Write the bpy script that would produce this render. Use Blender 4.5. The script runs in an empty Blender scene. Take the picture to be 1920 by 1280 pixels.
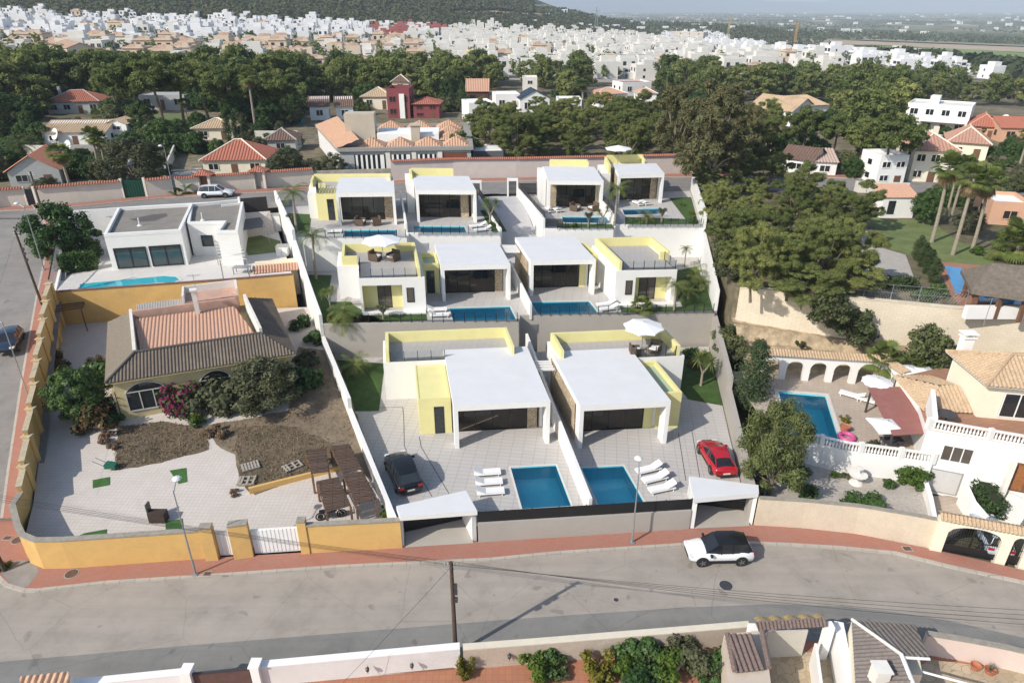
import bpy, math, random
from mathutils import Vector, Matrix, noise
R=math.radians
SC=bpy.context.scene
# ---------------- camera ----------------
CAM=Vector((0,0,32)); PITCH=R(26); F=1280.0
cam=bpy.data.cameras.new('camera'); cam.lens=24; cam.sensor_width=36; cam.clip_start=.5; cam.clip_end=60000
camo=bpy.data.objects.new('camera',cam); SC.collection.objects.link(camo)
camo.location=CAM; camo.rotation_euler=(R(90)-PITCH,0,0); SC.camera=camo
# ---------------- light ----------------
SUN=Vector((-.647,-.471,.600)).normalized()
sl=bpy.data.lights.new('sun','SUN'); sl.energy=4.5; sl.angle=R(.5); sl.color=(1,.94,.85)
so=bpy.data.objects.new('sun',sl); SC.collection.objects.link(so)
so.rotation_euler=SUN.to_track_quat('Z','Y').to_euler(); so.location=(-60,-40,80)
W=bpy.data.worlds.new('World'); SC.world=W; W.use_nodes=True
nt=W.node_tree; bg=nt.nodes['Background']; sky=nt.nodes.new('ShaderNodeTexSky'); sky.sky_type='NISHITA'; sky.sun_disc=False
sky.sun_elevation=math.asin(SUN.z); sky.sun_rotation=math.atan2(SUN.x,SUN.y); sky.air_density=1.0; sky.dust_density=1.2; sky.ozone_density=1.0
nt.links.new(sky.outputs[0],bg.inputs[0]); bg.inputs[1].default_value=.15
SC.view_settings.view_transform='Standard'; SC.view_settings.look='None'; SC.view_settings.exposure=.12; SC.view_settings.gamma=1
SC.render.engine='CYCLES'; SC.cycles.max_bounces=6; SC.cycles.diffuse_bounces=3; SC.cycles.transparent_max_bounces=16
SC.cycles.volume_bounces=0; SC.cycles.caustics_reflective=False; SC.cycles.caustics_refractive=False
# ---------------- geometry helpers ----------------
cP,sP=math.cos(PITCH),math.sin(PITCH)
def ray(u,v):
    a=(640-v)/F; return Vector(((u-960)/F, cP+sP*a, -sP+cP*a))
def P(u,v,z=0.):                      # where a sight line meets the level z
    d=ray(u,v); t=(z-CAM.z)/d.z; return CAM+d*t
def PY(u,v,y):
    d=ray(u,v); return CAM+d*(y/d.y)
rnd=random.Random(7)
ORG={}
COL=SC.collection
def tag(o,label=None,cat=None,group=None,kind=None):
    if label: o['label']=label
    if cat: o['category']=cat
    if group: o['group']=group
    if kind: o['kind']=kind
    return o
def thing(name,label,cat,loc=(0,0,0),group=None,rz=0):
    o=bpy.data.objects.new(name,None); COL.objects.link(o); o.location=Vector(loc); o.rotation_euler=(0,0,rz)
    o.empty_display_size=.3
    ORG[o.name]=Vector(loc); return tag(o,label,cat,group)
class MB:
    def __init__(s): s.v=[]; s.f=[]; s.m=[]
    def face(s,pts,m=0):
        i=len(s.v); s.v+=[Vector(p) for p in pts]; s.f.append(tuple(range(i,i+len(pts)))); s.m.append(m); return s
    def prism(s,poly,z0,z1,m=0,mt=None,bottom=True):
        """poly: xy points (counter-clockwise from above); z0,z1 numbers or per-vertex lists"""
        n=len(poly); A=sum(poly[i][0]*poly[(i+1)%n][1]-poly[(i+1)%n][0]*poly[i][1] for i in range(n))
        Z0=z0 if isinstance(z0,(list,tuple)) else [z0]*n; Z1=z1 if isinstance(z1,(list,tuple)) else [z1]*n
        poly=list(poly)
        if A<0: poly=poly[::-1]; Z0=Z0[::-1]; Z1=Z1[::-1]
        i=len(s.v)
        s.v+=[Vector((p[0],p[1],z)) for p,z in zip(poly,Z0)]+[Vector((p[0],p[1],z)) for p,z in zip(poly,Z1)]
        for k in range(n):
            l=(k+1)%n; s.f.append((i+k,i+l,i+n+l,i+n+k)); s.m.append(m)
        s.f.append(tuple(i+n+k for k in range(n))); s.m.append(m if mt is None else mt)
        if bottom: s.f.append(tuple(i+k for k in reversed(range(n)))); s.m.append(m)
        return s
    def box(s,x0,x1,y0,y1,z0,z1,m=0,mt=None): return s.prism([(x0,y0),(x1,y0),(x1,y1),(x0,y1)],z0,z1,m,mt)
    def wall(s,pts,th,z0,z1,m=0,mt=None,cap=0,capm=0,caph=.06):
        """a wall of thickness th along pts (xy); z0,z1 numbers or lists per point; mitred"""
        n=len(pts); Z0=z0 if isinstance(z0,(list,tuple)) else [z0]*n; Z1=z1 if isinstance(z1,(list,tuple)) else [z1]*n
        def off(d):
            out=[]
            for i in range(n):
                p=Vector(pts[i][:2]); 
                a=(p-Vector(pts[i-1][:2])).normalized() if i>0 else None
                b=(Vector(pts[i+1][:2])-p).normalized() if i<n-1 else None
                if a is None: a=b
                if b is None: b=a
                t=(a+b).normalized(); nn=Vector((-t.y,t.x)); k=1/max(.5,nn.dot(Vector((-a.y,a.x))))
                out.append(p+nn*d*k)
            return out
        def strip(L,Rr,A,B,m,mt):
            i=len(s.v)
            for k in range(n):
                s.v+=[Vector((*L[k],A[k])),Vector((*Rr[k],A[k])),Vector((*Rr[k],B[k])),Vector((*L[k],B[k]))]
            for k in range(n-1):
                a=i+4*k; b=a+4
                s.f+=[(a+1,b+1,b+2,a+2),(b,a,a+3,b+3),(a+3,a+2,b+2,b+3),(a,b,b+1,a+1)]; s.m+=[m,m,m if mt is None else mt,m]
            e=i+4*(n-1); s.f+=[(i,i+1,i+2,i+3),(e+1,e,e+3,e+2)]; s.m+=[m,m]
        strip(off(th/2),off(-th/2),Z0,Z1,m,mt)
        if cap: strip(off(th/2+cap),off(-th/2-cap),Z1,[z+caph for z in Z1],capm,None)
        return s
    def tube(s,p,q,r,r2=None,n=8,m=0,cap=True):
        p=Vector(p);q=Vector(q); d=(q-p)
        if d.length<1e-6: return s
        r2=r if r2 is None else r2; a=d.orthogonal().normalized(); b=d.normalized().cross(a); i=len(s.v)
        for c,rr in ((p,r),(q,r2)):
            for k in range(n):
                t=2*math.pi*k/n; s.v.append(c+(a*math.cos(t)+b*math.sin(t))*rr)
        for k in range(n):
            l=(k+1)%n; s.f.append((i+k,i+l,i+n+l,i+n+k)); s.m.append(m)
        if cap:
            s.f.append(tuple(i+n+k for k in range(n))); s.m.append(m); s.f.append(tuple(i+k for k in reversed(range(n)))); s.m.append(m)
        return s
    def path(s,pts,r,n=6,m=0):
        for a,b in zip(pts,pts[1:]): s.tube(a,b,r,n=n,m=m)
        return s
    def lathe(s,c,prof,n=16,m=0):
        i=len(s.v); c=Vector(c)
        for r,z in prof:
            for k in range(n):
                t=2*math.pi*k/n; s.v.append(c+Vector((r*math.cos(t),r*math.sin(t),z)))
        for j in range(len(prof)-1):
            for k in range(n):
                l=(k+1)%n; s.f.append((i+j*n+k,i+j*n+l,i+(j+1)*n+l,i+(j+1)*n+k)); s.m.append(m)
        return s
    def obox(s,c,ax,ay,az,m=0):
        """box with centre c and half-axis vectors"""
        c=Vector(c); ax=Vector(ax);ay=Vector(ay);az=Vector(az); i=len(s.v)
        for sz in (-1,1):
            for sx,sy in ((-1,-1),(1,-1),(1,1),(-1,1)): s.v.append(c+ax*sx+ay*sy+az*sz)
        s.f+=[(i+3,i+2,i+1,i),(i+4,i+5,i+6,i+7),(i,i+1,i+5,i+4),(i+1,i+2,i+6,i+5),(i+2,i+3,i+7,i+6),(i+3,i,i+4,i+7)]; s.m+=[m]*6
        return s
    def corr(s,poly,sp=.24,h=.07,m=0):
        """corrugated roof-tile sheet on a planar convex 3-D polygon; first edge = eave"""
        poly=[Vector(p) for p in poly]; e=(poly[1]-poly[0]); L=e.length; ex=e/L
        nrm=Vector((0,0,0))
        for k in range(1,len(poly)-1): nrm+=(poly[k]-poly[0]).cross(poly[k+1]-poly[0])
        nrm.normalize()
        if nrm.z<0: nrm=-nrm
        ey=nrm.cross(ex); 
        if sum((p-poly[0]).dot(ey) for p in poly)<0: ey=-ey
        q=[((p-poly[0]).dot(ex),(p-poly[0]).dot(ey)) for p in poly]
        xs0=min(a for a,b in q); xs1=max(a for a,b in q)
        def span(x):
            ys=[]
            for (x0,y0),(x1,y1) in zip(q,q[1:]+q[:1]):
                if abs(x1-x0)<1e-6: 
                    if abs(x-x0)<1e-4: ys+=[y0,y1]
                    continue
                t=(x-x0)/(x1-x0)
                if -1e-6<=t<=1+1e-6: ys.append(y0+t*(y1-y0))
            return (min(ys),max(ys)) if ys else (0,0)
        N=max(2,int((xs1-xs0)/sp)); prev=None
        prof=[(0,0),(.12,.55),(.3,1),(.5,1),(.68,.55),(.8,0)]
        for c in range(N):
            for t,hh in prof:
                x=xs0+(c+t)*(xs1-xs0)/N; x=min(max(x,xs0+1e-4),xs1-1e-4); a,b=span(x)
                i=len(s.v)
                s.v+=[poly[0]+ex*x+ey*a+nrm*(hh*h+.01),poly[0]+ex*x+ey*b+nrm*(hh*h+.01)]
                if prev is not None:
                    s.f.append((prev,i,i+1,prev+1)); s.m.append(m)
                prev=i
        return s
    def build(s,name,mats,parent=None,origin=None,smooth=False):
        if not isinstance(mats,(list,tuple)): mats=[mats]
        o0=ORG.get(parent.name,Vector((0,0,0))) if parent is not None else (Vector(origin) if origin is not None else None)
        if o0 is None:
            xs=[v.x for v in s.v]; ys=[v.y for v in s.v]; zs=[v.z for v in s.v]
            o0=Vector(((min(xs)+max(xs))/2,(min(ys)+max(ys))/2,min(zs)))
        me=bpy.data.meshes.new(name); me.from_pydata([tuple(v-o0) for v in s.v],[],s.f); me.update()
        for m in mats: me.materials.append(m)
        if len(mats)>1: me.polygons.foreach_set('material_index',s.m)
        if smooth: me.polygons.foreach_set('use_smooth',[True]*len(s.f))
        o=bpy.data.objects.new(name,me); COL.objects.link(o)
        if parent is not None:
            o.parent=parent; ORG[o.name]=o0
        else: o.location=o0; ORG[o.name]=o0.copy()
        return o
def fixorg(o,parent):   # sub-part of a mesh part that sits at its parent's origin
    return o
def copy_tree(o,loc=None,rz=None,sc=None,label=None,group=None,parent=None):
    c=o.copy(); COL.objects.link(c)
    if parent is not None: c.parent=parent
    for ch in o.children: copy_tree(ch,parent=c)
    if loc is not None: c.location=Vector(loc)
    if rz is not None: c.rotation_euler=(0,0,rz)
    if sc is not None: c.scale=(sc,sc,sc) if not isinstance(sc,(tuple,list)) else sc
    if label: c['label']=label
    if group: c['group']=group
    return c
class Proto:            # first use moves the original, later uses copy it
    def __init__(s,o): s.o=o; s.used=False
    def put(s,loc,rz=0,sc=1,label=None,group=None,cat=None):
        if not s.used:
            s.used=True; o=s.o; o.location=Vector(loc); o.rotation_euler=(0,0,rz); o.scale=(sc,sc,sc) if not isinstance(sc,(tuple,list)) else sc
            if label: o['label']=label
            if group: o['group']=group
        else: o=copy_tree(s.o,loc,rz,sc,label,group)
        if cat: o['category']=cat
        return o
def cull():             # drop prototypes nobody placed
    for p in PROTOS:
        if not p.used:
            def rm(o):
                for c in list(o.children): rm(c)
                bpy.data.objects.remove(o)
            rm(p.o)
PROTOS=[]
def proto(o): p=Proto(o); PROTOS.append(p); return p
# ---------------- materials ----------------
MATS={}
def ramp(nt,fac,stops):
    r=nt.nodes.new('ShaderNodeValToRGB'); nt.links.new(fac,r.inputs[0]); e=r.color_ramp.elements
    while len(e)<len(stops): e.new(.5)
    for k,(p,c) in enumerate(stops): e[k].position=p; e[k].color=(*c,1)
    return r.outputs[0]
def mixc(nt,fac,a,b,mode='MIX'):
    m=nt.nodes.new('ShaderNodeMix'); m.data_type='RGBA'; m.blend_type=mode
    if isinstance(fac,(int,float)): m.inputs[0].default_value=fac
    else: nt.links.new(fac,m.inputs[0])
    for k,x in ((6,a),(7,b)):
        if isinstance(x,(tuple,list)): m.inputs[k].default_value=(*x[:3],1)
        else: nt.links.new(x,m.inputs[k])
    return m.outputs[2]
def tex(nt,kind,scale,coord,**kw):
    n=nt.nodes.new('ShaderNodeTex'+kind); n.inputs['Scale'].default_value=scale; nt.links.new(coord,n.inputs['Vector'])
    for k,v in kw.items(): n.inputs[k.replace('_',' ')].default_value=v
    return n
def newmat(name,rough=.8,spec=.3,metal=0):
    m=bpy.data.materials.new(name); m.use_nodes=True; nt=m.node_tree; b=nt.nodes['Principled BSDF']
    b.inputs['Roughness'].default_value=rough; b.inputs['Specular IOR Level'].default_value=spec; b.inputs['Metallic'].default_value=metal
    tc=nt.nodes.new('ShaderNodeTexCoord'); MATS[name]=m
    return m,nt,b,tc.outputs['Object']
def bump(nt,b,h,st=.3,dist=.02):
    n=nt.nodes.new('ShaderNodeBump'); n.inputs['Strength'].default_value=st; n.inputs['Distance'].default_value=dist
    nt.links.new(h,n.inputs['Height']); nt.links.new(n.outputs[0],b.inputs['Normal'])
def mat(name,col,rough=.8,var=.12,scale=2.,spec=.3,metal=0,stain=None,st_amt=.35,bmp=0,fine=None):
    m,nt,b,co=newmat(name,rough,spec,metal)
    n=tex(nt,'Noise',scale,co,Detail=6.,Roughness=.65)
    lo=tuple(c*(1-var) for c in col); hi=tuple(min(1,c*(1+var)) for c in col)
    c=ramp(nt,n.outputs[0],[(.3,lo),(.7,hi)])
    if stain:
        n2=tex(nt,'Noise',.45,co,Detail=8.,Roughness=.7)
        f=ramp(nt,n2.outputs[0],[(.48,(0,0,0)),(.68,(st_amt,)*3)]); c=mixc(nt,f,c,stain)
    if fine:
        n3=tex(nt,'Noise',fine,co,Detail=3.); c=mixc(nt,ramp(nt,n3.outputs[0],[(.35,(.0,)*3),(.65,(.22,)*3)]),c,tuple(x*.55 for x in col))
    nt.links.new(c,b.inputs['Base Color'])
    if bmp: bump(nt,b,n.outputs[0],bmp)
    return m
def brickmat(name,c1,c2,mortar,w,h,ms=.02,rough=.85,off=.5,stain=None,rot=0,axis='xy',bmp=0,var=.5):
    m,nt,b,co=newmat(name,rough)
    mp=nt.nodes.new('ShaderNodeMapping'); nt.links.new(co,mp.inputs[0])
    if axis=='xy': mp.inputs['Rotation'].default_value=(0,0,R(rot))
    else:  # wall: use x+y as the run, z as the height
        sx=nt.nodes.new('ShaderNodeSeparateXYZ'); nt.links.new(co,sx.inputs[0]); ad=nt.nodes.new('ShaderNodeMath'); ad.operation='ADD'
        nt.links.new(sx.outputs[0],ad.inputs[0]); nt.links.new(sx.outputs[1],ad.inputs[1]); cb=nt.nodes.new('ShaderNodeCombineXYZ')
        nt.links.new(ad.outputs[0],cb.inputs[0]); nt.links.new(sx.outputs[2],cb.inputs[1]); nt.links.new(cb.outputs[0],mp.inputs[0])
    br=nt.nodes.new('ShaderNodeTexBrick'); nt.links.new(mp.outputs[0],br.inputs[0]); br.offset=off
    br.inputs['Color1'].default_value=(*c1,1); br.inputs['Color2'].default_value=(*c2,1); br.inputs['Mortar'].default_value=(*mortar,1)
    br.inputs['Scale'].default_value=1; br.inputs['Brick Width'].default_value=w; br.inputs['Row Height'].default_value=h; br.inputs['Mortar Size'].default_value=ms; br.inputs['Bias'].default_value=0
    n=tex(nt,'Noise',.7,co,Detail=8.,Roughness=.7)
    c=mixc(nt,ramp(nt,n.outputs[0],[(.35,(.0,)*3),(.7,(var,)*3)]),br.outputs[0],stain or tuple(x*.7 for x in c1))
    nt.links.new(c,b.inputs['Base Color'])
    if bmp: bump(nt,b,br.outputs[1],-bmp,.02)
    return m
def rubble(name,cols,scale=3.,rough=.9,mortar=(.3,.25,.18),edge=.05,bmp=.5,stain=None):
    m,nt,b,co=newmat(name,rough)
    n=tex(nt,'Noise',2.,co,Detail=2.); 
    w=mixc(nt,.06,co,n.outputs[1],'ADD')
    v=tex(nt,'Voronoi',scale,w); v2=tex(nt,'Voronoi',scale,w); v2.feature='DISTANCE_TO_EDGE'
    sx=nt.nodes.new('ShaderNodeSeparateColor'); nt.links.new(v.outputs['Color'],sx.inputs[0])
    c=ramp(nt,sx.outputs[0],[(k/(len(cols)-1),q) for k,q in enumerate(cols)])
    f=ramp(nt,v2.outputs[0],[(edge*.4,(1,1,1)),(edge,(0,0,0))]); c=mixc(nt,f,c,mortar)
    n3=tex(nt,'Noise',.35,co,Detail=8.,Roughness=.7)
    c=mixc(nt,ramp(nt,n3.outputs[0],[(.4,(0,0,0)),(.7,(.5,)*3)]),c,stain or tuple(x*.6 for x in cols[0]))
    nt.links.new(c,b.inputs['Base Color']); bump(nt,b,v2.outputs[0],bmp,.05)
    return m
def leafmat(name,c0,c1,trans=.25,rough=.6,c2=None):
    m,nt,b,co=newmat(name,rough,.25)
    g=nt.nodes.new('ShaderNodeNewGeometry'); oi=nt.nodes.new('ShaderNodeObjectInfo')
    c=ramp(nt,g.outputs['Random Per Island'],[(0,c0),(.8,c1),(1,c2 or c1)])
    n=tex(nt,'Noise',.55,co,Detail=3.); c=mixc(nt,ramp(nt,n.outputs[0],[(.35,(0,0,0)),(.7,(.6,)*3)]),c,tuple(x*.6 for x in c0))
    hs=nt.nodes.new('ShaderNodeHueSaturation'); nt.links.new(c,hs.inputs['Color'])
    mr=nt.nodes.new('ShaderNodeMapRange'); nt.links.new(oi.outputs['Random'],mr.inputs[0]); mr.inputs[3].default_value=.75; mr.inputs[4].default_value=1.25; nt.links.new(mr.outputs[0],hs.inputs['Value'])
    mr2=nt.nodes.new('ShaderNodeMapRange'); nt.links.new(oi.outputs['Random'],mr2.inputs[0]); mr2.inputs[3].default_value=.515; mr2.inputs[4].default_value=.485; nt.links.new(mr2.outputs[0],hs.inputs['Hue'])
    nt.links.new(hs.outputs[0],b.inputs['Base Color'])
    tr=nt.nodes.new('ShaderNodeBsdfTranslucent'); nt.links.new(hs.outputs[0],tr.inputs[0]); mx=nt.nodes.new('ShaderNodeMixShader'); mx.inputs[0].default_value=trans
    nt.links.new(b.outputs[0],mx.inputs[1]); nt.links.new(tr.outputs[0],mx.inputs[2]); nt.links.new(mx.outputs[0],nt.nodes['Material Output'].inputs[0])
    return m
def glass(name,tint=(.5,.5,.5),refl=1.,ior=1.45,rough=.01,bmp=0,bs=3.):
    m=bpy.data.materials.new(name); m.use_nodes=True; nt=m.node_tree; nt.nodes.remove(nt.nodes['Principled BSDF'])
    t=nt.nodes.new('ShaderNodeBsdfTransparent'); t.inputs[0].default_value=(*tint,1); g=nt.nodes.new('ShaderNodeBsdfGlossy'); g.inputs['Roughness'].default_value=rough
    fr=nt.nodes.new('ShaderNodeFresnel'); fr.inputs[0].default_value=ior; mx=nt.nodes.new('ShaderNodeMixShader')
    mu=nt.nodes.new('ShaderNodeMath'); mu.operation='MULTIPLY'; mu.inputs[1].default_value=refl; nt.links.new(fr.outputs[0],mu.inputs[0])
    nt.links.new(mu.outputs[0],mx.inputs[0]); nt.links.new(t.outputs[0],mx.inputs[1]); nt.links.new(g.outputs[0],mx.inputs[2]); nt.links.new(mx.outputs[0],nt.nodes['Material Output'].inputs[0])
    if bmp:
        tc=nt.nodes.new('ShaderNodeTexCoord'); n=tex(nt,'Noise',bs,tc.outputs['Object'],Detail=3.); bn=nt.nodes.new('ShaderNodeBump'); bn.inputs['Strength'].default_value=bmp; bn.inputs['Distance'].default_value=.05
        nt.links.new(n.outputs[0],bn.inputs['Height']); nt.links.new(bn.outputs[0],g.inputs['Normal']); nt.links.new(bn.outputs[0],fr.inputs['Normal'])
    MATS[name]=m; return m
white=mat('white_render',(.78,.77,.74),.75,.03,.8,stain=(.66,.64,.59),st_amt=.22)
roofw=mat('white_roof_painted_shade',(.66,.665,.67),.8,.04,.5,stain=(.58,.58,.58),st_amt=.2)  # darker, cooler copy of the white render: dimmer light on roof tops painted in
offw=mat('old_white_render',(.74,.71,.65),.85,.06,1.2,stain=(.50,.45,.37),st_amt=.35)
cream=mat('cream_render',(.75,.64,.46),.85,.05,1.,stain=(.55,.45,.3),st_amt=.3)
yellow=mat('pale_yellow_render',(.74,.68,.32),.75,.04,.8,stain=(.62,.57,.29),st_amt=.35)
ochre=mat('ochre_render',(.66,.42,.15),.85,.07,1.,stain=(.50,.31,.13),st_amt=.5)
greyw=mat('warm_grey_render',(.40,.37,.33),.85,.04,.6,stain=(.33,.3,.26),st_amt=.25)
grey=mat('grey_concrete',(.36,.35,.33),.85,.1,1.5,stain=(.24,.23,.21))
coping=mat('grey_coping',(.33,.3,.25),.9,.2,3,fine=14)
black=mat('black_metal',(.015,.015,.016),.4,.1,2,spec=.5)
darkm=mat('dark_metal',(.05,.05,.055),.45,.1,2,spec=.5)
steel=mat('galvanised_steel',(.38,.4,.42),.45,.1,3,metal=.6)
wood=mat('weathered_wood',(.13,.085,.055),.85,.35,6)
brownw=mat('brown_wood',(.16,.085,.05),.7,.3,6)
pole_w=mat('creosoted_pole',(.085,.06,.045),.85,.3,5)
bark=mat('bark',(.19,.15,.11),.95,.35,5,bmp=.5)
palebark=mat('pale_bark',(.3,.26,.2),.95,.25,5)
terra=mat('terracotta_tiles',(.52,.31,.215),.85,.2,9,stain=(.44,.30,.24),st_amt=.5)
redtile=mat('red_tiles',(.40,.15,.10),.8,.2,9,stain=(.28,.1,.06))
sandtile=mat('sandy_tiles',(.50,.37,.24),.85,.3,9,stain=(.32,.2,.12),st_amt=.6)
greytile=mat('grey_brown_tiles',(.155,.125,.10),.9,.3,9,stain=(.26,.22,.16),st_amt=.5)
darktile=mat('dark_brown_tiles',(.17,.125,.11),.9,.3,9,stain=(.1,.08,.07),st_amt=.5)
glassd=mat('dark_window_glass',(.02,.024,.028),.06,.1,1,spec=.8)
glasst=glass('villa_glass',(.74,.71,.67),1.1)
roomf=mat('room_wall',(.62,.55,.46),.8,.05,1)
roomfl=mat('room_floor',(.58,.48,.38),.5,.1,2)
waterm=glass('pool_water',(.88,.975,.99),1.,1.33,.03,.5,1.6)
poolt=brickmat('pool_tiles',(.15,.80,.95),(.13,.76,.92),(.18,.82,.96),.3,.3,.012,.4,0,var=.1)
stonec=rubble('stone_cladding',[(.36,.27,.17),(.52,.42,.29),(.60,.50,.36),(.43,.33,.22)],5.5,mortar=(.2,.15,.1))
paveA=brickmat('villa_paving',(.50,.475,.45),(.47,.45,.43),(.33,.315,.30),.9,.45,.02,.7,.0,rot=7,var=.2,stain=(.44,.41,.38))
paveB=brickmat('pale_concrete_slabs',(.60,.55,.50),(.57,.52,.47),(.48,.43,.39),.3,.3,.02,.85,.0,rot=2,var=.45,stain=(.44,.39,.34))
lawn=mat('lawn_green',(.05,.095,.022),.9,.3,1.5,fine=30)
lawn2=mat('sunny_lawn',(.15,.19,.07),.95,.25,.6,fine=12,stain=(.2,.2,.07))
turf=mat('artificial_turf',(.05,.13,.03),.9,.25,4,fine=30)
# ================= SETTING =================
def clamp(x,a,b): return max(a,min(b,x))
def sm(x,a,b):
    t=clamp((x-a)/(b-a),0,1); return t*t*(3-2*t)
def hL(y): return 8.7*clamp((y-36)/46.5,0,1)
def PL(u,v,dz=0):
    z=0
    for _ in range(30): p=P(u,v,z+dz); z=.5*z+.5*hL(p.y)
    return P(u,v,z+dz)
def TF(x,y):
    if y<86: return -.5
    near=-.5+9.05*sm(y,86,92)
    far=clamp(7-.035*x,-4,15)
    k=sm(y,130,260); z=near*(1-k)+far*k
    # plain drops beyond the town
    z-= 16*sm(y-max(0,-x)*.5+max(0,x)*.25,620,900)
    # wooded hill behind the town on the left
    hx=sm(-x,-260,260)
    ridge=150*sm(y,700-60*hx,1350)*(1-sm(y,1700,2900))
    z+=ridge*hx*(.8+.25*noise.noise(Vector((x*.003,y*.003,1))))
    # second low rise in the middle
    z+=22*sm(y,1000,1500)*(1-sm(y,1700,2400))*math.exp(-((x-250)/380)**2)
    z+=1.2*noise.noise(Vector((x*.01,y*.01,3)))*sm(y,140,300)+3.5*noise.noise(Vector((x*.022,y*.018,9)))*sm(y,260,330)*(1-sm(y,650,900))
    z-=max(0,math.hypot(x,y)-6000)**2*8e-8
    return z
def PT(u,v,dz=0):
    d=ray(u,v); t=60.; st=1.012 if v>100 else 1.03
    if v>66 or u>1150: t=max(t,-(CAM.z-18)/min(d.z,-.002)*-1 if d.z<0 else t); t=min(t,6000)
    while t<9000:
        p=CAM+d*t
        if p.z<=TF(p.x,p.y)+dz: break
        t*=st
    lo,hi=t/st,t
    for _ in range(14):
        m=(lo+hi)/2; p=CAM+d*m
        if p.z<=TF(p.x,p.y)+dz: hi=m
        else: lo=m
    p=CAM+d*hi; return Vector((p.x,p.y,TF(p.x,p.y)+dz))
# terrain material: scrub, dry earth, patchwork fields far away
def terrmat():
    m,nt,b,co=newmat('terrain',.95,.15)
    n=tex(nt,'Noise',.02,co,Detail=10.,Roughness=.7); n2=tex(nt,'Noise',.6,co,Detail=6.,Roughness=.7)
    near=ramp(nt,n.outputs[0],[(.36,(.10,.10,.05)),(.5,(.20,.165,.11)),(.62,(.30,.25,.18))])
    near=mixc(nt,ramp(nt,n2.outputs[0],[(.4,(0,0,0)),(.62,(.7,)*3)]),near,(.07,.075,.04))
    # fields
    mp=nt.nodes.new('ShaderNodeMapping'); nt.links.new(co,mp.inputs[0]); mp.inputs['Rotation'].default_value=(0,0,.5); mp.inputs['Scale'].default_value=(.0045,.0016,1)
    v=tex(nt,'Voronoi',1.,mp.outputs[0]); v.distance='CHEBYCHEV'; sx=nt.nodes.new('ShaderNodeSeparateColor'); nt.links.new(v.outputs['Color'],sx.inputs[0])
    fld=ramp(nt,sx.outputs[0],[(0,(.10,.13,.07)),(.25,(.075,.11,.055)),(.45,(.20,.20,.12)),(.6,(.12,.17,.07)),(.75,(.32,.26,.18)),(1,(.45,.38,.28))])
    fn=tex(nt,'Noise',.012,co,Detail=10.,Roughness=.75); fld=mixc(nt,ramp(nt,fn.outputs[0],[(.46,(0,0,0)),(.60,(.8,)*3)]),fld,(.055,.075,.042))
    sp=nt.nodes.new('ShaderNodeSeparateXYZ'); nt.links.new(co,sp.inputs[0])
    mr=nt.nodes.new('ShaderNodeMapRange'); nt.links.new(sp.outputs[1],mr.inputs[0]); mr.inputs[1].default_value=650; mr.inputs[2].default_value=900
    c=mixc(nt,mr.outputs[0],near,fld); nt.links.new(c,b.inputs['Base Color']); return m
terr=terrmat()
def grid(name,xs,ys,m,fn):
    mb=MB(); nx=len(xs)
    for y in ys:
        for x in xs: mb.v.append(Vector((x,y,fn(x,y))))
    for j in range(len(ys)-1):
        for i in range(nx-1):
            a=j*nx+i; mb.f.append((a,a+1,a+nx+1,a+nx)); mb.m.append(0)
    return mb.build(name,m,origin=(0,0,0),smooth=True)
def spaced(a,b,s0,g):
    L=[a]; s=s0
    while L[-1]<b: L.append(L[-1]+s); s*=g
    return L
xp=spaced(0,16000,6,1.045); xs=[-x for x in xp[:0:-1]]+xp
ys=[-200,-50,0,40,80,85.9,86.5,88,90,92.1]+spaced(97,15000,6,1.03)
tag(grid('terrain',xs,ys,terr,TF),kind='structure')
# far mountains
def mountain(x,y):
    d=math.hypot(x-2500,(y-15500)*.9)
    r=noise.fractal(Vector((x*.00022,y*.00022,5)),1.,2.,5)
    return -130+620*sm(y,11500,15500)*(1-sm(y,16500,21000))*clamp(.62+.55*r,0,2)
tag(grid('mountains',[-9000+450*k for k in range(68)],[10500+400*k for k in range(28)],mat('mountain_scrub',(.10,.10,.08),.95,.3,.002),mountain),kind='structure')
# ---- road materials
def asphalt(name,base,warm,cr=.12):
    m,nt,b,co=newmat(name,.9,.2)
    n=tex(nt,'Noise',.35,co,Detail=9.,Roughness=.72); c=ramp(nt,n.outputs[0],[(.34,tuple(x*.80 for x in base)),(.5,base),(.68,warm)])
    mp=nt.nodes.new('ShaderNodeMapping'); nt.links.new(co,mp.inputs[0]); mp.inputs['Scale'].default_value=(.05,.8,1); mp.inputs['Rotation'].default_value=(0,0,-.06)
    n1=tex(nt,'Noise',1.2,mp.outputs[0],Detail=5.,Roughness=.6); c=mixc(nt,ramp(nt,n1.outputs[0],[(.4,(.0,)*3),(.62,(.35,)*3)]),c,tuple(x*.72 for x in base))
    n2=tex(nt,'Noise',45.,co,Detail=2.); c=mixc(nt,ramp(nt,n2.outputs[0],[(.3,(.25,)*3),(.6,(0,)*3)]),c,tuple(x*.5 for x in base))
    w=mixc(nt,.35,co,n.outputs[1],'ADD'); v=tex(nt,'Voronoi',.16,w); v.feature='DISTANCE_TO_EDGE'
    c=mixc(nt,ramp(nt,v.outputs[0],[(0,(.35,)*3),(.0022,(0,0,0))]),c,tuple(x*.35 for x in base))
    n4=tex(nt,'Noise',.9,co,Detail=2.); n4.inputs['Distortion'].default_value=.6
    c=mixc(nt,ramp(nt,n4.outputs[0],[(.66,(0,0,0)),(.72,(.55,)*3)]),c,tuple(x*.5 for x in base))
    nt.links.new(c,b.inputs['Base Color']); bump(nt,b,n2.outputs[0],.25,.01); return m
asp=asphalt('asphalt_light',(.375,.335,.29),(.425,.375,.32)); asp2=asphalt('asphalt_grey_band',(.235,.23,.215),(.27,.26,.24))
aspL=asphalt('asphalt_side_street',(.26,.245,.23),(.30,.275,.25))
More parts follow.
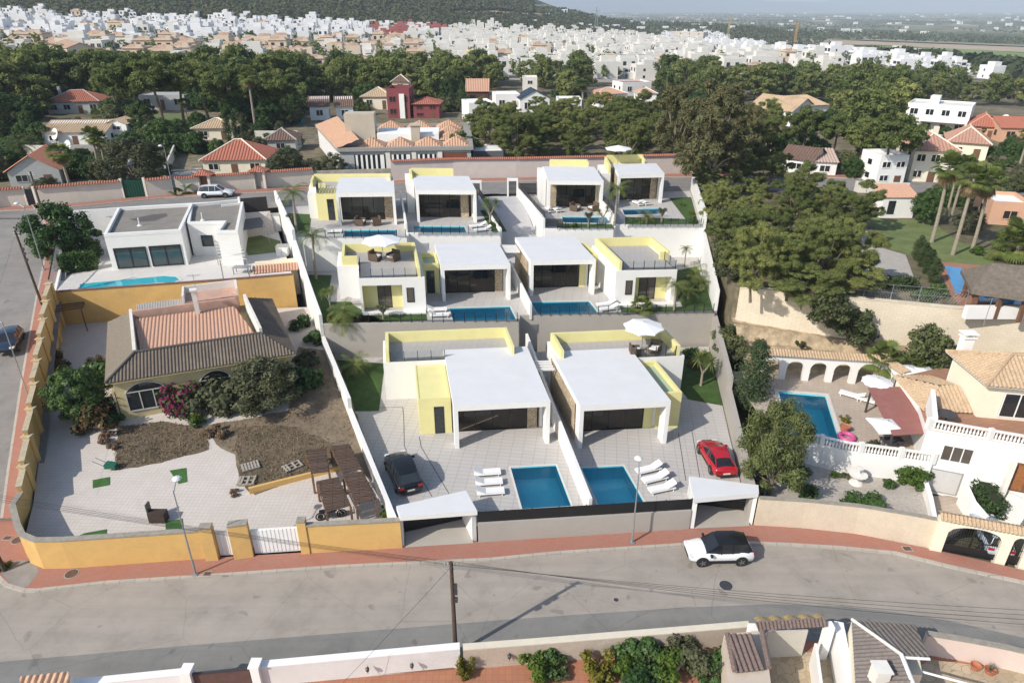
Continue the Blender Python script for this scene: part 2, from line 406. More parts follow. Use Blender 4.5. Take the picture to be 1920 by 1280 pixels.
redp=brickmat('red_pavement',(.36,.145,.10),(.41,.17,.12),(.30,.17,.13),.22,.11,.012,.85,.5,rot=5,var=.55,stain=(.33,.2,.16))
kerbm=brickmat('kerb_stone',(.47,.43,.37),(.43,.39,.34),(.25,.22,.18),.9,4,.02,.9,.5,var=.5)
def xy(L): return [(p[0],p[1]) for p in L]
def px(L,z=0): return [tuple(P(u,v,z)[:2]) for u,v in L]
def slab(name,poly,z,m,base=-1.,kind='structure',**k):
    return tag(MB().prism(poly,base,z,0).build(name,m,origin=(0,0,0)),kind=kind,**k)
def triang(name,poly,z,m,holes=()):
    """flat or sloping sheet of any outline (z number or function), tessellated"""
    import mathutils.geometry as G
    L=[[Vector((p[0],p[1],0)) for p in poly]]+[[Vector((p[0],p[1],0)) for p in h] for h in holes]
    fl=[p for l in L for p in l]; t=G.tessellate_polygon(L); zz=z if callable(z) else (lambda x,y:z)
    mb=MB(); mb.v=[Vector((p.x,p.y,zz(p.x,p.y))) for p in fl]
    for f in t:
        a,b,c=[mb.v[i] for i in f]; 
        mb.f.append(tuple(f) if (b-a).cross(c-a).z>0 else tuple(f[::-1])); mb.m.append(0)
    return tag(mb.build(name,m,origin=(0,0,0)),kind='structure')
kerb=[(-60,1010),(-20,1060),(0,1085),(13,1098),(43,1107),(67,1108),(200,1093),(400,1080),(640,1063),(917,1050),(1050,1037),(1280,1022),(1407,1019),(1480,1022),(1580,1028),(1680,1038),(1780,1063),(1920,1093),(2150,1150),(2500,1260)]
base_=[(57,1057),(83,1068),(133,1067),(410,1047),(567,1038),(755,1027),(895,1018),(1290,992),(1415,986),(1500,992),(1600,1002),(1740,1030),(1915,1070),(2150,1125),(2500,1220)]
kw=px(kerb); bw=px(base_)
FR_=[(-90,10)]+[(-90,36)]+[(kw[0][0]-6,36.)]+kw+[(kw[-1][0],10)]
slab('front_street',[(-90,5),(90,5)]+[(x,y+.12) for x,y in bw[::-1]]+[(-38,36.6),(-90,36.6)],0,asp)
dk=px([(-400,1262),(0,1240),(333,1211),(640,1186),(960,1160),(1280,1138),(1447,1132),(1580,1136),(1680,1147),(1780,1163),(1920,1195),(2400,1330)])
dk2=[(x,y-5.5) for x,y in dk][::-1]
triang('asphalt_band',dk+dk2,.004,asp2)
# left street, climbing to the back street
Lk=[PL(u,v) for u,v in [(-60,1010),(4,973),(17,878),(39,732),(52,655),(69,560),(84,490),(96,440)]]
Lk=[Vector((-38.5,33,0)),Vector((-38.2,37,hL(37)))]+Lk[1:]+[Vector((-66,92,8.7))]
mb=MB()
for a,b in zip(Lk,Lk[1:]):
    n=8
    for k in range(n):
        p=a.lerp(b,k/n); q=a.lerp(b,(k+1)/n); zp=hL(p.y)+.006; zq=hL(q.y)+.006
        mb.face([(p.x-26,p.y,zp),(p.x+2.6,p.y,zp),(q.x+2.6,q.y,zq),(q.x-26,q.y,zq)])
tag(mb.build('side_street',aspL,origin=(0,0,0)),kind='structure')
mb=MB(); mk=MB()
for a,b in zip(Lk[1:],Lk[2:]):
    n=6
    for k in range(n):
        p=a.lerp(b,k/n); q=a.lerp(b,(k+1)/n); zp=hL(p.y); zq=hL(q.y); w=1.9
        mb.face([(p.x+.1,p.y,zp+.13),(p.x+w,p.y,zp+.13),(q.x+w,q.y,zq+.13),(q.x+.1,q.y,zq+.13)])
        for (x0,x1) in ((-.1,.1),):
            mk.face([(p.x+x0,p.y,zp+.134),(p.x+x1,p.y,zp+.134),(q.x+x1,q.y,zq+.134),(q.x+x0,q.y,zq+.134)])
            mk.face([(p.x+x0,p.y,zp-.1),(p.x+x0,p.y,zp+.134),(q.x+x0,q.y,zq+.134),(q.x+x0,q.y,zq-.1)])
tag(mb.build('side_pavement',redp,origin=(0,0,0)),kind='structure'); tag(mk.build('side_kerb',kerbm,origin=(0,0,0)),kind='structure')
# front pavement + kerb
ci=[tuple(p[:2]) for p in (Vector((-38.4,37,0)),)]
front_pav=[(Lk[1].x,Lk[1].y)]+kw[2:]+bw[::-1]+[(Lk[1].x+2,39.5)]
triang('front_pavement',front_pav,.13,redp)
kk=[(Lk[1].x,Lk[1].y)]+kw[2:]
mb=MB().wall(kk,.22,-.05,.136); tag(mb.build('front_kerb',kerbm,origin=(0,0,0)),kind='structure')
# grey concrete apron at the street corner
triang('corner_apron',px([(1,1072),(20,1095),(43,1102),(52,1098),(75,1070),(60,1050),(30,1050),(5,1060)],.134),.134,mat('grey_patch',(.27,.25,.23),.9,.15,1.2,stain=(.2,.18,.16)))
# utility ground under everything behind the front walls
slab('plot_ground',[(-60,33.5),(70,33.5),(70,88),(-60,88)],-.3,terr)
# back street
fk=px([(-400,425),(0,397),(117,391),(310,372),(560,358),(760,344),(960,341),(1250,333),(1330,333),(1500,333),(2000,345)],8.7)
slab('back_ground',[(-140,83.2),(-60,83.2),(-20,90),(50,91),(120,91),(140,130),(-140,130)],8.66,terr,base=0)
triang('back_street',fk+[(x+2,max(y-8.5,82.4)) for x,y in fk][::-1],8.72,aspL)
triang('back_pavement',[(x,y+2.1) for x,y in fk][::-1]+fk,8.83,redp)
mb=MB().wall(fk,.2,8.6,8.836); tag(mb.build('back_kerb',kerbm,origin=(0,0,0)),kind='structure')
# manhole covers and drains
iron=mat('rusty_iron',(.12,.075,.055),.8,.3,8)
def manhole(u,v,r,z=.134,m=None,label='',sq=False):
    p=P(u,v,z); mb=MB()
    if sq: mb.box(p.x-r,p.x+r,p.y-r*.8,p.y+r*.8,z-.05,z+.012,1).box(p.x-r*.82,p.x+r*.82,p.y-r*.6,p.y+r*.6,z,z+.018,0)
    else: mb.tube((p.x,p.y,z-.05),(p.x,p.y,z+.01),r,n=24,m=1).tube((p.x,p.y,z),(p.x,p.y,z+.018),r*.88,n=24,m=0)
    o=mb.build('manhole_cover' if not sq else 'drain_cover',[m or iron,grey]); tag(o,label,'manhole cover' if not sq else 'drain cover')
manhole(134,1075,.42,label='round brown manhole cover in the red pavement below the ochre wall')
manhole(33,1012,.4,label='round manhole cover in the corner pavement beside the side street')
manhole(14,1008,.28,label='small square drain cover at the kerb beside the round corner manhole',sq=True)
manhole(389,1075,.26,label='small square cover in the pavement beside the tall street lamp',sq=True)
manhole(1361,1097,.45,.004,darkm,'round manhole cover in the carriageway below the white crossover')
manhole(1701,1028,.3,label='rusty square cover in the right-hand pavement before the cream wall',sq=True)
manhole(1155,1023+101,.0+.16,.004,darkm,'tiny round valve cover in the middle of the front street')
# ================= THE EIGHT NEW VILLAS =================
G1,G2,G3=1.2,4.8,8.7
VD={'A':(G1,[(850.3,760.5),(1032.2,751.4),(988.5,650.4),(831.7,654.4)],5.1),
'B':(G1,[(1087.8,760.3),(1258.4,751.5),(1181.2,652.6),(1032.5,658.1)],5.1),
'C':(G2,[(827,498.3),(957.2,495.3),(930,453.8),(817.7,454.9)],8.7),
'D':(G2,[(995,488.8),(1117.6,486.5),(1075.2,442.5),(966.8,445.2)],8.7),
'E':(G3,[(629,363.4),(740,362.3),(738.3,333.6),(636.5,333.2)],12.5),
'F':(G3,[(779.3,358.2),(893,358.9),(878.8,331.4),(773.9,331.1)],12.5),
'G':(G3,[(1027.7,340.4),(1132,341.1),(1114.7,316.5),(1018.4,311.2)],12.5),
'H':(G3,[(1159.8,329),(1246,327),(1233,309),(1147,308)],12.5)}
class Frame:
    def __init__(s,k):
        s.g,q,z=VD[k]; fl,fr,br,bl=[P(u,v,z) for u,v in q]; s.O=Vector((fl.x,fl.y,s.g))
        s.W=(fr-fl).length; s.ex=(fr-fl)/s.W; y=(bl-fl+br-fr)/2; s.D=y.length; s.ey=y.normalized()
    def __call__(s,x,y,z=0): return s.O+s.ex*x+s.ey*y+Vector((0,0,z))
    def put(s,mb): mb.v=[s(v.x,v.y,v.z) for v in mb.v]; return mb
    def rz(s): return math.atan2(s.ex.y,s.ex.x)
FR={k:Frame(k) for k in VD}
terrfl=brickmat('roof_terrace_tiles',(.42,.40,.385),(.40,.38,.37),(.30,.29,.28),.6,.3,.012,.75,0,rot=7,var=.15)
tealroof=mat('recessed_roof_membrane',(.36,.44,.33),.7,.05,1.)
curtain=mat('beige_curtain',(.38,.33,.27),.9,.15,4)
def villa(k,label,yel=None,whites=(),par=(),rails=(),glassx=(.35,None),stone=None,yelpanel=None,door=None,extra=None,cladding=None,mull=3):
    f=FR[k]; W,D=f.W,f.D; t=thing('villa',label,'villa',f.O,group='new pale yellow and white villas')
    H=3.9
    def part(mb,name,mats,parent=t): return f.put(mb).build(name,mats,parent)
    m=MB().box(0,W,0,D,H-.5,H,0,1)
    m.box(0,.32,0,1.0,0,H-.5).box(W-.32,W,0,1.0,0,H-.5)
    m.box(.05,.30,2.42,D-.05,0,H-.5).box(W-.30,W-.05,2.42,D-.05,0,H-.5).box(.3,W-.3,D-.3,D-.05,0,H-.5)
    part(m,'portico',[white,roofw])
    gx0,gx1=glassx; gx1=gx1 or W-1.35
    # room behind the glass: floor, rear wall lining, curtain and a sofa-height counter
    m=MB().box(.3,W-.3,2.45,D-.3,.0,.03,1); m.box(.3,W-.3,D-.36,D-.3,.03,H-.5,0).box(.3,.34,2.5,D-.36,.03,H-.5,0).box(W-.34,W-.3,2.5,D-.36,.03,H-.5,0)
    m.box(1.2,3.4,4.6,5.5,.03,.45,2).box(1.2,3.4,5.3,5.6,.45,.85,2).box(4.2,5.6,D-1.2,D-.5,.03,.92,3)
    part(m,'interior',[roomf,roomfl,curtain,darkm])
    fm=MB(); n=mull+1; h=H-.5
    for i in range(n+1):
        x=gx0+(gx1-gx0)*i/n; fm.box(x-.035,x+.035,2.38,2.46,.0,h)
    fm.box(gx0,gx1,2.375,2.465,0,.08).box(gx0,gx1,2.375,2.465,h-.08,h)
    fr=part(fm,'sliding_door_frame',black)
    gm=MB(); gm.face([(gx0,2.42,.02),(gx1,2.42,.02),(gx1,2.42,h),(gx0,2.42,h)]); part(gm,'glass',glasst,fr)
    if stone: part(MB().box(stone[0],stone[1],2.36,2.62,0,h),'stone_panel',stonec)
    if yelpanel: part(MB().box(yelpanel[0],yelpanel[1],2.36,2.62,0,h),'yellow_panel',yellow)
    if cladding=='L': part(MB().box(-.02,.045,1.3,D-.2,0,h-.02),'stone_cladding',stonec)
    if cladding=='LF': part(MB().box(-.02,.045,1.3,D-.2,0,h-.02),'stone_cladding',stonec)
    if yel:
        x0,x1,y0,y1,h,rec=yel; m=MB()
        if rec:
            m.box(x0,x1,y0,y1,0,h-.45,0); r=.22
            m.box(x0,x1,y0,y0+r,h-.45,h).box(x0,x1,y1-r,y1,h-.45,h).box(x0,x0+r,y0+r,y1-r,h-.45,h).box(x1-r,x1,y0+r,y1-r,h-.45,h)
            m.box(x0+r,x1-r,y0+r,y1-r,h-.45,h-.43,1)
        else: m.box(x0,x1,y0,y1,0,h-.06,0); m.box(x0+.12,x1-.12,y0+.12,y1-.12,h-.06,h-.04,0); m.box(x0,x1,y0,y0+.12,h-.06,h).box(x0,x0+.12,y0+.12,y1,h-.06,h)
        ya=part(m,'yellow_annex',[yellow,tealroof])
        if door:
            a,b_,z0,z1=door; dm=MB().box(a,b_,y0-.03,y0+.02,z0,z1,0).box(a+.07,b_-.07,y0-.035,y0-.03,z0+.08,z1-.08,1); part(dm,'door',[black,glassd],ya)
    if whites:
        m=MB()
        for (x0,x1,y0,y1,h) in whites: m.box(x0,x1,y0,y1,0,h)
        part(m,'bedroom_block',white)
    if par:
        m=MB(); fl=MB()
        for (x0,x1,y0,y1,z0,z1) in par: m.box(x0,x1,y0,y1,z0,z1)
        part(m,'parapet',yellow)
    for r in rails:            # (points, z, posts every)
        pts,z,sp=r; m=MB().wall(pts,.03,z+.01,z+.05); gl=MB(); pl=[]
        for a,b in zip(pts,pts[1:]):
            L=math.hypot(b[0]-a[0],b[1]-a[1]); n=max(1,round(L/sp))
            for i in range(n+1):
                x=a[0]+(b[0]-a[0])*i/n; y=a[1]+(b[1]-a[1])*i/n; pl.append(MB().box(x-.025,x+.025,y-.025,y+.025,z,z+.95))
            gl.face([(a[0],a[1],z+.08),(b[0],b[1],z+.08),(b[0],b[1],z+.9),(a[0],a[1],z+.9)])
        ro=part(m,'railing',black); part(gl,'glass_panel',railglass,ro)
        for q in pl: part(q,'post',black,ro)
    if extra: extra(t,f,part)
    return t
railglass=glass('railing_glass',(.90,.93,.92),.8)
def terrace(part,x0,x1,y0,y1,z,t=None): part(MB().box(x0,x1,y0,y1,z,z+.025),'roof_terrace',terrfl)
def recess_front(part,x0,x1,y,h,rx0,rx1,dx0,dx1,wx0,wx1,deep=8):
    """white bedroom block whose front has a recessed yellow niche with a glazed door and a small window"""
    m=MB(); d=1.2; hh=2.85
    m.box(x0,rx0,y,y+d,0,hh).box(rx1,x1,y,y+d,0,hh).box(x0,x1,y,y+d,hh,h).box(x0,x1,y+d,y+deep,0,h)
    b=part(m,'bedroom_block',white)
    part(MB().box(rx0,dx0,y+d-.05,y+d-.002,.02,hh-.02).box(rx0+.002,rx0+.04,y+.1,y+d-.05,.02,hh-.02),'yellow_panel',yellow); part(MB().box(dx1,rx1,y+d-.05,y+d-.002,.02,hh-.02),'yellow_panel',yellow)
    mid=(dx0+dx1)/2
    dm=MB().box(dx0,dx1,y+d-.04,y+d-.002,.02,hh-.05,1)
    for x in (dx0,mid-.03,dx1-.07): dm.box(x,x+.07,y+d-.06,y+d-.04,.02,hh-.05,0)
    dm.box(dx0,dx1,y+d-.065,y+d-.042,.02,.09,0).box(dx0,dx1,y+d-.065,y+d-.042,hh-.14,hh-.05,0); part(dm,'door',[black,curtainglass])
    wm=MB().box(wx0,wx1,y-.03,y+.02,1.0,2.55,0).box(wx0+.08,wx1-.08,y-.036,y-.03,1.1,2.45,1); part(wm,'window',[black,curtainglass])
    part(MB().box(x0+.1,x1-.1,y-.75,y-.01,0.02,.16),'doorstep',white)
curtainglass=mat('dusky_curtained_glass',(.10,.085,.07),.12,.15,2,spec=.8)
gh=.95
def exA(t,f,part): terrace(part,-4.68,5.73,8.12,11.88,3.65)
villa('A','front left villa with a yellow annex on its left side and a black car outside',(-2.6,-.03,2.3,8.0,3.3,False),
  [(-5.25,6.0,8.05,12.45,3.65)],[(-5.0,-4.7,8.06,12.1,3.65,4.65),(-4.7,6.0-.25,11.88,12.1,3.65,4.65),(5.74,5.99,8.06,12.1,3.65,4.65)],
  [([(-4.6,8.12),(0,8.12)],3.67,1.15)],(.5,6.05),(6.07,6.86),door=(-1.4,-.62,.02,2.5),extra=exA)
def exB(t,f,part): terrace(part,.8,10.65,7.85,11.2,3.65)
villa('B','front right villa with a parasol on its roof terrace and a red car outside',(6.98,8.9,2.2,7.72,3.3,True),
  [(.3,11.4,7.75,11.75,3.65)],[(.5,.78,7.76,11.45,3.65,4.65),(.78,10.67,11.22,11.45,3.65,4.65),(10.67,10.95,7.76,11.45,3.65,4.65)],
  [([(7.1,7.82),(10.6,7.82)],3.67,1.0)],(.4,5.95),yelpanel=(6.0,6.7),extra=exB,cladding='L')
def exC(t,f,part):
    recess_front(part,-8.25,-1.85,-2.35,3.6,-8.0,-4.1,-6.55,-5.15,-3.7,-2.95,8.5)
    part(MB().box(-10.45,-8.25,1.5,6.1,0,3.6),'stair_wing',white)
    terrace(part,-8.2,-2.5,-2.2,5.7,3.6); terrace(part,-9.6,-8.22,1.9,5.7,3.6)
villa('C','middle left villa with a white parasol and two wicker armchairs on its roof terrace',(-1.8,-.03,2.4,6.0,3.3,True),(),
  [(-2.48,-2.22,-2.3,5.95,3.6,4.55),(-9.9,-2.48,5.7,5.95,3.6,4.55),(-9.9,-9.62,1.6,5.7,3.6,4.55),(-9.62,-8.3,1.6,1.86,3.6,4.55)],
  [([(-8.1,1.6),(-8.1,-2.2)],3.62,.8),([(-8.1,-2.2),(-2.6,-2.2)],3.62,1.12)],(.5,5.75),(5.8,6.6),door=(-1.4,-.55,.02,2.55),extra=exC)
def exD(t,f,part):
    recess_front(part,8.0,14.2,-2.7,3.6,10.05,13.75,10.85,12.6,9.05,9.75,8.2)
    part(MB().box(14.2,15.1,.3,5.5,0,3.6),'stair_wing',white)
    terrace(part,8.6,14.15,-2.55,5.1,3.6)
villa('D','middle right villa with an empty yellow-walled roof terrace beside the palm garden',(6.8,7.98,3.2,7.4,3.3,True),(),
  [(8.3,8.58,-2.6,5.4,3.6,4.55),(8.58,14.6,5.12,5.4,3.6,4.55),(14.35,14.62,.4,5.12,3.6,4.55),(13.6,14.35,.4,.66,3.6,4.4)],
  [([(8.7,-2.55),(14.05,-2.55)],3.62,1.05),([(14.05,-2.55),(14.05,.3)],3.62,1.3)],(.45,5.75),yelpanel=(5.8,6.45),door=(7.0,7.7,.02,2.4),extra=exD,cladding='L')
def exE(t,f,part):
    terrace(part,-2.2,6.3,5.7,8.5,3.3)
    m=MB()
    for i in range(9): x=-2.3+i*.36; m.box(x,x+.05,2.4,5.9,3.25,3.33)   # dark slats standing in for pergola and railing shadows on the terrace floor
    part(m,'shadow_slats',darkm)
villa('E','back row villa farthest left with dark shadow slats over its yellow annex',(-2.6,-.03,2.35,5.5,3.2,False),
  [(-3.7,6.65,5.52,8.9,3.3),(-3.7,-2.62,3.2,5.5,3.0)],[(-3.2,6.5,8.55,8.8,3.3,4.25),(-2.7,-1.6,5.6,5.8,3.3,3.75),(6.3,6.5,6.,8.55,3.3,4.2),(-3.4,-3.15,5.6,8.55,3.3,4.1)],
  [([(-2.5,3.0),(-2.5,5.4)],3.22,.5)],(.35,5.5),(5.53,6.58),door=(-1.35,-.55,.02,2.6),extra=exE)
def exF(t,f,part): terrace(part,.2,5.0,8.,9.4,3.5)
villa('F','back row villa second from the left, beside the central lane',None,
  [(-1.0,-.03,4.2,10.2,3.7),(-.03,5.8,7.9,9.9,3.5)],[(-.4,-.1,6.5,9.9,3.71,4.35),(-.1,5.4,9.55,9.82,3.5,4.5)],(),(.3,5.5),(5.53,6.5),extra=exF)
villa('G','back row villa right of the central lane with yellow strips on its left side wall',None,
  [(-.75,-.03,2.8,9.6,3.55),(.0,6.2,8.6,10.8,3.4)],[(1.0,6.2,10.,10.3,3.4,4.55),(5.9,6.2,8.62,10,3.4,4.5)],(),(1.35,6.3),yelpanel=(6.35,6.6),stone=(.34,1.3),cladding=None)
villa('H','back row villa farthest right with a parasol above its roof',None,
  [(-1.9,-.6,3.6,9.4,3.3),(-.6,5.4,6.7,10.2,3.4)],[(-.95,-.65,3.7,9.4,3.3,4.4),(-.6,4.6,9.5,9.8,3.4,4.55),(4.4,4.6,7.,9.5,3.4,4.4)],(),(.4,4.75),(4.8,5.65),cladding='L')
# ---- grounds of the plots: decks with pool openings
def fpoly(k,L): return [tuple(FR[k](x,y)[:2]) for x,y in L]
xL=lambda y:-7.5-.43*(y-34.5)
xR=lambda y:16.5+.155*(y-39.8)
xM=lambda y:5.3-.16*(y-35.8)
POOLS={'A':(3.85,7.25,-7.6,-2.85),'B':(-.45,2.75,-6.9,-2.5),'C':(.5,6.6,-5.1,-1.75),'D':(-.3,5.7,-5.1,-1.75),
 'E':(.75,6.85,-5.0,-2.1),'F':(-.55,5.5,-4.5,-1.7),'G':(1.6,7.1,-5.2,-2.4),'H':(.4,5.7,-5.3,-2.6)}
rimm=mat('pool_coping',(.62,.59,.54),.8,.06,2)
def pool(k,label,grp='villa pools'):
    f=FR[k]; x0,x1,y0,y1=POOLS[k]; t=thing('swimming_pool',label,'swimming pool',f((x0+x1)/2,(y0+y1)/2,0),group=grp)
    m=MB(); c=[(x0,y0),(x1,y0),(x1,y1),(x0,y1)]
    for a,b in zip(c,c[1:]+c[:1]): m.face([(b[0],b[1],0),(a[0],a[1],0),(a[0],a[1],-1.15),(b[0],b[1],-1.15)])
    m.face([(x0,y0,-1.15),(x1,y0,-1.15),(x1,y1,-1.15),(x0,y1,-1.15)])
    m.box(x0+.0,x0+.9,y0+.01,y0+.9,-1.15,-.35)
    f.put(m).build('basin',poolt,t)
    r=.14; m=MB().box(x0-r,x1+r,y0-r,y0,-.02,.03).box(x0-r,x1+r,y1,y1+r,-.02,.03).box(x0-r,x0,y0,y1,-.02,.03).box(x1,x1+r,y0,y1,-.02,.03)
    f.put(m).build('coping',rimm,t)
    m=MB().face([(x0,y0,-.09),(x1,y0,-.09),(x1,y1,-.09),(x0,y1,-.09)]); f.put(m).build('water',waterm,t)
def holes(k):
    x0,x1,y0,y1=POOLS[k]; return fpoly(k,[(x0,y0),(x0,y1),(x1,y1),(x1,y0)])
def hi(*ks): return [holes(k) for k in ks]
rc=lambda y:(xR(y),y)
lc=lambda y:(xL(y),y)
triang('front_terrace',[lc(35.9),(-3.4,37.0),(-2.3,35.25),(12.1,36.5),(12.4,38.7),(xR(37.8),37.8)]+[rc(62)]+[lc(59.3)],G1,paveA,hi('A','B'))
RW2=[(-18.,59.3),(.65,60.1),(.7,61.4),(20.1,62.4)]
RW3=[(-24.2,74.2),(-11.9,74.5),(-12.0,76.0),(-1.4,76.0)]
RW3R=[(3.9,77.6),(11.9,77.6),(12.3,79.2),(22.7,79.2)]
triang('middle_terrace',[(xL(59.3),59.3)]+RW2[1:3]+[(xR(62.4),62.4),rc(79.2)]+RW3R[::-1]+[(1.7,76),(-1.4,76)]+RW3[::-1]+[lc(74.2)],G2,paveA,hi('C','D'))
triang('back_left_terrace',[lc(74.2)]+RW3[1:]+[(-5.1,94),lc(90.5)],G3,paveA,hi('E','F'))
triang('back_right_terrace',RW3R+[rc(98),(.6,98.)],G3,paveA,hi('G','H'))
# central lane sloping down between the back plots
mb=MB()
for k in range(8):
    y0=74.5+k*2.5;y1=y0+2.5; z=lambda y:5.2+3.52*sm(y,74,91)
    xa=lambda y:-1.25-.2*(y-76); xb=lambda y:3.85-.185*(y-77)
    mb.face([(xa(y0),y0,z(y0)),(xb(y0),y0,z(y0)),(xb(y1),y1,z(y1)),(xa(y1),y1,z(y1))])
tag(mb.build('lane',mat('smooth_pale_concrete',(.46,.45,.45),.8,.06,1.),origin=(0,0,0)),kind='structure')
for k,l in (('A','swimming pool with sunlit turquoise water beside the three left-hand loungers'),('B','swimming pool beside the middle white wall and left of the three right-hand loungers'),('C','swimming pool of the middle left villa behind the post fence'),('D','swimming pool of the middle right villa behind the post fence'),
  ('E','long pool at the wall edge of the farthest left back villa'),('F','long pool at the wall edge beside the central lane, left of it'),('G','long pool at the wall edge right of the central lane'),('H','small bright pool of the farthest right back villa beside its shrubs')): pool(k,l)
# lawns in the plots
def lawnp(poly,z,m=None): triang('lawn',poly,z+.03,m or lawn)
lawnp([lc(52),lc(59.2),tuple(FR['A'](-5.4,14.9)[:2]),tuple(FR['A'](-5.9,6.2)[:2]),tuple(FR['A'](-8.3,6.4)[:2])],G1)
lawnp([tuple(FR['B'](11.6,6.4)[:2]),(xR(50.5),50.5),(xR(60.8),60.8),tuple(FR['B'](11.6,14.)[:2])],G1)
lawnp(px([(665,590),(799,587),(801,601),(660,605)],G2),G2); 
lawnp([lc(59.7),(xL(60)+6.2,60.0)]+px([(664,573),(658,566),(617,566),(614,562),(622,516)],G2)+[lc(73.)],G2)
lawnp(px([(1163,577),(1280,575),(1262,540),(1253,510),(1306,500),(1326,540),(1337,584),(1166,590)],G2),G2)
lawnp(px([(562,438),(580,435),(584,402),(531,400)],G3),G3)
lawnp(px([(900,395),(925,392),(951,435),(924,436)],G3),G3)
lawnp(px([(1044,419),(1148,421),(1150,428),(1044,427)],G3),G3); lawnp(px([(1172,407),(1285,411),(1255,372),(1296,370),(1310,421),(1172,421)],G3),G3)
# driveway expansion joints
def seam(L,z): 
    m=MB().wall([tuple(P(u,v,z)[:2]) for u,v in L],.06,z+.002,z+.006); tag(m.build('paving_joint',mat('joint',(.12,.11,.1),.9) if 'joint' not in MATS else MATS['joint'],origin=(0,0,0)),kind='structure')
seam([(672,765),(755,763),(757,780),(758,835),(768,862),(810,930)],G1); seam([(786,818),(790,838),(800,855),(842,925)],G1)
seam([(1272,812),(1286,900)],G1); seam([(1297,805),(1313,900)],G1); seam([(1279,747),(1350,744)],G1)
# ---- boundary and retaining walls
def wallthing(name,label,cat,pts,th,z0,z1,m,cap=0,capm=None,group=None,mt=None):
    mb=MB().wall(pts,th,z0,z1,0,None,cap,1 if capm else 0); o=mb.build(name,[m]+([capm] if capm else [])); return tag(o,label,cat,group)
wallthing('retaining_wall','warm grey retaining wall behind the two front villas, its left half','retaining wall',[(p[0],p[1]+.13) for p in RW2[:2]],.25,-.3,G2+.1,greyw)
wallthing('retaining_wall','warm grey retaining wall behind the front right villa, casting ground for the middle right villa','retaining wall',[(.62,60.2),(.68,61.5),(20.2,62.5)],.25,-.3,G2+.1,greyw)
wallthing('retaining_wall','white retaining wall above the middle left villa, left stretch below the slim palm','retaining wall',[(-24.3,74.3),(-11.9,74.6)],.25,3,G3+.12,offw if 0 else white)
wallthing('retaining_wall','white retaining wall above the middle left villa portico, set back a step','retaining wall',[(-11.9,74.6),(-12.0,76.1),(-1.3,76.1)],.25,3,G3+.1,white)
wallthing('retaining_wall','white wall down the left side of the sloping central lane','retaining wall',[(-1.3,76.2),(-4.6,92.5)],.25,4,[G3+.55,G3+.4],white)
wallthing('retaining_wall','white retaining wall right of the central lane foot, below the long pool','retaining wall',[(3.85,77.7),(11.9,77.7)],.25,3,G3+.12,white)
wallthing('retaining_wall','white retaining wall above the middle right villa, below the back right lawn','retaining wall',[(11.95,77.8),(12.3,79.3),(22.8,79.3)],.25,3,G3+.12,white)
wallthing('retaining_wall','white wall with dark screen along the right side of the central lane','retaining wall',[(3.75,77.8),(2.6,85),(.75,93.2)],.25,4,[9.9,10.0,9.9],white)
wallthing('boundary_wall','low pale boundary wall beside the black car, lower front stretch','boundary wall',[lc(34.6),lc(47.9)],.3,-.3,[2.3,2.5],white)
wallthing('boundary_wall','pale boundary wall beside the front left lawn, upper stretch rising to the corner','boundary wall',[lc(47.9),lc(59.4)],.3,-.3,[3.5,3.6],white)
wallthing('boundary_wall','stained white boundary wall left of the middle left lawn','boundary wall',[lc(59.5),lc(66),lc(73.6)],.3,-.3,[5.8,6.9,8.7],white)
wallthing('boundary_wall','tall white boundary wall left of the back villas, beside the flat-roofed house','boundary wall',[lc(73.7),lc(81),lc(90.5)],.3,-.3,[9.9,10.,10.2],white)
wallthing('boundary_wall','right boundary wall beside the red car, lower front stretch','boundary wall',[(xR(36.9)+.3,36.9),(xR(50.3)+.3,50.3)],.45,-.3,[2.6,3.0],greyw)
wallthing('boundary_wall','right boundary wall behind the yucca lawn, middle stretch','boundary wall',[(xR(50.3)+.3,50.3),(xR(63)+.3,63)],.45,-.3,[4.1,4.4],greyw)
wallthing('boundary_wall','right boundary wall beside the palm garden of the middle right villa','boundary wall',[(xR(63)+.3,63),(xR(79)+.3,79)],.4,-.3,[6.9,8.2],white)
wallthing('boundary_wall','right boundary wall of the back row, below the big dark trees','boundary wall',[(xR(79)+.3,79),(xR(97)+.3,97)],.4,-.3,[10.3,10.5],white)
wallthing('dividing_wall','long white dividing wall between the two front villas','dividing wall',[(xM(36.2),36.2),(xM(48),48),(xM(60),60)],.22,.8,[2.75,2.95,3.6],white)
wallthing('dividing_wall','white dividing wall between the two middle pools','dividing wall',[(1.85,61.3),(-.2,72.5)],.2,G2-.3,[6.2,6.6],white)
wallthing('dividing_wall','thin white dividing wall between the two back left villas','dividing wall',[(-12.1,76.1),(-14.8,90)],.2,G3-.3,[9.9,10.3],white)
wallthing('dividing_wall','white dividing wall between the two back right villas','dividing wall',[(12.2,79.3),(10.9,92)],.2,G3-.3,[9.9,10.2],white)
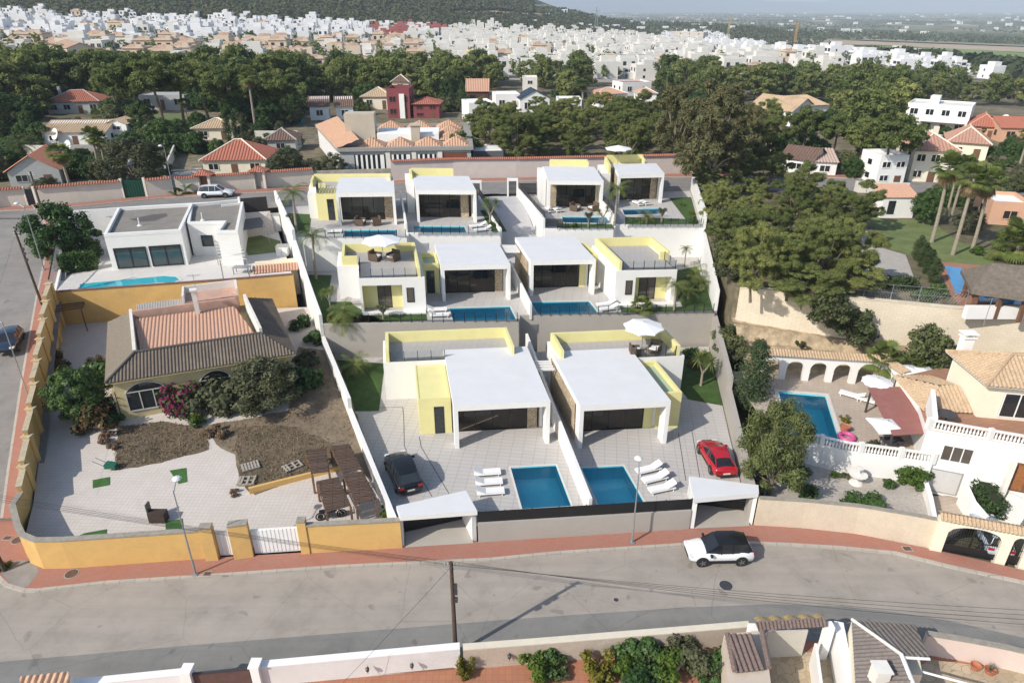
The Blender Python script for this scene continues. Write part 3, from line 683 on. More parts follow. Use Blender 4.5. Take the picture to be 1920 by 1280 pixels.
# louvred black screens
def louvre(name,label,cat,a,b,z0,z1,n,group=None,a2=None):
    """horizontal slats between posts"""
    a=Vector((*a[:2],0)); b=Vector((*b[:2],0)); L=(b-a).length; d=(b-a)/L; nn=Vector((-d.y,d.x,0)); t=thing(name,label,cat,(a+b)/2+Vector((0,0,z0)),group)
    m=MB()
    for i in range(n):
        z=z0+(i+.5)*(z1-z0)/n; m.obox((a+b)/2+Vector((0,0,z)),d*(L/2),nn*.012+Vector((0,0,.006)),Vector((0,0,(z1-z0)/n*.36)))
    m.build('slats',black,t)
    k=max(1,round(L/1.8))
    for i in range(k+1):
        p=a+d*(L*i/k); MB().box(p.x-.03,p.x+.03,p.y-.03+.04,p.y+.03+.04,z0-.05,z1+.02).build('post',black,t)
    return t
FW=[(-2.25,35.05),(12.05,36.35)]
wallthing('front_wall','plain warm grey street wall below the black louvred fence between the two white portals','street wall',FW,.25,-.2,1.7,greyw)
louvre('louvred_fence','black louvred fence on top of the grey street wall between the portals','fence',FW[0],FW[1],1.74,2.6,11)
louvre('screen_fence','dark louvred screen on the wall along the left side of the central lane','fence',(-1.5,77),(-4.4,91.5),9.3,10.3,7,'screens along the central lane')
louvre('screen_fence','dark screen on the wall along the right side of the central lane','fence',(3.85,78.2),(.95,92.8),9.95,10.6,5,'screens along the central lane')
louvre('screen_fence','short dark screen at the corner above the lane beside the back right loungers','fence',(3.95,78.0),(6.0,78.0),9.0,9.9,6,'screens along the central lane')
louvre('screen_fence','dark screen on the dividing wall beside the small palm of the back right garden','fence',(12.25,79.6),(11.3,88.5),9.98,10.7,5,'screens along the central lane')
# post fences on the terrace edges: each fence is a thing with its posts
def postfence(label,pts,z,n,h=.95):
    t=thing('post_fence',label,'fence',Vector((*pts[0],z)),group='low glass fences with black posts along terrace edges')
    L=[0]
    for a,b in zip(pts,pts[1:]): L.append(L[-1]+math.hypot(b[0]-a[0],b[1]-a[1]))
    g=MB()
    for a,b in zip(pts,pts[1:]): g.face([(a[0],a[1],z+.1),(b[0],b[1],z+.1),(b[0],b[1],z+h-.05),(a[0],a[1],z+h-.05)])
    g.build('glass_panel',railglass,t)
    for i in range(n):
        d=L[-1]*i/(n-1)
        for k in range(len(pts)-1):
            if L[k]-1e-6<=d<=L[k+1]+1e-6:
                s=(d-L[k])/(L[k+1]-L[k]); p=Vector(pts[k]).lerp(Vector(pts[k+1]),s); MB().box(p.x-.03,p.x+.03,p.y-.03,p.y+.03,z-.02,z+h).build('post',black,t); break
q2=px([(672,605),(970,602.5)],G2+.1); postfence('glass fence with black posts before the middle left pool and cactus',q2,G2+.1,16)
q2=px([(995,591.5),(1337,585.5)],G2+.1); postfence('glass fence with black posts before the middle right pool and palm garden',q2,G2+.1,20)
postfence('glass fence with black posts before the farthest left back pool',px([(594,446),(761,445)],G3+.1),G3+.1,11)
postfence('short glass fence before the second back pool and its lounger',px([(777,438.5),(930,438.5)],G3+.1),G3+.1,10,.95)
postfence('glass fence with black posts before the third back pool and its shrubs',px([(1045,430),(1150,430)],G3+.1),G3+.1,8)
postfence('glass fence before the back right lawn with the small palm',px([(1172,423.5),(1314,423.5)],G3+.1),G3+.1,11)
# ---- entrance portals
def portal(label,top,z,legs,gate,floor,zt=.35):
    c=P(*floor[0],0); t=thing('entrance_portal',label,'portal',(c.x,c.y,0),group='white entrance portals on the front street')
    pt=[tuple(P(u,v,z)[:2]) for u,v in top]
    MB().prism(pt,z-zt,z,0,1).build('roof',[white,roofw],t)
    for a,b,w in legs: MB().wall([a,b],w,-.1,z-zt).build('leg',white,t)
    a,b=gate; g=MB(); A=Vector((*a,0)); B=Vector((*b,0)); L=(B-A).length; d=(B-A)/L; nn=Vector((-d.y,d.x,0))
    for i in range(16): g.obox((A+B)/2+Vector((0,0,.42+i*.12)),d*(L/2),nn*.015,Vector((0,0,.045)))
    for i in range(9): g.obox(A+d*(L*i/8)+nn*.03+Vector((0,0,1.3)),d*.025,nn*.02,Vector((0,0,.97)))
    g.build('gate',black,t)
    MB().prism([tuple(P(u,v,.1)[:2]) for u,v in floor],-.1,[.14,.14,.3,.3]).build('ramp',greyw,t)
portal('white wedge-shaped entrance portal at the left end of the grey street wall',[(750,968),(894.8,957),(873.5,918.6),(743,948)],2.75,
  [((-7.2,34.55),(-7.35,35.6),.22),((-2.5,35.15),(-3.3,37.1),.3)],((-7.25,35.75),(-3.4,37.0)),[(760,1026),(888,1018),(868,977),(760,1001)])
portal('white entrance portal at the right end of the grey street wall, before the red car',[(1301,935),(1423,924),(1422,908.7),(1292,892)],2.75,
  [((12.25,36.3),(12.55,38.7),.3),((16.45,36.85),(16.75,37.7),.25)],((12.55,38.75),(16.7,37.75)),[(1294,991),(1405,986),(1402,960),(1310,950)])
def frameportal(label,u,v,w,h,d=.8):
    p=P(u,v,8.7); t=thing('entrance_portal',label,'gate frame',p,group='small white gate frames on the back street')
    MB().box(p.x-w/2,p.x-w/2+.22,p.y,p.y+d,8.6,8.7+h-.25).box(p.x+w/2-.22,p.x+w/2,p.y,p.y+d,8.6,8.7+h-.25).box(p.x-w/2,p.x+w/2,p.y,p.y+d,8.7+h-.25,8.7+h).build('frame',white,t)
    g=MB(); 
    for i in range(12): g.box(p.x-w/2+.22,p.x+w/2-.22,p.y+d*.5,p.y+d*.5+.03,8.8+i*.17,8.9+i*.17)
    g.build('gate',black,t)
frameportal('small white gate frame at the top of the central lane, right-hand one',961,369,1.5,2.4)
frameportal('small white gate frame behind the second back villa, left of the lane',893,372,1.5,2.3)
louvre('yard_gate','long dark louvred gate beside the right-hand gate frame','gate',(1.0,94.2),(3.4,94.3),8.8,10.3,9)
louvre('yard_gate','dark louvred gate behind the farthest left back villa','gate',(-13.9,91),(-12.6,91.2),8.8,10.6,9)
# pergola slats linking the porticos
def slats(label,pts,z,n,m=None):
    a,b,c,d=[Vector((*P(u,v,z)[:2],z)) for u,v in pts]; t=thing('pergola',label,'pergola',(a+b+c+d)/4-Vector((0,0,z)),group='white slatted pergolas between porticos')
    for i in range(n):
        s=i/(n-1); p=a.lerp(d,s); q=b.lerp(c,s); dd=(q-p).normalized(); nn=Vector((-dd.y,dd.x,0))
        m=MB().obox((p+q)/2,(q-p)/2,nn*.05,Vector((0,0,.1))); m.build('slat',white,t)
slats('white slatted pergola between the two middle porticos',[(945,472),(975,472),(968,461),(938,461)],8.3,6)
slats('white slatted pergola between the two front porticos',[(998,693),(1040,692),(1032,678),(990,679)],4.6,4)
# ================= OCHRE HOUSE PLOT (left) =================
def YZ(y): return .6+.07*max(0,y-34)
def PF(u,v,zf,dz=0):
    z=1.
    for _ in range(40): p=P(u,v,z+dz); z=.6*z+.4*zf(p.y)
    return P(u,v,z+dz)
def pz(L,zf): return [tuple(PF(u,v,zf)[:2]) for u,v in L]
def Lx(y):      # x of the side street's kerb at y
    for a,b in zip(Lk,Lk[1:]):
        if a.y<=y<=b.y: s=(y-a.y)/(b.y-a.y); return a.x+(b.x-a.x)*s
    return Lk[0].x if y<Lk[0].y else Lk[-1].x
LW=lambda y:Lx(y)+2.05
fw=px([(41,1000),(46,1020),(52,1042),(60,1058),(84,1068),(133,1067),(410,1047)])
yard=[(LW(38)+.2,38),(fw[1][0]+.2,fw[1][1]+.1),(fw[3][0]+.3,fw[3][1]+.3)]+[(x,y+.15) for x,y in fw[4:]]+[(-7.6,34.8)]+[(xL(y),y) for y in (45,55,66,68)]+[(-29.3,67.4),(-46.6,64)]+[(LW(y)+.1,y) for y in (60,54,48,43)]
triang('yard_paving',yard,lambda x,y:YZ(y),paveB)
drygr=mat('dry_weeds',(.15,.115,.075),.98,.4,3.,fine=9,stain=(.07,.065,.035),st_amt=.8,bmp=.8)
dirt=mat('dry_earth',(.21,.165,.115),.98,.25,1.2,fine=9,stain=(.15,.115,.075),st_amt=.8,bmp=.5)
def rag(poly,amp=.35,n=5):
    out=[]
    for a,b in zip(poly,poly[1:]+poly[:1]):
        a=Vector(a);b=Vector(b); L=(b-a).length; k=max(1,int(L/.7)); d=(b-a).normalized(); nn=Vector((-d.y,d.x))
        for i in range(k): out.append(tuple(a.lerp(b,i/k)+nn*rnd.uniform(-amp,amp)*(i>0)))
    return out
d1=pz([(215,882),(219,800),(300,790),(384,800),(391,843),(300,868)],YZ)
triang('dead_lawn',rag(d1,.12),lambda x,y:YZ(y)+.02,drygr)
d2=pz([(384,798),(400,835),(441,850),(452,925),(470,935),(520,905),(578,900),(690,860),(735,968),(700,865),(660,760),(620,640),(560,640),(545,760)],YZ)
dyp=pz([(384,798),(405,832),(441,852),(450,905),(478,928),(530,905),(590,890),(655,868),(672,792),(652,735),(600,690),(560,700),(540,770)],YZ)
triang('dry_yard',rag(pz([(384,798),(405,832),(441,852),(450,905),(478,928),(530,905),(590,890),(655,868),(700,900),(742,972),(672,792),(652,735),(628,660),(560,650),(540,770)],YZ),.15),lambda x,y:YZ(y)+.02,dirt)
dw=pz([(445,860),(470,925),(540,900),(620,872),(640,845),(560,800),(440,800)],YZ); triang('weed_patch',rag(dw,.3),lambda x,y:YZ(y)+.03,drygr)
# tufts of dead weeds
wm=leafmat('dead_weed_blades',(.16,.12,.075),(.30,.23,.15),.1,.9)
mb=MB(); r=random.Random(3)
import mathutils.geometry as MG
def inpoly(p,poly):
    c=False; n=len(poly)
    for i in range(n):
        x0,y0=poly[i]; x1,y1=poly[i-1]
        if (y0>p[1])!=(y1>p[1]) and p[0]<(x1-x0)*(p[1]-y0)/(y1-y0)+x0: c=not c
    return c
for poly,n in ((d1,2600),(dw,2200),(dyp,3600)):
    xs_=[p[0] for p in poly]; ys_=[p[1] for p in poly]
    for _ in range(n):
        p=(r.uniform(min(xs_),max(xs_)),r.uniform(min(ys_),max(ys_)))
        if not inpoly(p,poly): continue
        a=r.uniform(0,6.28); h=r.uniform(.08,.28); w=r.uniform(.02,.05); dx,dy=math.cos(a)*w,math.sin(a)*w; lx,ly=r.uniform(-.15,.15),r.uniform(-.15,.15); z=YZ(p[1])+.01
        mb.face([(p[0]-dx,p[1]-dy,z),(p[0]+dx,p[1]+dy,z),(p[0]+lx,p[1]+ly,z+h)])
tag(mb.build('dead_weeds',wm,origin=(0,0,0)),kind='stuff')
# perimeter wall along the side street, stepping up with the slope
sandc=mat('coping_limestone',(.50,.42,.28),.9,.2,4,fine=12)
t=thing('stepped_wall','ochre garden wall with pale stone coping stepping up along the side street','garden wall',(LW(38),38,0))
ysn=[37.3,39.5,42.5,45.5,48.5,51.5,54.5,57.5,60.5,63.6]
for a,b in zip(ysn,ysn[1:]):
    zt=hL((a+b)/2)+2.35; pts=[(LW(a)-.1,a),(LW(b)-.1,b)]
    MB().wall(pts,.24,-.3,zt).build('wall_panel',ochre,t); MB().wall(pts,.40,zt,zt+.1).build('coping',sandc,t)
    MB().prism([(LW(b)-.35,b-.2),(LW(b)+.2,b-.2),(LW(b)+.2,b+.2),(LW(b)-.35,b+.2)],-.3,zt+.16).prism([(LW(b)-.42,b-.27),(LW(b)+.27,b-.27),(LW(b)+.27,b+.27),(LW(b)-.42,b+.27)],zt+.16,zt+.25,1).build('pier',[ochre,sandc],t)
t=thing('ochre_wall','curved ochre street wall with grey coping left of the white gates','street wall',P(250,1060,0))
pts=[(LW(37.3)-.1,37.3)]+[(x+.05,y+.1) for x,y in fw]
MB().wall(pts,.26,-.2,2.35).build('wall_panel',ochre,t); MB().wall(pts,.38,2.35,2.44).build('coping',coping,t)
def gate_col(u0,u1,v0,v1,z1,label):
    a=P(u0,v0,0);b=P(u1,v1,0); MB().wall([a,b],.45,-.2,z1,0).wall([a,b],.55,z1,z1+.08,1).build('pier',[ochre,coping],t)
gate_col(389,412,1050,1048,2.75,''); gate_col(441,477,1047,1042,2.8,'')
t=thing('ochre_wall','straight ochre street wall with grey coping right of the white gates','street wall',P(660,1033,0))
a=P(567,1037.5,0);b=P(755,1027,0); MB().wall([a,b],.26,-.2,2.35).build('wall_panel',ochre,t); MB().wall([a,b],.38,2.35,2.44).build('coping',coping,t)
gate_col(567,583,1037,1036,2.75,'')
def panelgate(label,u0,v0,u1,v1,h,n,m,name='gate',nm='white_panel'):
    a=P(u0,v0,0);b=P(u1,v1,0); A=Vector((a.x,a.y,0));B=Vector((b.x,b.y,0)); d=(B-A); L=d.length; d/=L; nn=Vector((-d.y,d.x,0)); t=thing(name,label,'gate',(A+B)/2+nn*.15)
    MB().obox((A+B)/2+nn*.15+Vector((0,0,.12+h/2)),d*(L/2),nn*.02,Vector((0,0,h/2-.02))).build('panel',m,t)
    q=MB()
    for i in range(n): q.obox(A+d*(L*(i+.5)/n)+nn*.115+Vector((0,0,.12+h/2)),d*(L/n*.38),nn*.014,Vector((0,0,h/2-.12)))
    q.build('boards',m,t)
whitep=mat('white_paint',(.82,.82,.80),.5,.03,2)
panelgate('narrow white pedestrian gate between ochre piers',413,1047,441,1045,2.05,4,whitep)
panelgate('wide white driveway gate between ochre piers',478,1043,567,1037,2.05,12,whitep)
# yellow wall shared with the white house
wallthing('ochre_wall','long ochre wall with brown coping between the pool deck and the ochre house','garden wall',[(-47.2,63.9),(-29.3,67.2),(-23.3,68.4)],.28,0,[6.3,6.5,6.6],ochre,.06,mat('brown_coping',(.2,.1,.075),.9,.2,4))
# ---- ochre house
H0=.9
FL_=Vector((-32.2,47.1)); FR_2=Vector((-18.6,52.3)); BL_=Vector((-38.2,58.8)); BR_=Vector((-24.5,64.6))
ze,zr=5.3,6.5
R1=Vector((-31.1,50.2)); R2=Vector((-21.9,53.9)); R0=Vector((-35.7,58.7)); R3=Vector((-26.1,61.8))
t=thing('ochre_house','old ochre villa with grey-brown tiled roof around a terracotta roof, behind bushes','house',(-28,55,H0))
def v3(p,z): return Vector((p[0],p[1],z))
ins=lambda p,c,k:Vector(p).lerp(Vector(c),k)
cen=(FL_+FR_2+BL_+BR_)/4
paley=mat('faded_yellow_render',(.56,.46,.25),.9,.12,1.2,stain=(.35,.28,.17),st_amt=.6)
WFL,WFR,WBR,WBL=[ins(p,cen,.06) for p in (FL_,FR_2,BR_,BL_)]
wallp=MB().prism([WFL,WFR,WBR,WBL],0,ze-.05).build('wall',paley,t)
def roofp(name,polys,m,extra=None,par=t,under=.12):
    mb=MB()
    for pl in polys: mb.corr(pl,.26,.075,0)
    for pl in polys: mb.face([p-Vector((0,0,under)) for p in pl],1)
    return mb.build(name,[m,paley],par)
roofp('tiled_roof',[[v3(FL_,ze),v3(FR_2,ze),v3(R2,zr),v3(R1,zr)]],greytile); 
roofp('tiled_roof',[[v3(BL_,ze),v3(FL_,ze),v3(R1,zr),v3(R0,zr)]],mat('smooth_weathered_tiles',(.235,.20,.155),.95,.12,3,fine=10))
roofp('tiled_roof',[[v3(FR_2,ze),v3(BR_,ze),v3(R3,zr),v3(R2,zr)]],greytile)
mb=MB(); hipm=mat('ridge_caps',(.09,.085,.08),.9,.2,4)
for a,b in ((v3(FL_,ze),v3(R1,zr)),(v3(R1,zr),v3(R2,zr)),(v3(R1,zr),v3(R0,zr))): mb.tube(a+Vector((0,0,.06)),b+Vector((0,0,.06)),.12,n=8)
mb.build('ridge_caps',hipm,t)
# inner court: parapet walls and the terracotta roof pitch
T0=v3(R1.lerp(R2,.02),5.9);T1=v3(R2.lerp(R1,.03),5.9);T2=v3((-26.6,60.2),6.35);T3=v3((-34.6,57.2),6.35)
mb=MB().corr([T0+Vector((.1,.2,0)),T1+Vector((-.1,.2,0)),T2,T3],.30,.055,0); mb.build('terracotta_roof',terra,t)
pinkw=mat('faded_pink_render',(.55,.34,.26),.9,.12,1.5,stain=(.35,.27,.22),st_amt=.6)
MB().wall([R1,R0],.25,4.5,6.75).wall([R3,R2],.25,4.5,7.0).build('parapet',offw,t)
MB().wall([(-34.9,57.6),(-26.6,60.9)],.25,4.5,7.0).build('parapet',pinkw,t)
mb=MB().corr([v3((-35.0,58.2),6.2),v3((-27.6,61.3),6.2),v3((-28.2,63.0),6.6),v3((-35.8,60.1),6.6)],.14,.04,0); mb.build('corrugated_roof',mat('corrugated_sheet',(.42,.40,.37),.7,.1,3),t)
p0=Vector((-31.0,59.6));ex_=Vector((.92,.38));ey_=Vector((-.38,.92))
c=lambda x,y:(p0+ex_*x+ey_*y)
MB().prism([c(0,0),c(4.8,0),c(4.8,2.6),c(0,2.6)],4.5,7.0).build('rooftop_terrace',pinkw,t)
MB().wall([c(4.8,0),c(4.8,2.6),c(0,2.6),c(0,0)],.18,7.0,7.7).build('terrace_parapet',offw,t)
ch=MB().prism([c(.9,-1.7),c(1.3,-1.7),c(1.3,-1.3),c(.9,-1.3)],5.8,8.6).prism([c(.8,-1.8),c(1.4,-1.8),c(1.4,-1.2),c(.8,-1.2)],8.6,8.75); ch.build('chimney',offw,t)
# arched openings on the front
def archwin(a,b,z0,zs,rise,par,fm,gm,nm=3,proud=.03,name='window'):
    A=Vector((*a,0));B=Vector((*b,0));d=(B-A);L=d.length;d/=L;nn=Vector((d.y,-d.x,0))
    pts=[A+d*(L*i/12)+Vector((0,0,zs+rise*math.sin(math.pi*i/12)**.7 if rise else zs)) for i in range(13)]
    g=MB().face([A+Vector((0,0,z0))+nn*proud]+[B+Vector((0,0,z0))+nn*proud]+[p+nn*proud for p in pts[::-1]]); w=g.build(name,gm,par)
    f=MB()
    for i in range(nm+1):
        x=L*i/nm; f.obox(A+d*x+nn*(proud+.03)+Vector((0,0,(z0+zs)/2)),d*.04,nn*.02,Vector((0,0,(zs-z0)/2)))
    for p,q in zip(pts,pts[1:]): f.tube(p+nn*(proud+.03),q+nn*(proud+.03),.045,n=5)
    f.obox((A+B)/2+nn*(proud+.03)+Vector((0,0,z0)),d*(L/2),nn*.02,Vector((0,0,.05))).obox((A+B)/2+nn*(proud+.03)+Vector((0,0,zs)),d*(L/2),nn*.02,Vector((0,0,.035)))
    f.build('frame',fm,par); return w
wl=lambda s:tuple(WFL.lerp(WFR,s))
frg=mat('weathered_white_frames',(.55,.54,.5),.6,.1,3)
archwin(wl(.05),wl(.27),2.3,4.0,.8,t,frg,glassd); archwin(wl(.46),wl(.64),2.3,4.0,.8,t,frg,glassd); archwin(wl(.76),wl(.97),2.3,4.0,.8,t,frg,glassd)
side=lambda s:tuple(WBL.lerp(WFL,s))
MB().obox(Vector((*side(.93),2.6))+Vector((-.12,0,0)),Vector((.1,0,0)),Vector((.35,-.8,0)),Vector((0,0,1.6))).build('stone_pier',rubble('dry_stone_yellow',[(.38,.32,.2),(.5,.44,.3),(.3,.26,.18)],4.),t)
# small outbuilding with tiled awning at the back right
q=P(528,545,3.2); t=thing('outbuilding','small pale outbuilding with a strip of orange tiles and a grey door','shed',(q.x,q.y,YZ(q.y)))
e1=Vector((.96,.28,0));e2=Vector((-.28,.96,0)); o=Vector((q.x-2.2,q.y-1.4,0)); zz=YZ(q.y)
pr=lambda a,b:tuple((o+e1*a+e2*b)[:2])
MB().prism([pr(0,0),pr(4.6,0),pr(4.6,3),pr(0,3)],zz-.4,zz+2.9).build('wall',cream,t)
MB().corr([o+e1*-.1+e2*-.9+Vector((0,0,zz+2.75)),o+e1*4.8+e2*-.9+Vector((0,0,zz+2.75)),o+e1*4.8+e2*.3+Vector((0,0,zz+3.25)),o+e1*-.1+e2*.3+Vector((0,0,zz+3.25))],.3,.09).build('tiled_awning',terra,t)
MB().prism([pr(1.6,-.05),pr(2.5,-.05),pr(2.5,.02),pr(1.6,.02)],zz,zz+2.1).build('door',steel,t)
# wooden pergola beside the side-street wall
def pergola(label,pts,z,zf,nb,m,ground,r=.05,name='pergola',posts=(0,1,2,3),cat='pergola'):
    a,b,c_,d=[v3(P(u,v,z),z) for u,v in pts]; t=thing(name,label,cat,((a+b+c_+d)/4*1).xy.to_3d()+Vector((0,0,ground)))
    for k in posts:
        p=(a,b,c_,d)[k]; MB().tube((p.x,p.y,ground-.1),(p.x,p.y,z-.05),r*1.2,n=6).build('post',m,t)
    for p,q in ((a,d),(b,c_)): MB().obox((p+q)/2-Vector((0,0,.06)),(q-p)/2,Vector((.05,0,0)),Vector((0,0,.06))).build('beam',m,t)
    for i in range(nb):
        s=(i+.5)/nb; p=a.lerp(d,s);q=b.lerp(c_,s); e=(q-p)*.06; MB().obox((p+q)/2+Vector((0,0,.04)),(q-p)/2+e,Vector((0,.035,0)),Vector((0,0,.05))).build('slat',m,t)
    return t
pergola('bare brown wooden pergola in the corner under the ochre wall','' or [(92,588),(152,580),(161,555),(98,562)],5.0,0,7,brownw,YZ(60))
# dark slatted carport canopies
carportm=brickmat('old_reed_slats',(.115,.075,.055),(.15,.10,.075),(.03,.02,.015),1.6,.16,.03,.95,.5,rot=-12,var=.6,stain=(.07,.045,.035),bmp=.6)
cps=[('dark slatted canopy, back left of the four by the boundary wall',[(585,888),(617,884),(609,840),(573,845)]),('dark slatted canopy, back right of the four by the boundary wall',[(643,887),(679,879),(654,832),(620,837)]),
('dark slatted canopy, front left of the four, over the parked motorcycle',[(612,960),(657,947),(633,894),(594,902)]),('dark slatted canopy, front right of the four, nearest the ochre wall',[(668,946),(704,936),(680,883),(643,889)])]
for lb,pts in cps:
    z=2.65; a,b,c_,d=[v3(P(u,v,z),z) for u,v in pts]; g=YZ((a.y+c_.y)/2); t=thing('carport_canopy',lb,'canopy',v3((a+b+c_+d)/4,g),'slatted carport canopies')
    sm_=MB(); n=18
    for i in range(n):
        s=(i+.5)/n; p=a.lerp(d,s);q=b.lerp(c_,s); j=rnd.uniform(-.05,.05); sm_.obox((p+q)/2+Vector((j,0,rnd.uniform(-.01,.03))),(q-p)/2*rnd.uniform(.97,1.05),(d-a)/n*.47,Vector((0,0,.02)))
    sm_.build('slatted_roof',carportm,t)
    for p,q in ((a,d),(b,c_)): MB().obox(p.lerp(q,.5)-Vector((0,0,.09)),(q-p)/2,Vector((.05,0,0)),Vector((0,0,.06))).build('beam',brownw,t)
    for p in (a,b,c_,d): MB().box(p.x-.06,p.x+.06,p.y-.06,p.y+.06,g-.1,z-.14).build('post',brownw,t)
wallthing('low_wall','low ochre kerb wall between the weeds and the paved yard, under the canopies','low wall',pz([(468,925),(540,905),(585,893),(640,880)],YZ),.2,.8,1.45,ochre)
# pallets, turf rolls, wheelbarrow, fire box
def pallet(label,u,v,rz,w=1.3,d=1.0,miss=False):
    p=PF(u,v,YZ); t=thing('pallet',label,'pallet',p+Vector((0,0,.05)),'old wooden pallets on the weeds',rz); ORG[t.name]=Vector((0,0,0))
    for i in range(6):
        x=-w/2+w*(i+.5)/6
        if miss and i in (2,4): continue
        MB().box(x-.075,x+.075,-d/2,d/2,.12,.145).build('board',palew,t)
    for y in (-d/2+.06,0,d/2-.06): MB().box(-w/2,w/2,y-.045,y+.045,.0,.115).build('bearer',palew,t)
palew=mat('silvered_wood',(.36,.32,.27),.9,.2,6)
pallet('weathered pallet lying on the weeds, leftmost of the upper pair',470,876,.5); pallet('broken pallet with gaps, right of the other one on the weeds',549,876,.7,1.4,.9,True); pallet('pallet at the edge of the weeds beside the paved yard',463,903,.1,1.25,1.0,True)
for lb,q in (('square green turf patch on the yard beside the lamp head',[(335,907),(351,903),(349,877),(318,882)]),('green turf patch on the paved yard nearest the dead lawn',[(174,915),(206,909),(206,894),(174,900)]),('green turf patch just behind the ochre wall, near the dark metal box',[(311,997),(344,990),(342,972),(310,978)]),('green turf strip half in the wall shadow behind the ochre wall',[(145,1005),(200,1004),(200,992),(160,999)])):
    pl=pz(q,YZ); mb=MB().prism(pl,[YZ(y)+.0 for x,y in pl],[YZ(y)+.03 for x,y in pl]); tag(mb.build('turf_patch',turf),lb,'turf patch','artificial turf patches')
p=PF(299,975,YZ); t=thing('fire_box','dark rusty metal box with a flue standing on the paved yard','barbecue',p)
MB().box(p.x-.55,p.x+.55,p.y-.3,p.y+.3,p.z,p.z+.75).build('box',mat('rusty_dark_steel',(.06,.04,.032),.7,.3,4),t)
MB().box(p.x-.66,p.x-.55,p.y-.1,p.y+.35,p.z,p.z+1.35).build('flue',darkm,t)
p=PF(209,880,YZ); t=thing('wheelbarrow','small green wheelbarrow with long handles at the edge of the dead lawn','wheelbarrow',p)
gm_=mat('green_paint',(.02,.13,.08),.5,.2,4)
MB().prism([(p.x-.3,p.y-.3),(p.x+.45,p.y-.25),(p.x+.45,p.y+.25),(p.x-.3,p.y+.3)],p.z+.25,[p.z+.6,p.z+.5,p.z+.5,p.z+.6]).build('tray',gm_,t)
MB().tube(p+Vector((-.25,.2,.4)),p+Vector((-1.25,.45,.75)),.02).build('handle',darkm,t); MB().tube(p+Vector((-.25,-.2,.4)),p+Vector((-1.25,0,.75)),.02).build('handle',darkm,t)
MB().tube(p+Vector((.5,-.04,.17)),p+Vector((.5,.06,.17)),.17,n=14).build('wheel',black,t)
# ================= WHITE FLAT-ROOFED HOUSE =================
WZ=6.0
slab('pool_house_deck',[(-47,64.2),(-29.3,67.5),(-23.4,68.6),(-31.4,88.5),(-60,86.5),(-56,80),(-52,73)],WZ,brickmat('white_deck_tiles',(.66,.63,.59),(.62,.6,.56),(.5,.47,.43),.8,.8,.01,.7,0,rot=12,var=.25))
t=thing('flat_roofed_house','white modern house with grey flat roofs and two big sliding windows by its pool','house',(-40,76,WZ),)
M1=[(-44.1,71.3),(-36.6,72.9),(-38.1,85.8),(-49.8,82.0)]; 
M1=[(-44.1,71.3),(-36.5,73.0),(-39.9,84.3),(-48.3,82.3)]
M2=[(-37.2,76.2),(-33.2,76.6),(-32.5,72.8),(-30.2,72.9),(-34.5,87.0),(-40.3,84.4)]
roofg=mat('grey_flat_roof',(.24,.225,.20),.95,.12,.7,stain=(.32,.26,.2),st_amt=.6,fine=6)
MB().prism(M1,WZ-.5,WZ+3.75,0,1).build('main_block',[white,roofg],t); MB().prism(M2,WZ-.5,WZ+3.65,0,1).build('side_block',[white,roofg],t)
def ring(poly,th,z0,z1):
    c=[Vector(p) for p in poly]; m=MB(); n=len(c); A=sum(c[i].x*c[(i+1)%n].y-c[(i+1)%n].x*c[i].y for i in range(n)); s=1 if A>0 else -1; inn=[]
    for i in range(n):
        a=(c[i]-c[i-1]).normalized(); b=(c[(i+1)%n]-c[i]).normalized(); na=Vector((-a.y,a.x))*s; nb_=Vector((-b.y,b.x))*s; bi=(na+nb_); bi=bi/bi.length; k=th/max(.3,bi.dot(na)); inn.append(c[i]+bi*k)
    for i in range(n):
        j=(i+1)%n; m.prism([c[i],c[j],inn[j],inn[i]],z0,z1)
    return m
ring(M1,.32,WZ+3.7,WZ+4.1).build('parapet',white,t); ring(M2,.3,WZ+3.6,WZ+4.0).build('parapet',white,t)
def onwall(a,b,s0,s1,z0,z1,name,par,fm,gm,n=2,hb=False,th=.06):
    A=Vector((*a[:2],0));B=Vector((*b[:2],0));p=A.lerp(B,s0);q=A.lerp(B,s1);d=(q-p);L=d.length;d/=L;nn=Vector((d.y,-d.x,0))
    w=MB().obox((p+q)/2+nn*.01+Vector((0,0,(z0+z1)/2)),d*(L/2),nn*.02,Vector((0,0,(z1-z0)/2))).build(name,gm,par)
    f=MB()
    for i in range(n+1): x=min(max(L*i/n,th/2),L-th/2); f.obox(p+d*x+nn*.05+Vector((0,0,(z0+z1)/2)),d*th/2,nn*.025,Vector((0,0,(z1-z0)/2)))
    f.obox((p+q)/2+nn*.052+Vector((0,0,z0+th/2)),d*(L/2-th),nn*.022,Vector((0,0,th/2))).obox((p+q)/2+nn*.052+Vector((0,0,z1-th/2)),d*(L/2-th),nn*.022,Vector((0,0,th/2)))
    f.build('frame',fm,par); return w
glassp=mat('pool_side_glass',(.035,.06,.065),.05,.2,1,spec=.9)
onwall(M1[0],M1[1],.07,.49,WZ+.1,WZ+2.45,'sliding_window',t,black,glassp,2,th=.12); onwall(M1[0],M1[1],.53,.95,WZ+.1,WZ+2.45,'sliding_window',t,black,glassp,2,th=.12)
onwall((-37.2,76.2),(-33.2,76.6),.3,.62,WZ+1.1,WZ+2.4,'window',t,black,glassd,1,th=.1)
for u,v in ((262,423),(380,413)):
    p=P(u,v,WZ+3.75); MB().tube(p,p+Vector((0,0,.9)),.07).lathe(p,[(.3,0),(.12,.12),(.08,.2)],10).build('roof_vent',white,t)
dark_stain=mat('puddle_stain',(.12,.105,.10),.8,.1,2)
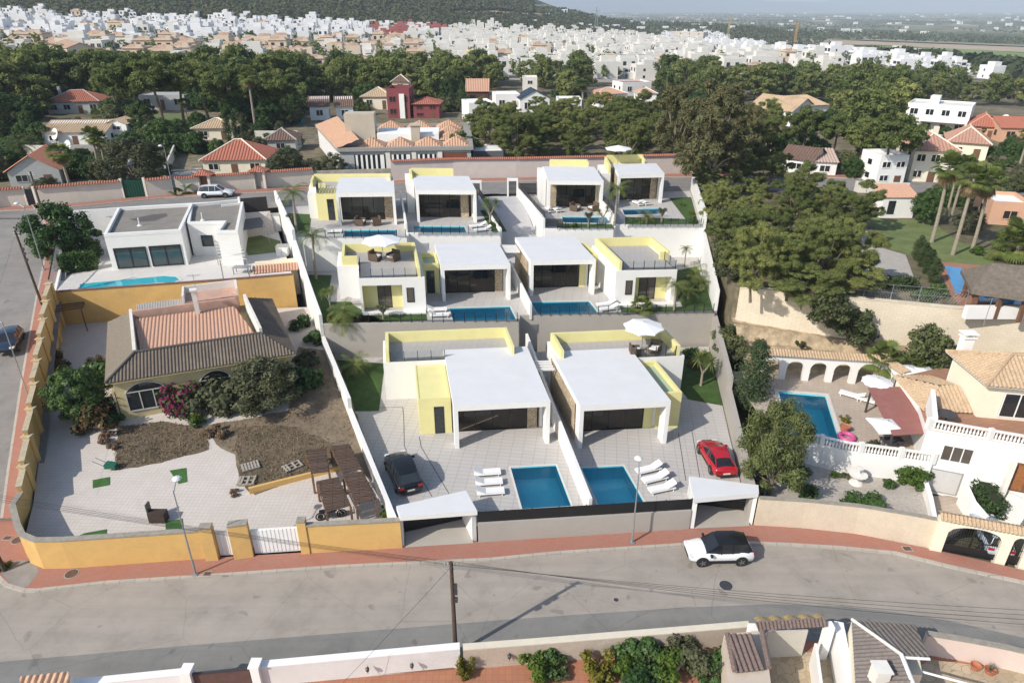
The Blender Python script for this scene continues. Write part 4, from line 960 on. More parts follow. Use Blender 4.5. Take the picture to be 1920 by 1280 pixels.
pl=[tuple(P(u,v,WZ+3.7)[:2]) for u,v in [(242,412),(262,417),(290,415),(315,406),(312,401),(285,403),(262,408)]]; mb=MB(); mb.face([(x,y,WZ+3.756) for x,y in pl]); mb.build('damp_stain',dark_stain,t)
# its pool with a rounded end
t=thing('swimming_pool','long narrow turquoise pool with a rounded end, between the white house and the ochre wall','swimming pool',P(230,530,WZ))
pp=[P(u,v,WZ) for u,v in [(150,543),(305,530),(322,531),(337,525),(330,519),(309,517.5),(150,532.5)]]
pp=[Vector((p.x,p.y,0)) for p in pp]; 
m=MB(); m.face([(p.x,p.y,WZ+.012) for p in pp]); m.build('water',mat('turquoise_pool',(.05,.42,.50),.06,.15,1,spec=.6),t)
ring([(p.x,p.y) for p in pp],-.25,WZ,WZ+.04).build('coping',rimm,t)
lawnp(px([(150,492),(185,487),(184,505),(163,510)],WZ),WZ,lawn2)
lawnp(px([(445,440),(455,430),(500,445),(526,452),(527,472),(466,479)],WZ),WZ,lawn2)
# white steel pergola, its table and chairs
def whiteperg():
    z=WZ+2.5; a,b,c_,d=[v3(P(u,v,z),z) for u,v in [(412,487),(462,485),(450,455),(402,457)]]
    t=thing('pergola','thin white metal pergola over garden furniture in front of the white house','pergola',v3((a+b+c_+d)/4,WZ))
    for p in (a,b,c_,d): MB().box(p.x-.04,p.x+.04,p.y-.04,p.y+.04,WZ,z).build('post',steel,t)
    for i in range(6): s=i/5; p=a.lerp(d,s);q=b.lerp(c_,s); MB().tube(p,q,.035,n=5).build('slat',whitep,t)
whiteperg()
q=P(455,512,WZ); t=thing('garden_table','grey garden table under the white pergola','table',q)
MB().box(q.x-.9,q.x+.9,q.y-.5,q.y+.5,q.z+.7,q.z+.75).build('tabletop',steel,t)
for sx in (-.8,.8):
    for sy in (-.4,.4): MB().box(q.x+sx-.03,q.x+sx+.03,q.y+sy-.03,q.y+sy+.03,q.z,q.z+.7).build('leg',darkm,t)
# back corner: covered car bay, dark gate, white cabinet
wallthing('garden_wall','white garden wall piece left of the dark sliding gate on the back street','garden wall',px([(418,402),(452,398)],8.7),.25,5.5,9.9,white)
ra=[P(450,399,8.7),P(506,395,8.7),P(515,432,6.4),P(462,440,6.4)]
tag(MB().prism([tuple(q_[:2]) for q_ in ra],5.5,[8.66,8.66,6.05,6.05] if 1 else 6).build('parking_ramp',MATS['pale_concrete_slabs'],origin=(0,0,0)),kind='structure')
a=P(455,397,8.7);b=P(503,393,8.7); t=thing('sliding_gate','dark brown sliding gate behind the white house, beside the tall boundary wall','gate',(a.x,a.y,8.7))
MB().wall([a,b],.1,8.6,10.4).build('panel',mat('dark_brown_gate',(.035,.03,.03),.6,.1,2),t); MB().wall([(a.x-.3,a.y),(a.x-.05,a.y)],.3,6,10.6).build('post',white,t)
for lb,u,v,w in (('tall white garden cabinet with grey top against the boundary wall',518,432,1.0),('small white storage box beside the garden lawn and boundary wall',531,478,.8)):
    q=P(u,v,WZ); t=thing('garden_cabinet',lb,'cabinet',q); h=2.1 if w>.9 else 1.1
    MB().box(q.x-w*.8,q.x+w*.8,q.y-.4,q.y+.6,WZ,WZ+h).build('body',white,t); MB().box(q.x-w*.85,q.x+w*.85,q.y-.45,q.y+.65,WZ+h,WZ+h+.06).build('lid',grey,t)
    MB().box(q.x-.015,q.x+.015,q.y-.412,q.y-.4,WZ+.1,WZ+h-.1).build('door_gap',darkm,t)
q=P(480,430,WZ); t=thing('car_cover_canopy','grey shade canopy over the parking bay behind the white house','canopy',q)
a,b,c_,d=[v3(P(u,v,WZ+2.2),WZ+2.2) for u,v in [(455,432),(500,425),(488,408),(447,413)]]
MB().prism([a,b,c_,d],WZ+2.2,WZ+2.25).build('sheet',mat('grey_shade_cloth',(.16,.15,.14),.9,.2,3),t)
for p in (a,b,c_,d): MB().box(p.x-.04,p.x+.04,p.y-.04,p.y+.04,WZ,WZ+2.2).build('post',steel,t)
# fence and wall along the side street next to the white house
t=thing('street_fence','white and black fence on a low wall along the side street beside the pool','fence',(LW(68),68,5))
pts=[(LW(y)-.1,y) for y in (64.1,68,72)]; MB().wall(pts,.25,3,[5.9,6.4,6.9]).build('wall_base',white,t)
for i in range(18):
    y=64.3+i*.43; z=hL(y)+1.1; MB().box(LW(y)-.13,LW(y)-.09,y-.02,y+.02,z-.3,z+1.3).build('bar',steel,t)
MB().wall(pts,.1,[hL(y)+2.35 for y in (64.1,68,72)],[hL(y)+2.45 for y in (64.1,68,72)]).build('rail',black,t)
wallthing('garden_wall','white garden wall along the side street behind the round dark tree','garden wall',[(LW(72)-.1,72),(LW(80)-.1,80),(LW(84)-.1,84)],.25,5,[8.4,9.3,9.6],white)

wallthing('garden_wall','white garden wall between the flat-roofed house and the back street','garden wall',[(-55.5,81.8),(-46,84.6),(-35.5,87.2)],.25,5.5,[9.7,9.7,9.7],white)
# ================= RIGHT: POOL VILLA, QUARRY WALL, UPPER GARDEN =================
rock=mat('bare_rock_slope',(.42,.33,.22),.98,.4,1.1,stain=(.13,.10,.065),st_amt=.8,fine=3,bmp=1.)
ashlar=brickmat('pale_block_wall',(.72,.64,.50),(.76,.68,.54),(.64,.56,.43),.45,.22,.02,.95,.5,axis='w',var=.55,stain=(.58,.49,.37),bmp=.3)
gravel=mat('pale_gravel',(.45,.41,.36),.98,.25,5,fine=18,stain=(.28,.24,.19),bmp=.5)
flag=brickmat('pinkish_flagstones',(.50,.42,.35),(.46,.38,.31),(.36,.29,.23),.5,.35,.02,.85,.5,rot=-12,var=.4)
UP=8.2
QW=[(21.6,60.4),(26.5,58.4),(31.5,56.6),(38,55.0),(44.1,53.8),(60,50.5),(90,46)]
slab('upper_garden',[(21.3,60.6)]+QW[1:]+[(140,60),(140,104),(30,104),(26.2,98),(23.2,80)],UP,terr,base=0)
wallthing('quarry_wall','high pale stone retaining wall above the rock slope and arcade','retaining wall',[(x,y-.1) for x,y in QW],.5,1,[8.3,8.6,8.7,8.6,8.6,8.6,8.6],ashlar,.05,ashlar)
# rock slope as a rough sheet
mb=MB(); nx,ny=70,14
for j in range(ny+1):
    for i in range(nx+1):
        s=i/nx; top=Vector((21.4+38*s,0)); x=21.2+42*s; 
        yt=None
        for a,b in zip(QW,QW[1:]):
            if a[0]<=x<=b[0]: k=(x-a[0])/(b[0]-a[0]); yt=a[1]+(b[1]-a[1])*k
        if yt is None: yt=QW[0][1]
        yb=53.6 if x<36 else 53.6-.5*(x-36); q=j/ny; y=yb+(yt-.1-yb)*q
        n=noise.fractal(Vector((x*.45,y*.6,2)),1,2.2,4); st=q+.10*math.sin(q*18+n*2)
        mb.v.append(Vector((x,y+n*.25*(0<j<ny),2.45+(2.9-1.2*s)*clamp(st,0,1.2)+n*.35*(0<j<ny))))
for j in range(ny):
    for i in range(nx): a=j*(nx+1)+i; mb.f.append((a,a+1,a+nx+2,a+nx+1)); mb.m.append(0)
tag(mb.build('rock_slope',rock,origin=(0,0,0)),kind='structure')
PZ=2.6
bal=[(20.3,43.8),(21.5,43.3),(24.7,41.75),(28.2,40.9),(30.2,40.3)]
RP=[(26,47.8),(29,0)]
pq=[P(1459.6,734.4,PZ),P(1547,741.7,PZ),P(1575,830,PZ),P(1480,822,PZ)]; pq=[(p.x,p.y) for p in pq]
triang('pool_terrace',[(xR(54)+.6,54)]+[(20.2,43.9)]+[(x,y+.1) for x,y in bal[1:]]+[(31,44),(34,50),(46,47.5),(46,51),(37,54),(21,54.2)],PZ,flag,[pq[::-1]])
slab('lower_garden',[(17.4,37.7),(20.2,44)]+[(x,y+.3) for x,y in bal[1:]]+[(30.3,40.3)]+px([(1742,948)],.9)+px([(1700,1000)],.0)[:0]+[tuple(Vector(p)+Vector((.0,.35))) for p in px([(1740,1030),(1700,1020),(1600,1002),(1500,992),(1420,986)],0)],.8,gravel)
def qpool(label,pts,z,name='swimming_pool',deep=1.4):
    c=Vector((sum(p[0] for p in pts)/4,sum(p[1] for p in pts)/4,z)); t=thing(name,label,'swimming pool',c); m=MB()
    for a,b in zip(pts,pts[1:]+pts[:1]): m.face([(b[0],b[1],z),(a[0],a[1],z),(a[0],a[1],z-deep),(b[0],b[1],z-deep)])
    m.face([(x,y,z-deep) for x,y in pts]); m.build('basin',poolt,t)
    ring(pts,-.35,z-.02,z+.05).build('coping',rimm,t); MB().face([(x,y,z-.12) for x,y in pts]).build('water',waterm,t); return t
qpool('blue pool of the pink-paved terrace in front of the white arcade',pq[::-1],PZ)
# arcade
def balustrade(label,pts,z,h=.85,piers=True,sp=.22,group='white balustrades',n0=0,posts=None):
    t=thing('balustrade',label,'balustrade',Vector((*pts[0],z)),group=group); L=[0]
    for a,b in zip(pts,pts[1:]): L.append(L[-1]+math.hypot(b[0]-a[0],b[1]-a[1]))
    MB().wall(pts,.2,z+h-.12,z+h).build('rail',white,t); MB().wall(pts,.2,z-.02,z+.1).build('plinth',white,t)
    bm_=MB(); d=.15
    while d<L[-1]:
        for k in range(len(pts)-1):
            if L[k]<=d<L[k+1]:
                p=Vector(pts[k]).lerp(Vector(pts[k+1]),(d-L[k])/(L[k+1]-L[k])); bm_.lathe((p.x,p.y,z+.1),[(.04,0),(.075,.12),(.085,.22),(.045,.4),(.04,.5),(.06,h-.22)],7)
        d+=sp
    bo=bm_.build('balusters',white,t,smooth=True); bo['kind']='stuff'
    for p in (posts if posts is not None else pts): MB().box(p[0]-.16,p[0]+.16,p[1]-.16,p[1]+.16,z-.02,z+h+.08).build('pier',white,t)
    return t
wallthing('terrace_wall','white terrace retaining wall with thin pilasters below the pool balustrade','retaining wall',bal,.3,.3,PZ+.05,white)
balustrade('white balustrade along the pool terrace above the gravel garden',bal,PZ,posts=[bal[0],(23.1,42.55),(25.6,41.55),(28.2,40.9),bal[-1]])
def arcade(label,A,B,z,h,n,th=.4,tile=True):
    A=Vector((*A,0));B=Vector((*B,0));d=B-A;L=d.length;d/=L;nn=Vector((-d.y,d.x,0)); t=thing('arcade',label,'arcade',(A+B)/2+Vector((0,0,z)))
    w=L/n; r=w*.36; zs=h-.55-r; m=MB()
    for i in range(n+1):
        x=w*i; a=max(0,x-(w/2-r)); b=min(L,x+(w/2-r)); m.obox(A+d*((a+b)/2)+Vector((0,0,z+(zs)/2)),d*((b-a)/2),nn*th/2,Vector((0,0,zs/2)))
    m2=MB()
    for i in range(n):
        cx=w*(i+.5); K=14
        for s in (-1,1):
            off=nn*(th/2*s)
            for k in range(K):
                t0=math.pi*k/K;t1=math.pi*(k+1)/K; x0,z0=cx-r*math.cos(t0),zs+r*math.sin(t0);x1,z1=cx-r*math.cos(t1),zs+r*math.sin(t1)
                q=[A+d*x0+Vector((0,0,z+z0))+off,A+d*x1+Vector((0,0,z+z1))+off,A+d*x1+Vector((0,0,z+h))+off,A+d*x0+Vector((0,0,z+h))+off]
                m2.face(q if s<0 else q[::-1])
                if s<0: m2.face([A+d*x0+Vector((0,0,z+z0))-nn*th/2,A+d*x0+Vector((0,0,z+z0))+nn*th/2,A+d*x1+Vector((0,0,z+z1))+nn*th/2,A+d*x1+Vector((0,0,z+z1))-nn*th/2])
            for (xa,xb) in ((w*i,cx-r),(cx+r,w*(i+1))):
                q=[A+d*xa+Vector((0,0,z+zs))+off,A+d*xb+Vector((0,0,z+zs))+off,A+d*xb+Vector((0,0,z+h))+off,A+d*xa+Vector((0,0,z+h))+off]; m2.face(q if s<0 else q[::-1])
    for v_,f_,mm in ((m2.v,m2.f,m2.m),):
        o=len(m.v); m.v+=v_; m.f+=[tuple(i+o for i in f) for f in f_]; m.m+=mm
    m.build('arches',white,t)
    if tile:
        up=Vector((0,0,z+h)); MB().corr([A-nn*.5+up+Vector((0,0,-.02)),B-nn*.5+up+Vector((0,0,-.02)),B+nn*.4+up+Vector((0,0,.22)),A+nn*.4+up+Vector((0,0,.22))],.24,.07).build('tiled_coping',sandtile,t)
    return t
arcade('white arcade of round arches with a tiled top behind the pool',P(1421,706,PZ)[:2],P(1640,720,PZ)[:2],PZ,2.4,5)
a=P(1640,720,PZ);b=P(1672,748,PZ); arcade('short side arcade with a tiled top at the right end of the pool arches',(a.x+.3,a.y),(b.x+.6,b.y),PZ,2.4,2)
# awning
z=4.5; aw=[P(1627,727,z+.15),P(1690,725,z+.25),P(1743,812,z+.1),P(1674,816,z)]
t=thing('awning','large flat dusty red awning on posts between the pool and the cream house','awning',v3(sum(aw,Vector())/4,PZ))
mr_=mat('dusty_red_canvas',(.30,.125,.105),.85,.08,2,stain=(.36,.2,.17)); mb=MB(); mb.face([p+Vector((0,0,.03)) for p in aw]).face([p-Vector((0,0,.02)) for p in aw[::-1]])
for p,q in zip(aw,aw[1:]+aw[:1]): mb.face([p-Vector((0,0,.02)),q-Vector((0,0,.02)),q+Vector((0,0,.03)),p+Vector((0,0,.03))])
mb.build('canvas',mr_,t)
cw=sum(aw,Vector())/4
for p in [q_.lerp(cw,.12) for q_ in aw]: MB().box(p.x-.06,p.x+.06,p.y-.06,p.y+.06,PZ-.1,p.z).build('post',darkm,t)
# house: lower storey, terrace, upper storey
facA,facB=Vector((29.4,40.7)),Vector((37.2,37.75))
t=thing('cream_house','cream two-storey house with sandy tiled hip roof, balcony balustrade and arched gate','house',(36,44,.1))
lower=[tuple(facA),tuple(facB),(50,33),(52,47),(37,50.5),(31.2,48.4),(30.6,44)]
browntile=brickmat('brown_terrace_tiles',(.36,.19,.12),(.40,.22,.14),(.25,.15,.1),.4,.4,.015,.7,0,rot=-20,var=.3)
whitew=mat('bright_white_render',(.84,.83,.80),.8,.03,1)
creamw=mat('pale_cream_render',(.80,.73,.58),.8,.04,1)
MB().prism(lower,0,5.2,0,1).build('lower_storey',[whitew,browntile],t)
onwall(facA,facB,.15,.38,3.0,4.3,'window',t,whitep,curtainglass,3)
onwall(facA,facB,.10,.36,.25,2.2,'garage_door',t,grey,mat('pale_grey_door',(.55,.54,.52),.6,.05,2),1,th=.08)
dd=(facB-facA).normalized(); nn2=Vector((dd.y,-dd.x))
s0=facA.lerp(facB,.66)
MB().obox((s0.x+nn2.x*.2,s0.y+nn2.y*.2,2.6),v3(dd*.14,0),v3(nn2*.35,0),(0,0,1.5)).build('porch_pillar',offw,t); s1=facA.lerp(facB,.93)
MB().obox((s1.x+nn2.x*.2,s1.y+nn2.y*.2,2.6),v3(dd*.14,0),v3(nn2*.35,0),(0,0,1.5)).build('porch_pillar',offw,t)
onwall(facA,facB,.70,.90,1.6,3.9,'entrance_door',t,brownw,mat('orange_brown_wood',(.30,.12,.045),.6,.25,5),2,th=.1)
UBl=[(33.9,42.4),(50,39.4),(51,45.5),(34.2,46.9)]
MB().prism(UBl,5.2,8.05).build('upper_storey',creamw,t)
e=.45;zz=8.05
c0,c1,c2,c3=Vector((33.5,41.9,zz)),Vector((50.4,38.8,zz)),Vector((51.4,46,zz)),Vector((33.7,47.4,zz)); r0,r1=Vector((36.4,44.2,9.35)),Vector((48.5,42.1,9.35))
def hiproof(par,c0,c1,c2,c3,r0,r1,m,cap=sandtile):
    mb=MB(); mb.corr([c0,c1,r1,r0],.28,.08).corr([c2,c3,r0,r1],.28,.08).corr([c3,c0,r0],.28,.08).corr([c1,c2,r1],.28,.08)
    mb.face([c0-Vector((0,0,.06)),c3-Vector((0,0,.06)),c2-Vector((0,0,.06)),c1-Vector((0,0,.06))],1)
    for a,b in ((c0,r0),(c3,r0),(r0,r1),(c1,r1),(c2,r1)): mb.tube(a+Vector((0,0,.06)),b+Vector((0,0,.08)),.1,n=6)
    return mb.build('tiled_roof',[m,whitew],par)
ro=hiproof(t,c0,c1,c2,c3,r0,r1,sandtile)
MB().box(34.35,35.15,46.6,47.2,5,9.5).box(34.25,35.25,46.5,47.3,9.5,9.62).box(34.42,34.58,46.65,47.15,9.62,9.82).box(34.92,35.08,46.65,47.15,9.62,9.82).prism([(34.2,46.45),(35.3,46.45),(35.3,47.35),(34.2,47.35)],9.82,9.9).build('chimney',whitew,t)
onwall(Vector(UBl[0]),Vector(UBl[1]),.08,.21,5.4,7.4,'window',t,whitep,glassd,2,th=.07)
g1=[Vector((30.4,43.1,5.25)),Vector((33.9,43.0,5.25)),Vector((33.9,47.6,6.1)),Vector((30.8,48.6,5.25))]
mb=MB(); pk=Vector((32.6,45.2,6.15)); mb.corr([g1[0],Vector((33.9,42.7,5.3)),Vector((33.9,45.2,6.3)),pk],.28,.08).corr([g1[3],g1[0],pk],.28,.08).corr([Vector((33.9,48.4,5.3)),g1[3],pk,Vector((33.9,45.2,6.3))],.28,.08); mb.build('tiled_roof',sandtile,t)
MB().prism([(30.8,43.3),(33.85,43.2),(33.85,48.2),(31.1,48.2)],2.5,5.22).build('side_room',creamw,t)
MB().prism([(29.6,40.8),(29.9,40.7),(31.0,43.4),(30.75,43.5)],5.2,[6.2,6.2,6.9,6.9]).build('side_parapet',whitew,t)
balustrade('white balustrade round the balcony of the cream house',[(facA.x+.1,facA.y+.15),(33.0,39.5),(facB.x,facB.y+.15)],5.2,.8)
# steps and planted bank between the drive and the entrance path
slab('driveway',px([(1742,930),(1800,928),(1815,985),(1770,1010),(1748,1010)],.1)+[],.12,flag)
mb=MB(); sA=P(1880,985,.3); sB=s0.lerp(s1,.5)+nn2*.5
for i in range(14):
    k=i/14; p=Vector((sA.x,sA.y)).lerp(sB,k); q=Vector((sA.x,sA.y)).lerp(sB,(i+1)/14); z=.25+1.35*k
    d_=(q-p).normalized();n_=Vector((-d_.y,d_.x))*.75; mb.prism([p-n_,p+n_,q+n_,q-n_],-.2,z)
tag(mb.build('entrance_steps',offw),'pale straight flight of steps up to the brown entrance door','steps')
wallthing('garden_wall','curving white wall beside the drive below the creeper hedge','garden wall',px([(1803,925),(1822,955),(1850,975)],1.),.25,-.2,[2.0,1.7,1.3],whitew)
wallthing('garden_wall','white garden wall between the gravel garden and the sunken drive','garden wall',px([(1727,905),(1740,945),(1752,1000)],.8),.3,-.2,[1.6,1.5,1.4],whitew)
# street walls on the right
sw=px([(1415,987),(1500,992),(1600,1002.5),(1700,1020),(1743,1029)],0)
wallthing('street_wall','long cream block wall curving along the right pavement','street wall',[(x,y+.15) for x,y in sw],.28,-.2,2.35,mat('cream_street_wall',(.66,.56,.43),.92,.07,1.2,fine=10,stain=(.55,.45,.34)),.03,coping)
ga=[P(u,v,0) for u,v in [(1740,1029),(1762,1033),(1861,1051),(1881,1055),(1906,1060),(1990,1078)]]
t=thing('gate_wall','cream wall with tiled top holding a wide arched gate and a narrow arched gate','gate wall',v3(ga[2],0))
def seg(a,b): return Vector((a.x,a.y,0)),Vector((b.x,b.y,0))
for i,j in ((0,1),(2,3),(4,5)): MB().wall([ga[i],ga[j]],.45,-.2,2.75).build('pillar',creamw,t)
def archlintel(a,b,zs,rise,top,rd=True):
    A,B=seg(a,b); d=B-A;L=d.length;d/=L;nn=Vector((-d.y,d.x,0)); K=16; m=MB()
    f=lambda s: zs+rise*math.sqrt(max(0,1-(2*s-1)**2)) if rd else zs+rise*math.sin(math.pi*s)
    for k in range(K):
        s0_,s1_=k/K,(k+1)/K; p=A+d*L*s0_;q=A+d*L*s1_
        m.prism([p-nn*.2,q-nn*.2,q+nn*.2,p+nn*.2],[f(s0_),f(s1_),f(s1_),f(s0_)],top)
    m.build('arch',creamw,t); g=MB()
    nb=int(L/.13)
    for k in range(nb+1):
        s=(k+.5)/(nb+1); p=A+d*L*s; g.tube((p.x,p.y,.1),(p.x,p.y,f(s)),.014,n=5)
    for s0_,s1_ in zip([i/12 for i in range(12)],[(i+1)/12 for i in range(12)]): g.tube(A+d*L*s0_+Vector((0,0,f(s0_)-.06)),A+d*L*s1_+Vector((0,0,f(s1_)-.06)),.03,n=5)
    g.obox((A+B)/2+Vector((0,0,.4)),d*(L/2),nn*.012,Vector((0,0,.32))).obox((A+B)/2+Vector((0,0,1.2)),d*(L/2),nn*.015,Vector((0,0,.025)))
    if L>2: g.obox((A+B)/2+Vector((0,0,1.2)),d*.04,nn*.02,Vector((0,0,1.1)))
    g.build('iron_gate',black,t)
archlintel(ga[1],ga[2],1.75,.65,2.75); archlintel(ga[3],ga[4],1.8,.5,2.75)
A,B=seg(ga[0],ga[5]); d=(B-A).normalized(); nn=Vector((-d.y,d.x,0)); up=Vector((0,0,2.75))
MB().corr([A-nn*.45+up,B-nn*.45+up,B+nn*.05+up+Vector((0,0,.25)),A+nn*.05+up+Vector((0,0,.25))],.22,.09).corr([B+nn*.5+up,A+nn*.5+up,A+nn*.05+up+Vector((0,0,.25)),B+nn*.05+up+Vector((0,0,.25))],.22,.09).build('tiled_coping',sandtile,t)
# little garden furniture of the gravel garden: white fountain table
q=P(1605,905,.8); t=thing('stone_fountain','ornate white stone fountain table in the gravel garden below the balustrade','fountain',q)
MB().lathe(q,[(.5,0),(.42,.1),(.16,.2),(.13,.55),(.2,.62),(.62,.72),(.65,.8),(.3,.82),(.1,.9),(.08,1.2),(.26,1.28),(.28,1.34),(.0,1.36)],16).build('bowl',offw,t)
# thatched bar and its pool in the upper garden
bp=[tuple(P(u,v,UP)[:2]) for u,v in [(1770,499),(1803,503),(1819,545),(1792,553)]]
brk=brickmat('red_brick_terrace',(.42,.21,.13),(.36,.17,.11),(.3,.18,.13),.3,.15,.02,.9,.5,var=.5)
triang('brick_terrace',px([(1752,489),(1960,500),(1960,585),(1800,575),(1783,553)],UP),UP+.02,brk)
def shallow(label,pts,z,nm):
    t=thing('swimming_pool',label,'swimming pool',Vector((*pts[0],z))); m=MB().face([(x,y,z+.04) for x,y in pts]); m.build('water',nm,t); ring(pts,-.2,z,z+.07).build('coping',brk,t)
bluep=mat('blue_pool_surface',(.06,.27,.52),.08,.12,1,spec=.6)
shallow('sky-blue pool with a slanted edge beside the thatched roof',bp,UP+.02,bluep)
shallow('blue pool strip below and behind the thatched roof at the right edge',[tuple(P(u,v,UP)[:2]) for u,v in [(1828,545),(1935,556),(1935,575),(1836,566)]],UP+.02,bluep)
th_=mat('grey_thatch',(.185,.155,.125),1.,.3,3,stain=(.11,.09,.075),fine=16,bmp=1.)
zt=10.6; t=thing('thatched_bar','open bar with a wide grey thatched roof and dark posts beside the blue pool','garden bar',P(1870,560,UP))
c0,c1,c2,c3=[P(u,v,zt) for u,v in [(1822,545),(1975,566),(1960,512),(1802,506)]]; c0,c1,c2,c3=[Vector((p.x,p.y,zt)) for p in (c0,c1,c2,c3)]
r0=c0.lerp(c2,.28)+Vector((0,0,1.6)); r0=(c0.lerp(c3,.5)).lerp(c1.lerp(c2,.5),.25)+Vector((0,0,1.7)); r1=(c0.lerp(c3,.5)).lerp(c1.lerp(c2,.5),.8)+Vector((0,0,1.7))
mb=MB(); dz=Vector((0,0,.3))
for f in ([c0,c1,r1,r0],[c2,c3,r0,r1],[c3,c0,r0],[c1,c2,r1]): mb.face(f)
for a,b in ((c0,c1),(c1,c2),(c2,c3),(c3,c0)): mb.face([a-dz,b-dz,b,a])
mb.face([c0-dz,c3-dz,c2-dz,c1-dz]); mb.build('thatched_roof',th_,t)
for s,k in ((.1,.1),(.4,.1),(.7,.1),(.1,.9),(.7,.9)):
    p=c0.lerp(c1,s).lerp(c3.lerp(c2,s),k); MB().box(p.x-.15,p.x+.15,p.y-.15,p.y+.15,UP,zt).build('post',brownw,t)
p=c0.lerp(c1,.45); MB().box(p.x-2.5,p.x+2.5,p.y+.6,p.y+1.1,UP,UP+1.1).build('counter',whitew,t)
# lawn and path
triang('lawn',rag(px([(1630,403),(1668,412),(1740,412),(1800,455),(1868,470),(1872,480),(1850,499),(1752,490),(1700,478),(1655,462),(1640,432)],UP),.25),UP+.03,lawn2)
triang('garden_path',px([(1575,455),(1616,428),(1632,432),(1642,462),(1698,478),(1714,522),(1660,527),(1600,522),(1570,510)],UP),UP+.025,mat('pale_gravel_path',(.45,.42,.38),.95,.12,2,fine=20,stain=(.36,.33,.29)))
# chain-link fence on the quarry wall
def chain(label,pts,z,h):
    t=thing('mesh_fence',label,'fence',Vector((*pts[0],z))); L=0; m=MB()
    for a,b in zip(pts,pts[1:]):
        A=Vector((*a,z));B=Vector((*b,z)); d=B-A; n=max(1,round(d.length/2.2)); k=int(d.length/.22)
        for i in range(n+1): p=A.lerp(B,i/n); MB().tube(p,p+Vector((0,0,h)),.04,n=6).build('post',steel,t)
        for i in range(k): 
            for s in (1,-1):
                x0,x1=i/k,(i+2.5*s)/k
                if 0<=x1<=1: m.tube(A.lerp(B,x0),A.lerp(B,x1)+Vector((0,0,h-.3)),.006,n=3,cap=False)
        m.tube(A+Vector((0,0,h*.5)),B+Vector((0,0,h*.5)),.02,n=4).tube(A+Vector((0,0,h)),B+Vector((0,0,h)),.02,n=4)
    m.build('wire_mesh',steel,t)
chain('grey mesh fence with steel posts on top of the pale stone wall',[(x,y) for x,y in [(29.5,57.5),(31.5,56.8),(38,55.2),(39.5,54.9)]],8.6,1.5)
t=thing('garden_shed','small white garden house with a tiled lean-to roof at the edge of the sunny lawn','shed',P(1668,410,UP))
p=P(1655,408,UP); MB().box(p.x-.5,p.x+3.6,p.y-.2,p.y+3,UP,UP+2.6).build('wall',whitew,t)
MB().corr([(p.x-.8,p.y-.4,UP+2.6),(p.x+4,p.y-.4,UP+2.6),(p.x+4,p.y+3.2,UP+3.5),(p.x-.8,p.y+3.2,UP+3.5)],.28,.08).build('tiled_roof',terra,t)
MB().box(p.x+.2,p.x+1.1,p.y-.24,p.y-.19,UP+.5,UP+2.2).build('window',glassd,t)
# ================= NEAR SIDE OF THE STREET (bottom edge) =================
terrfloor=brickmat('terracotta_yard_tiles',(.42,.19,.11),(.38,.165,.10),(.28,.15,.1),.35,.35,.015,.8,0,var=.35)
crazy=rubble('crazy_paving',[(.46,.37,.25),(.54,.44,.31),(.40,.31,.2)],2.2,mortar=(.3,.24,.17),edge=.04,bmp=.2)
slab('near_yards',[(-40,8)]+[(x,y) for x,y in px([(0,1294),(130,1276),(350,1254),(480,1244),(865,1210),(1410,1169),(1600,1166),(1740,1186),(1890,1212),(2100,1262)],1.6)]+[(60,8)],.2,terrfloor,base=-1)
wallthing('street_wall','white street wall at the lower left, with a broad flat top','street wall',px([(484,1246),(862,1211)],1.6),.36,0,1.6,mat('chalky_white',(.72,.70,.68),.9,.06,1.,stain=(.5,.48,.45)),.03,whitew)
wallthing('street_wall','white street wall left of the brown gate at the bottom edge','street wall',px([(120,1282),(347,1259)],1.6),.36,0,1.6,whitew,.03,whitew)
for lb,u,v in (('white gate pier left of the brown gate at the bottom edge',350,1253),('white gate pier right of the brown gate at the bottom edge',478,1243)):
    p=P(u,v,1.9); o=MB().box(p.x-.22,p.x+.22,p.y-.25,p.y+.25,0,1.85).box(p.x-.28,p.x+.28,p.y-.31,p.y+.31,1.85,1.95).build('gate_pier',[whitew]); tag(o,lb,'pier')
t=thing('driveway_gate','brown ribbed gate between two white piers at the bottom edge','gate',P(412,1262,.2)); a,b=px([(358,1264),(466,1254)],1.5)
MB().wall([a,b],.08,.2,1.5).build('panel',mat('brown_metal',(.13,.08,.07),.5,.15,3),t); MB().wall([a,b],.12,1.5,1.58).build('rail',darkm,t)
triang('planter_bed',[tuple(p) for p in px([(600,1262),(850,1244),(850,1252),(600,1272)],.3)],.26,mat('red_brown_soil',(.20,.09,.055),.95,.3,3,fine=10))
wallthing('street_wall','sandy pink street wall behind the flower bed, with a pale flat top','street wall',px([(868,1213),(1000,1203),(1405,1170)],1.65),.36,0,1.65,mat('sandy_wall',(.50,.42,.34),.92,.08,1.5,fine=8,stain=(.4,.32,.25)),.02,mat('cream_coping',(.66,.60,.48),.9,.06,2))
for i,(lb,u,v) in enumerate((('dark wall lamp on the white wall at the lower left, left of two',690,1253),('dark wall lamp on the white wall at the lower left, right of two',773,1246),('dark wall lamp on the sandy wall near the clipped shrubs',955,1229),('dark wall lamp on the sandy wall above the tall shrubs',1147,1214))):
    p=P(u,v,1.0); t=thing('wall_lamp',lb,'wall lamp',p,group='dark lantern lamps on the near walls'); q=MB().lathe(p-Vector((0,.12,.05)),[(.03,0),(.09,.05),(.11,.22),(.02,.28)],8); q.build('lantern',darkm,t); MB().tube(p-Vector((0,.12,.2)),p+Vector((0,.02,.2)),.02).build('bracket',darkm,t)
t=thing('gate_canopy','brown tiled canopy with a yellow rim over a gate near the bottom edge','canopy',P(1480,1180,.2))
z=2.7; c0,c1=P(1421,1181,z),P(1553,1174,z); d0,d1=P(1415,1166,z+.25),P(1545,1158,z+.25)
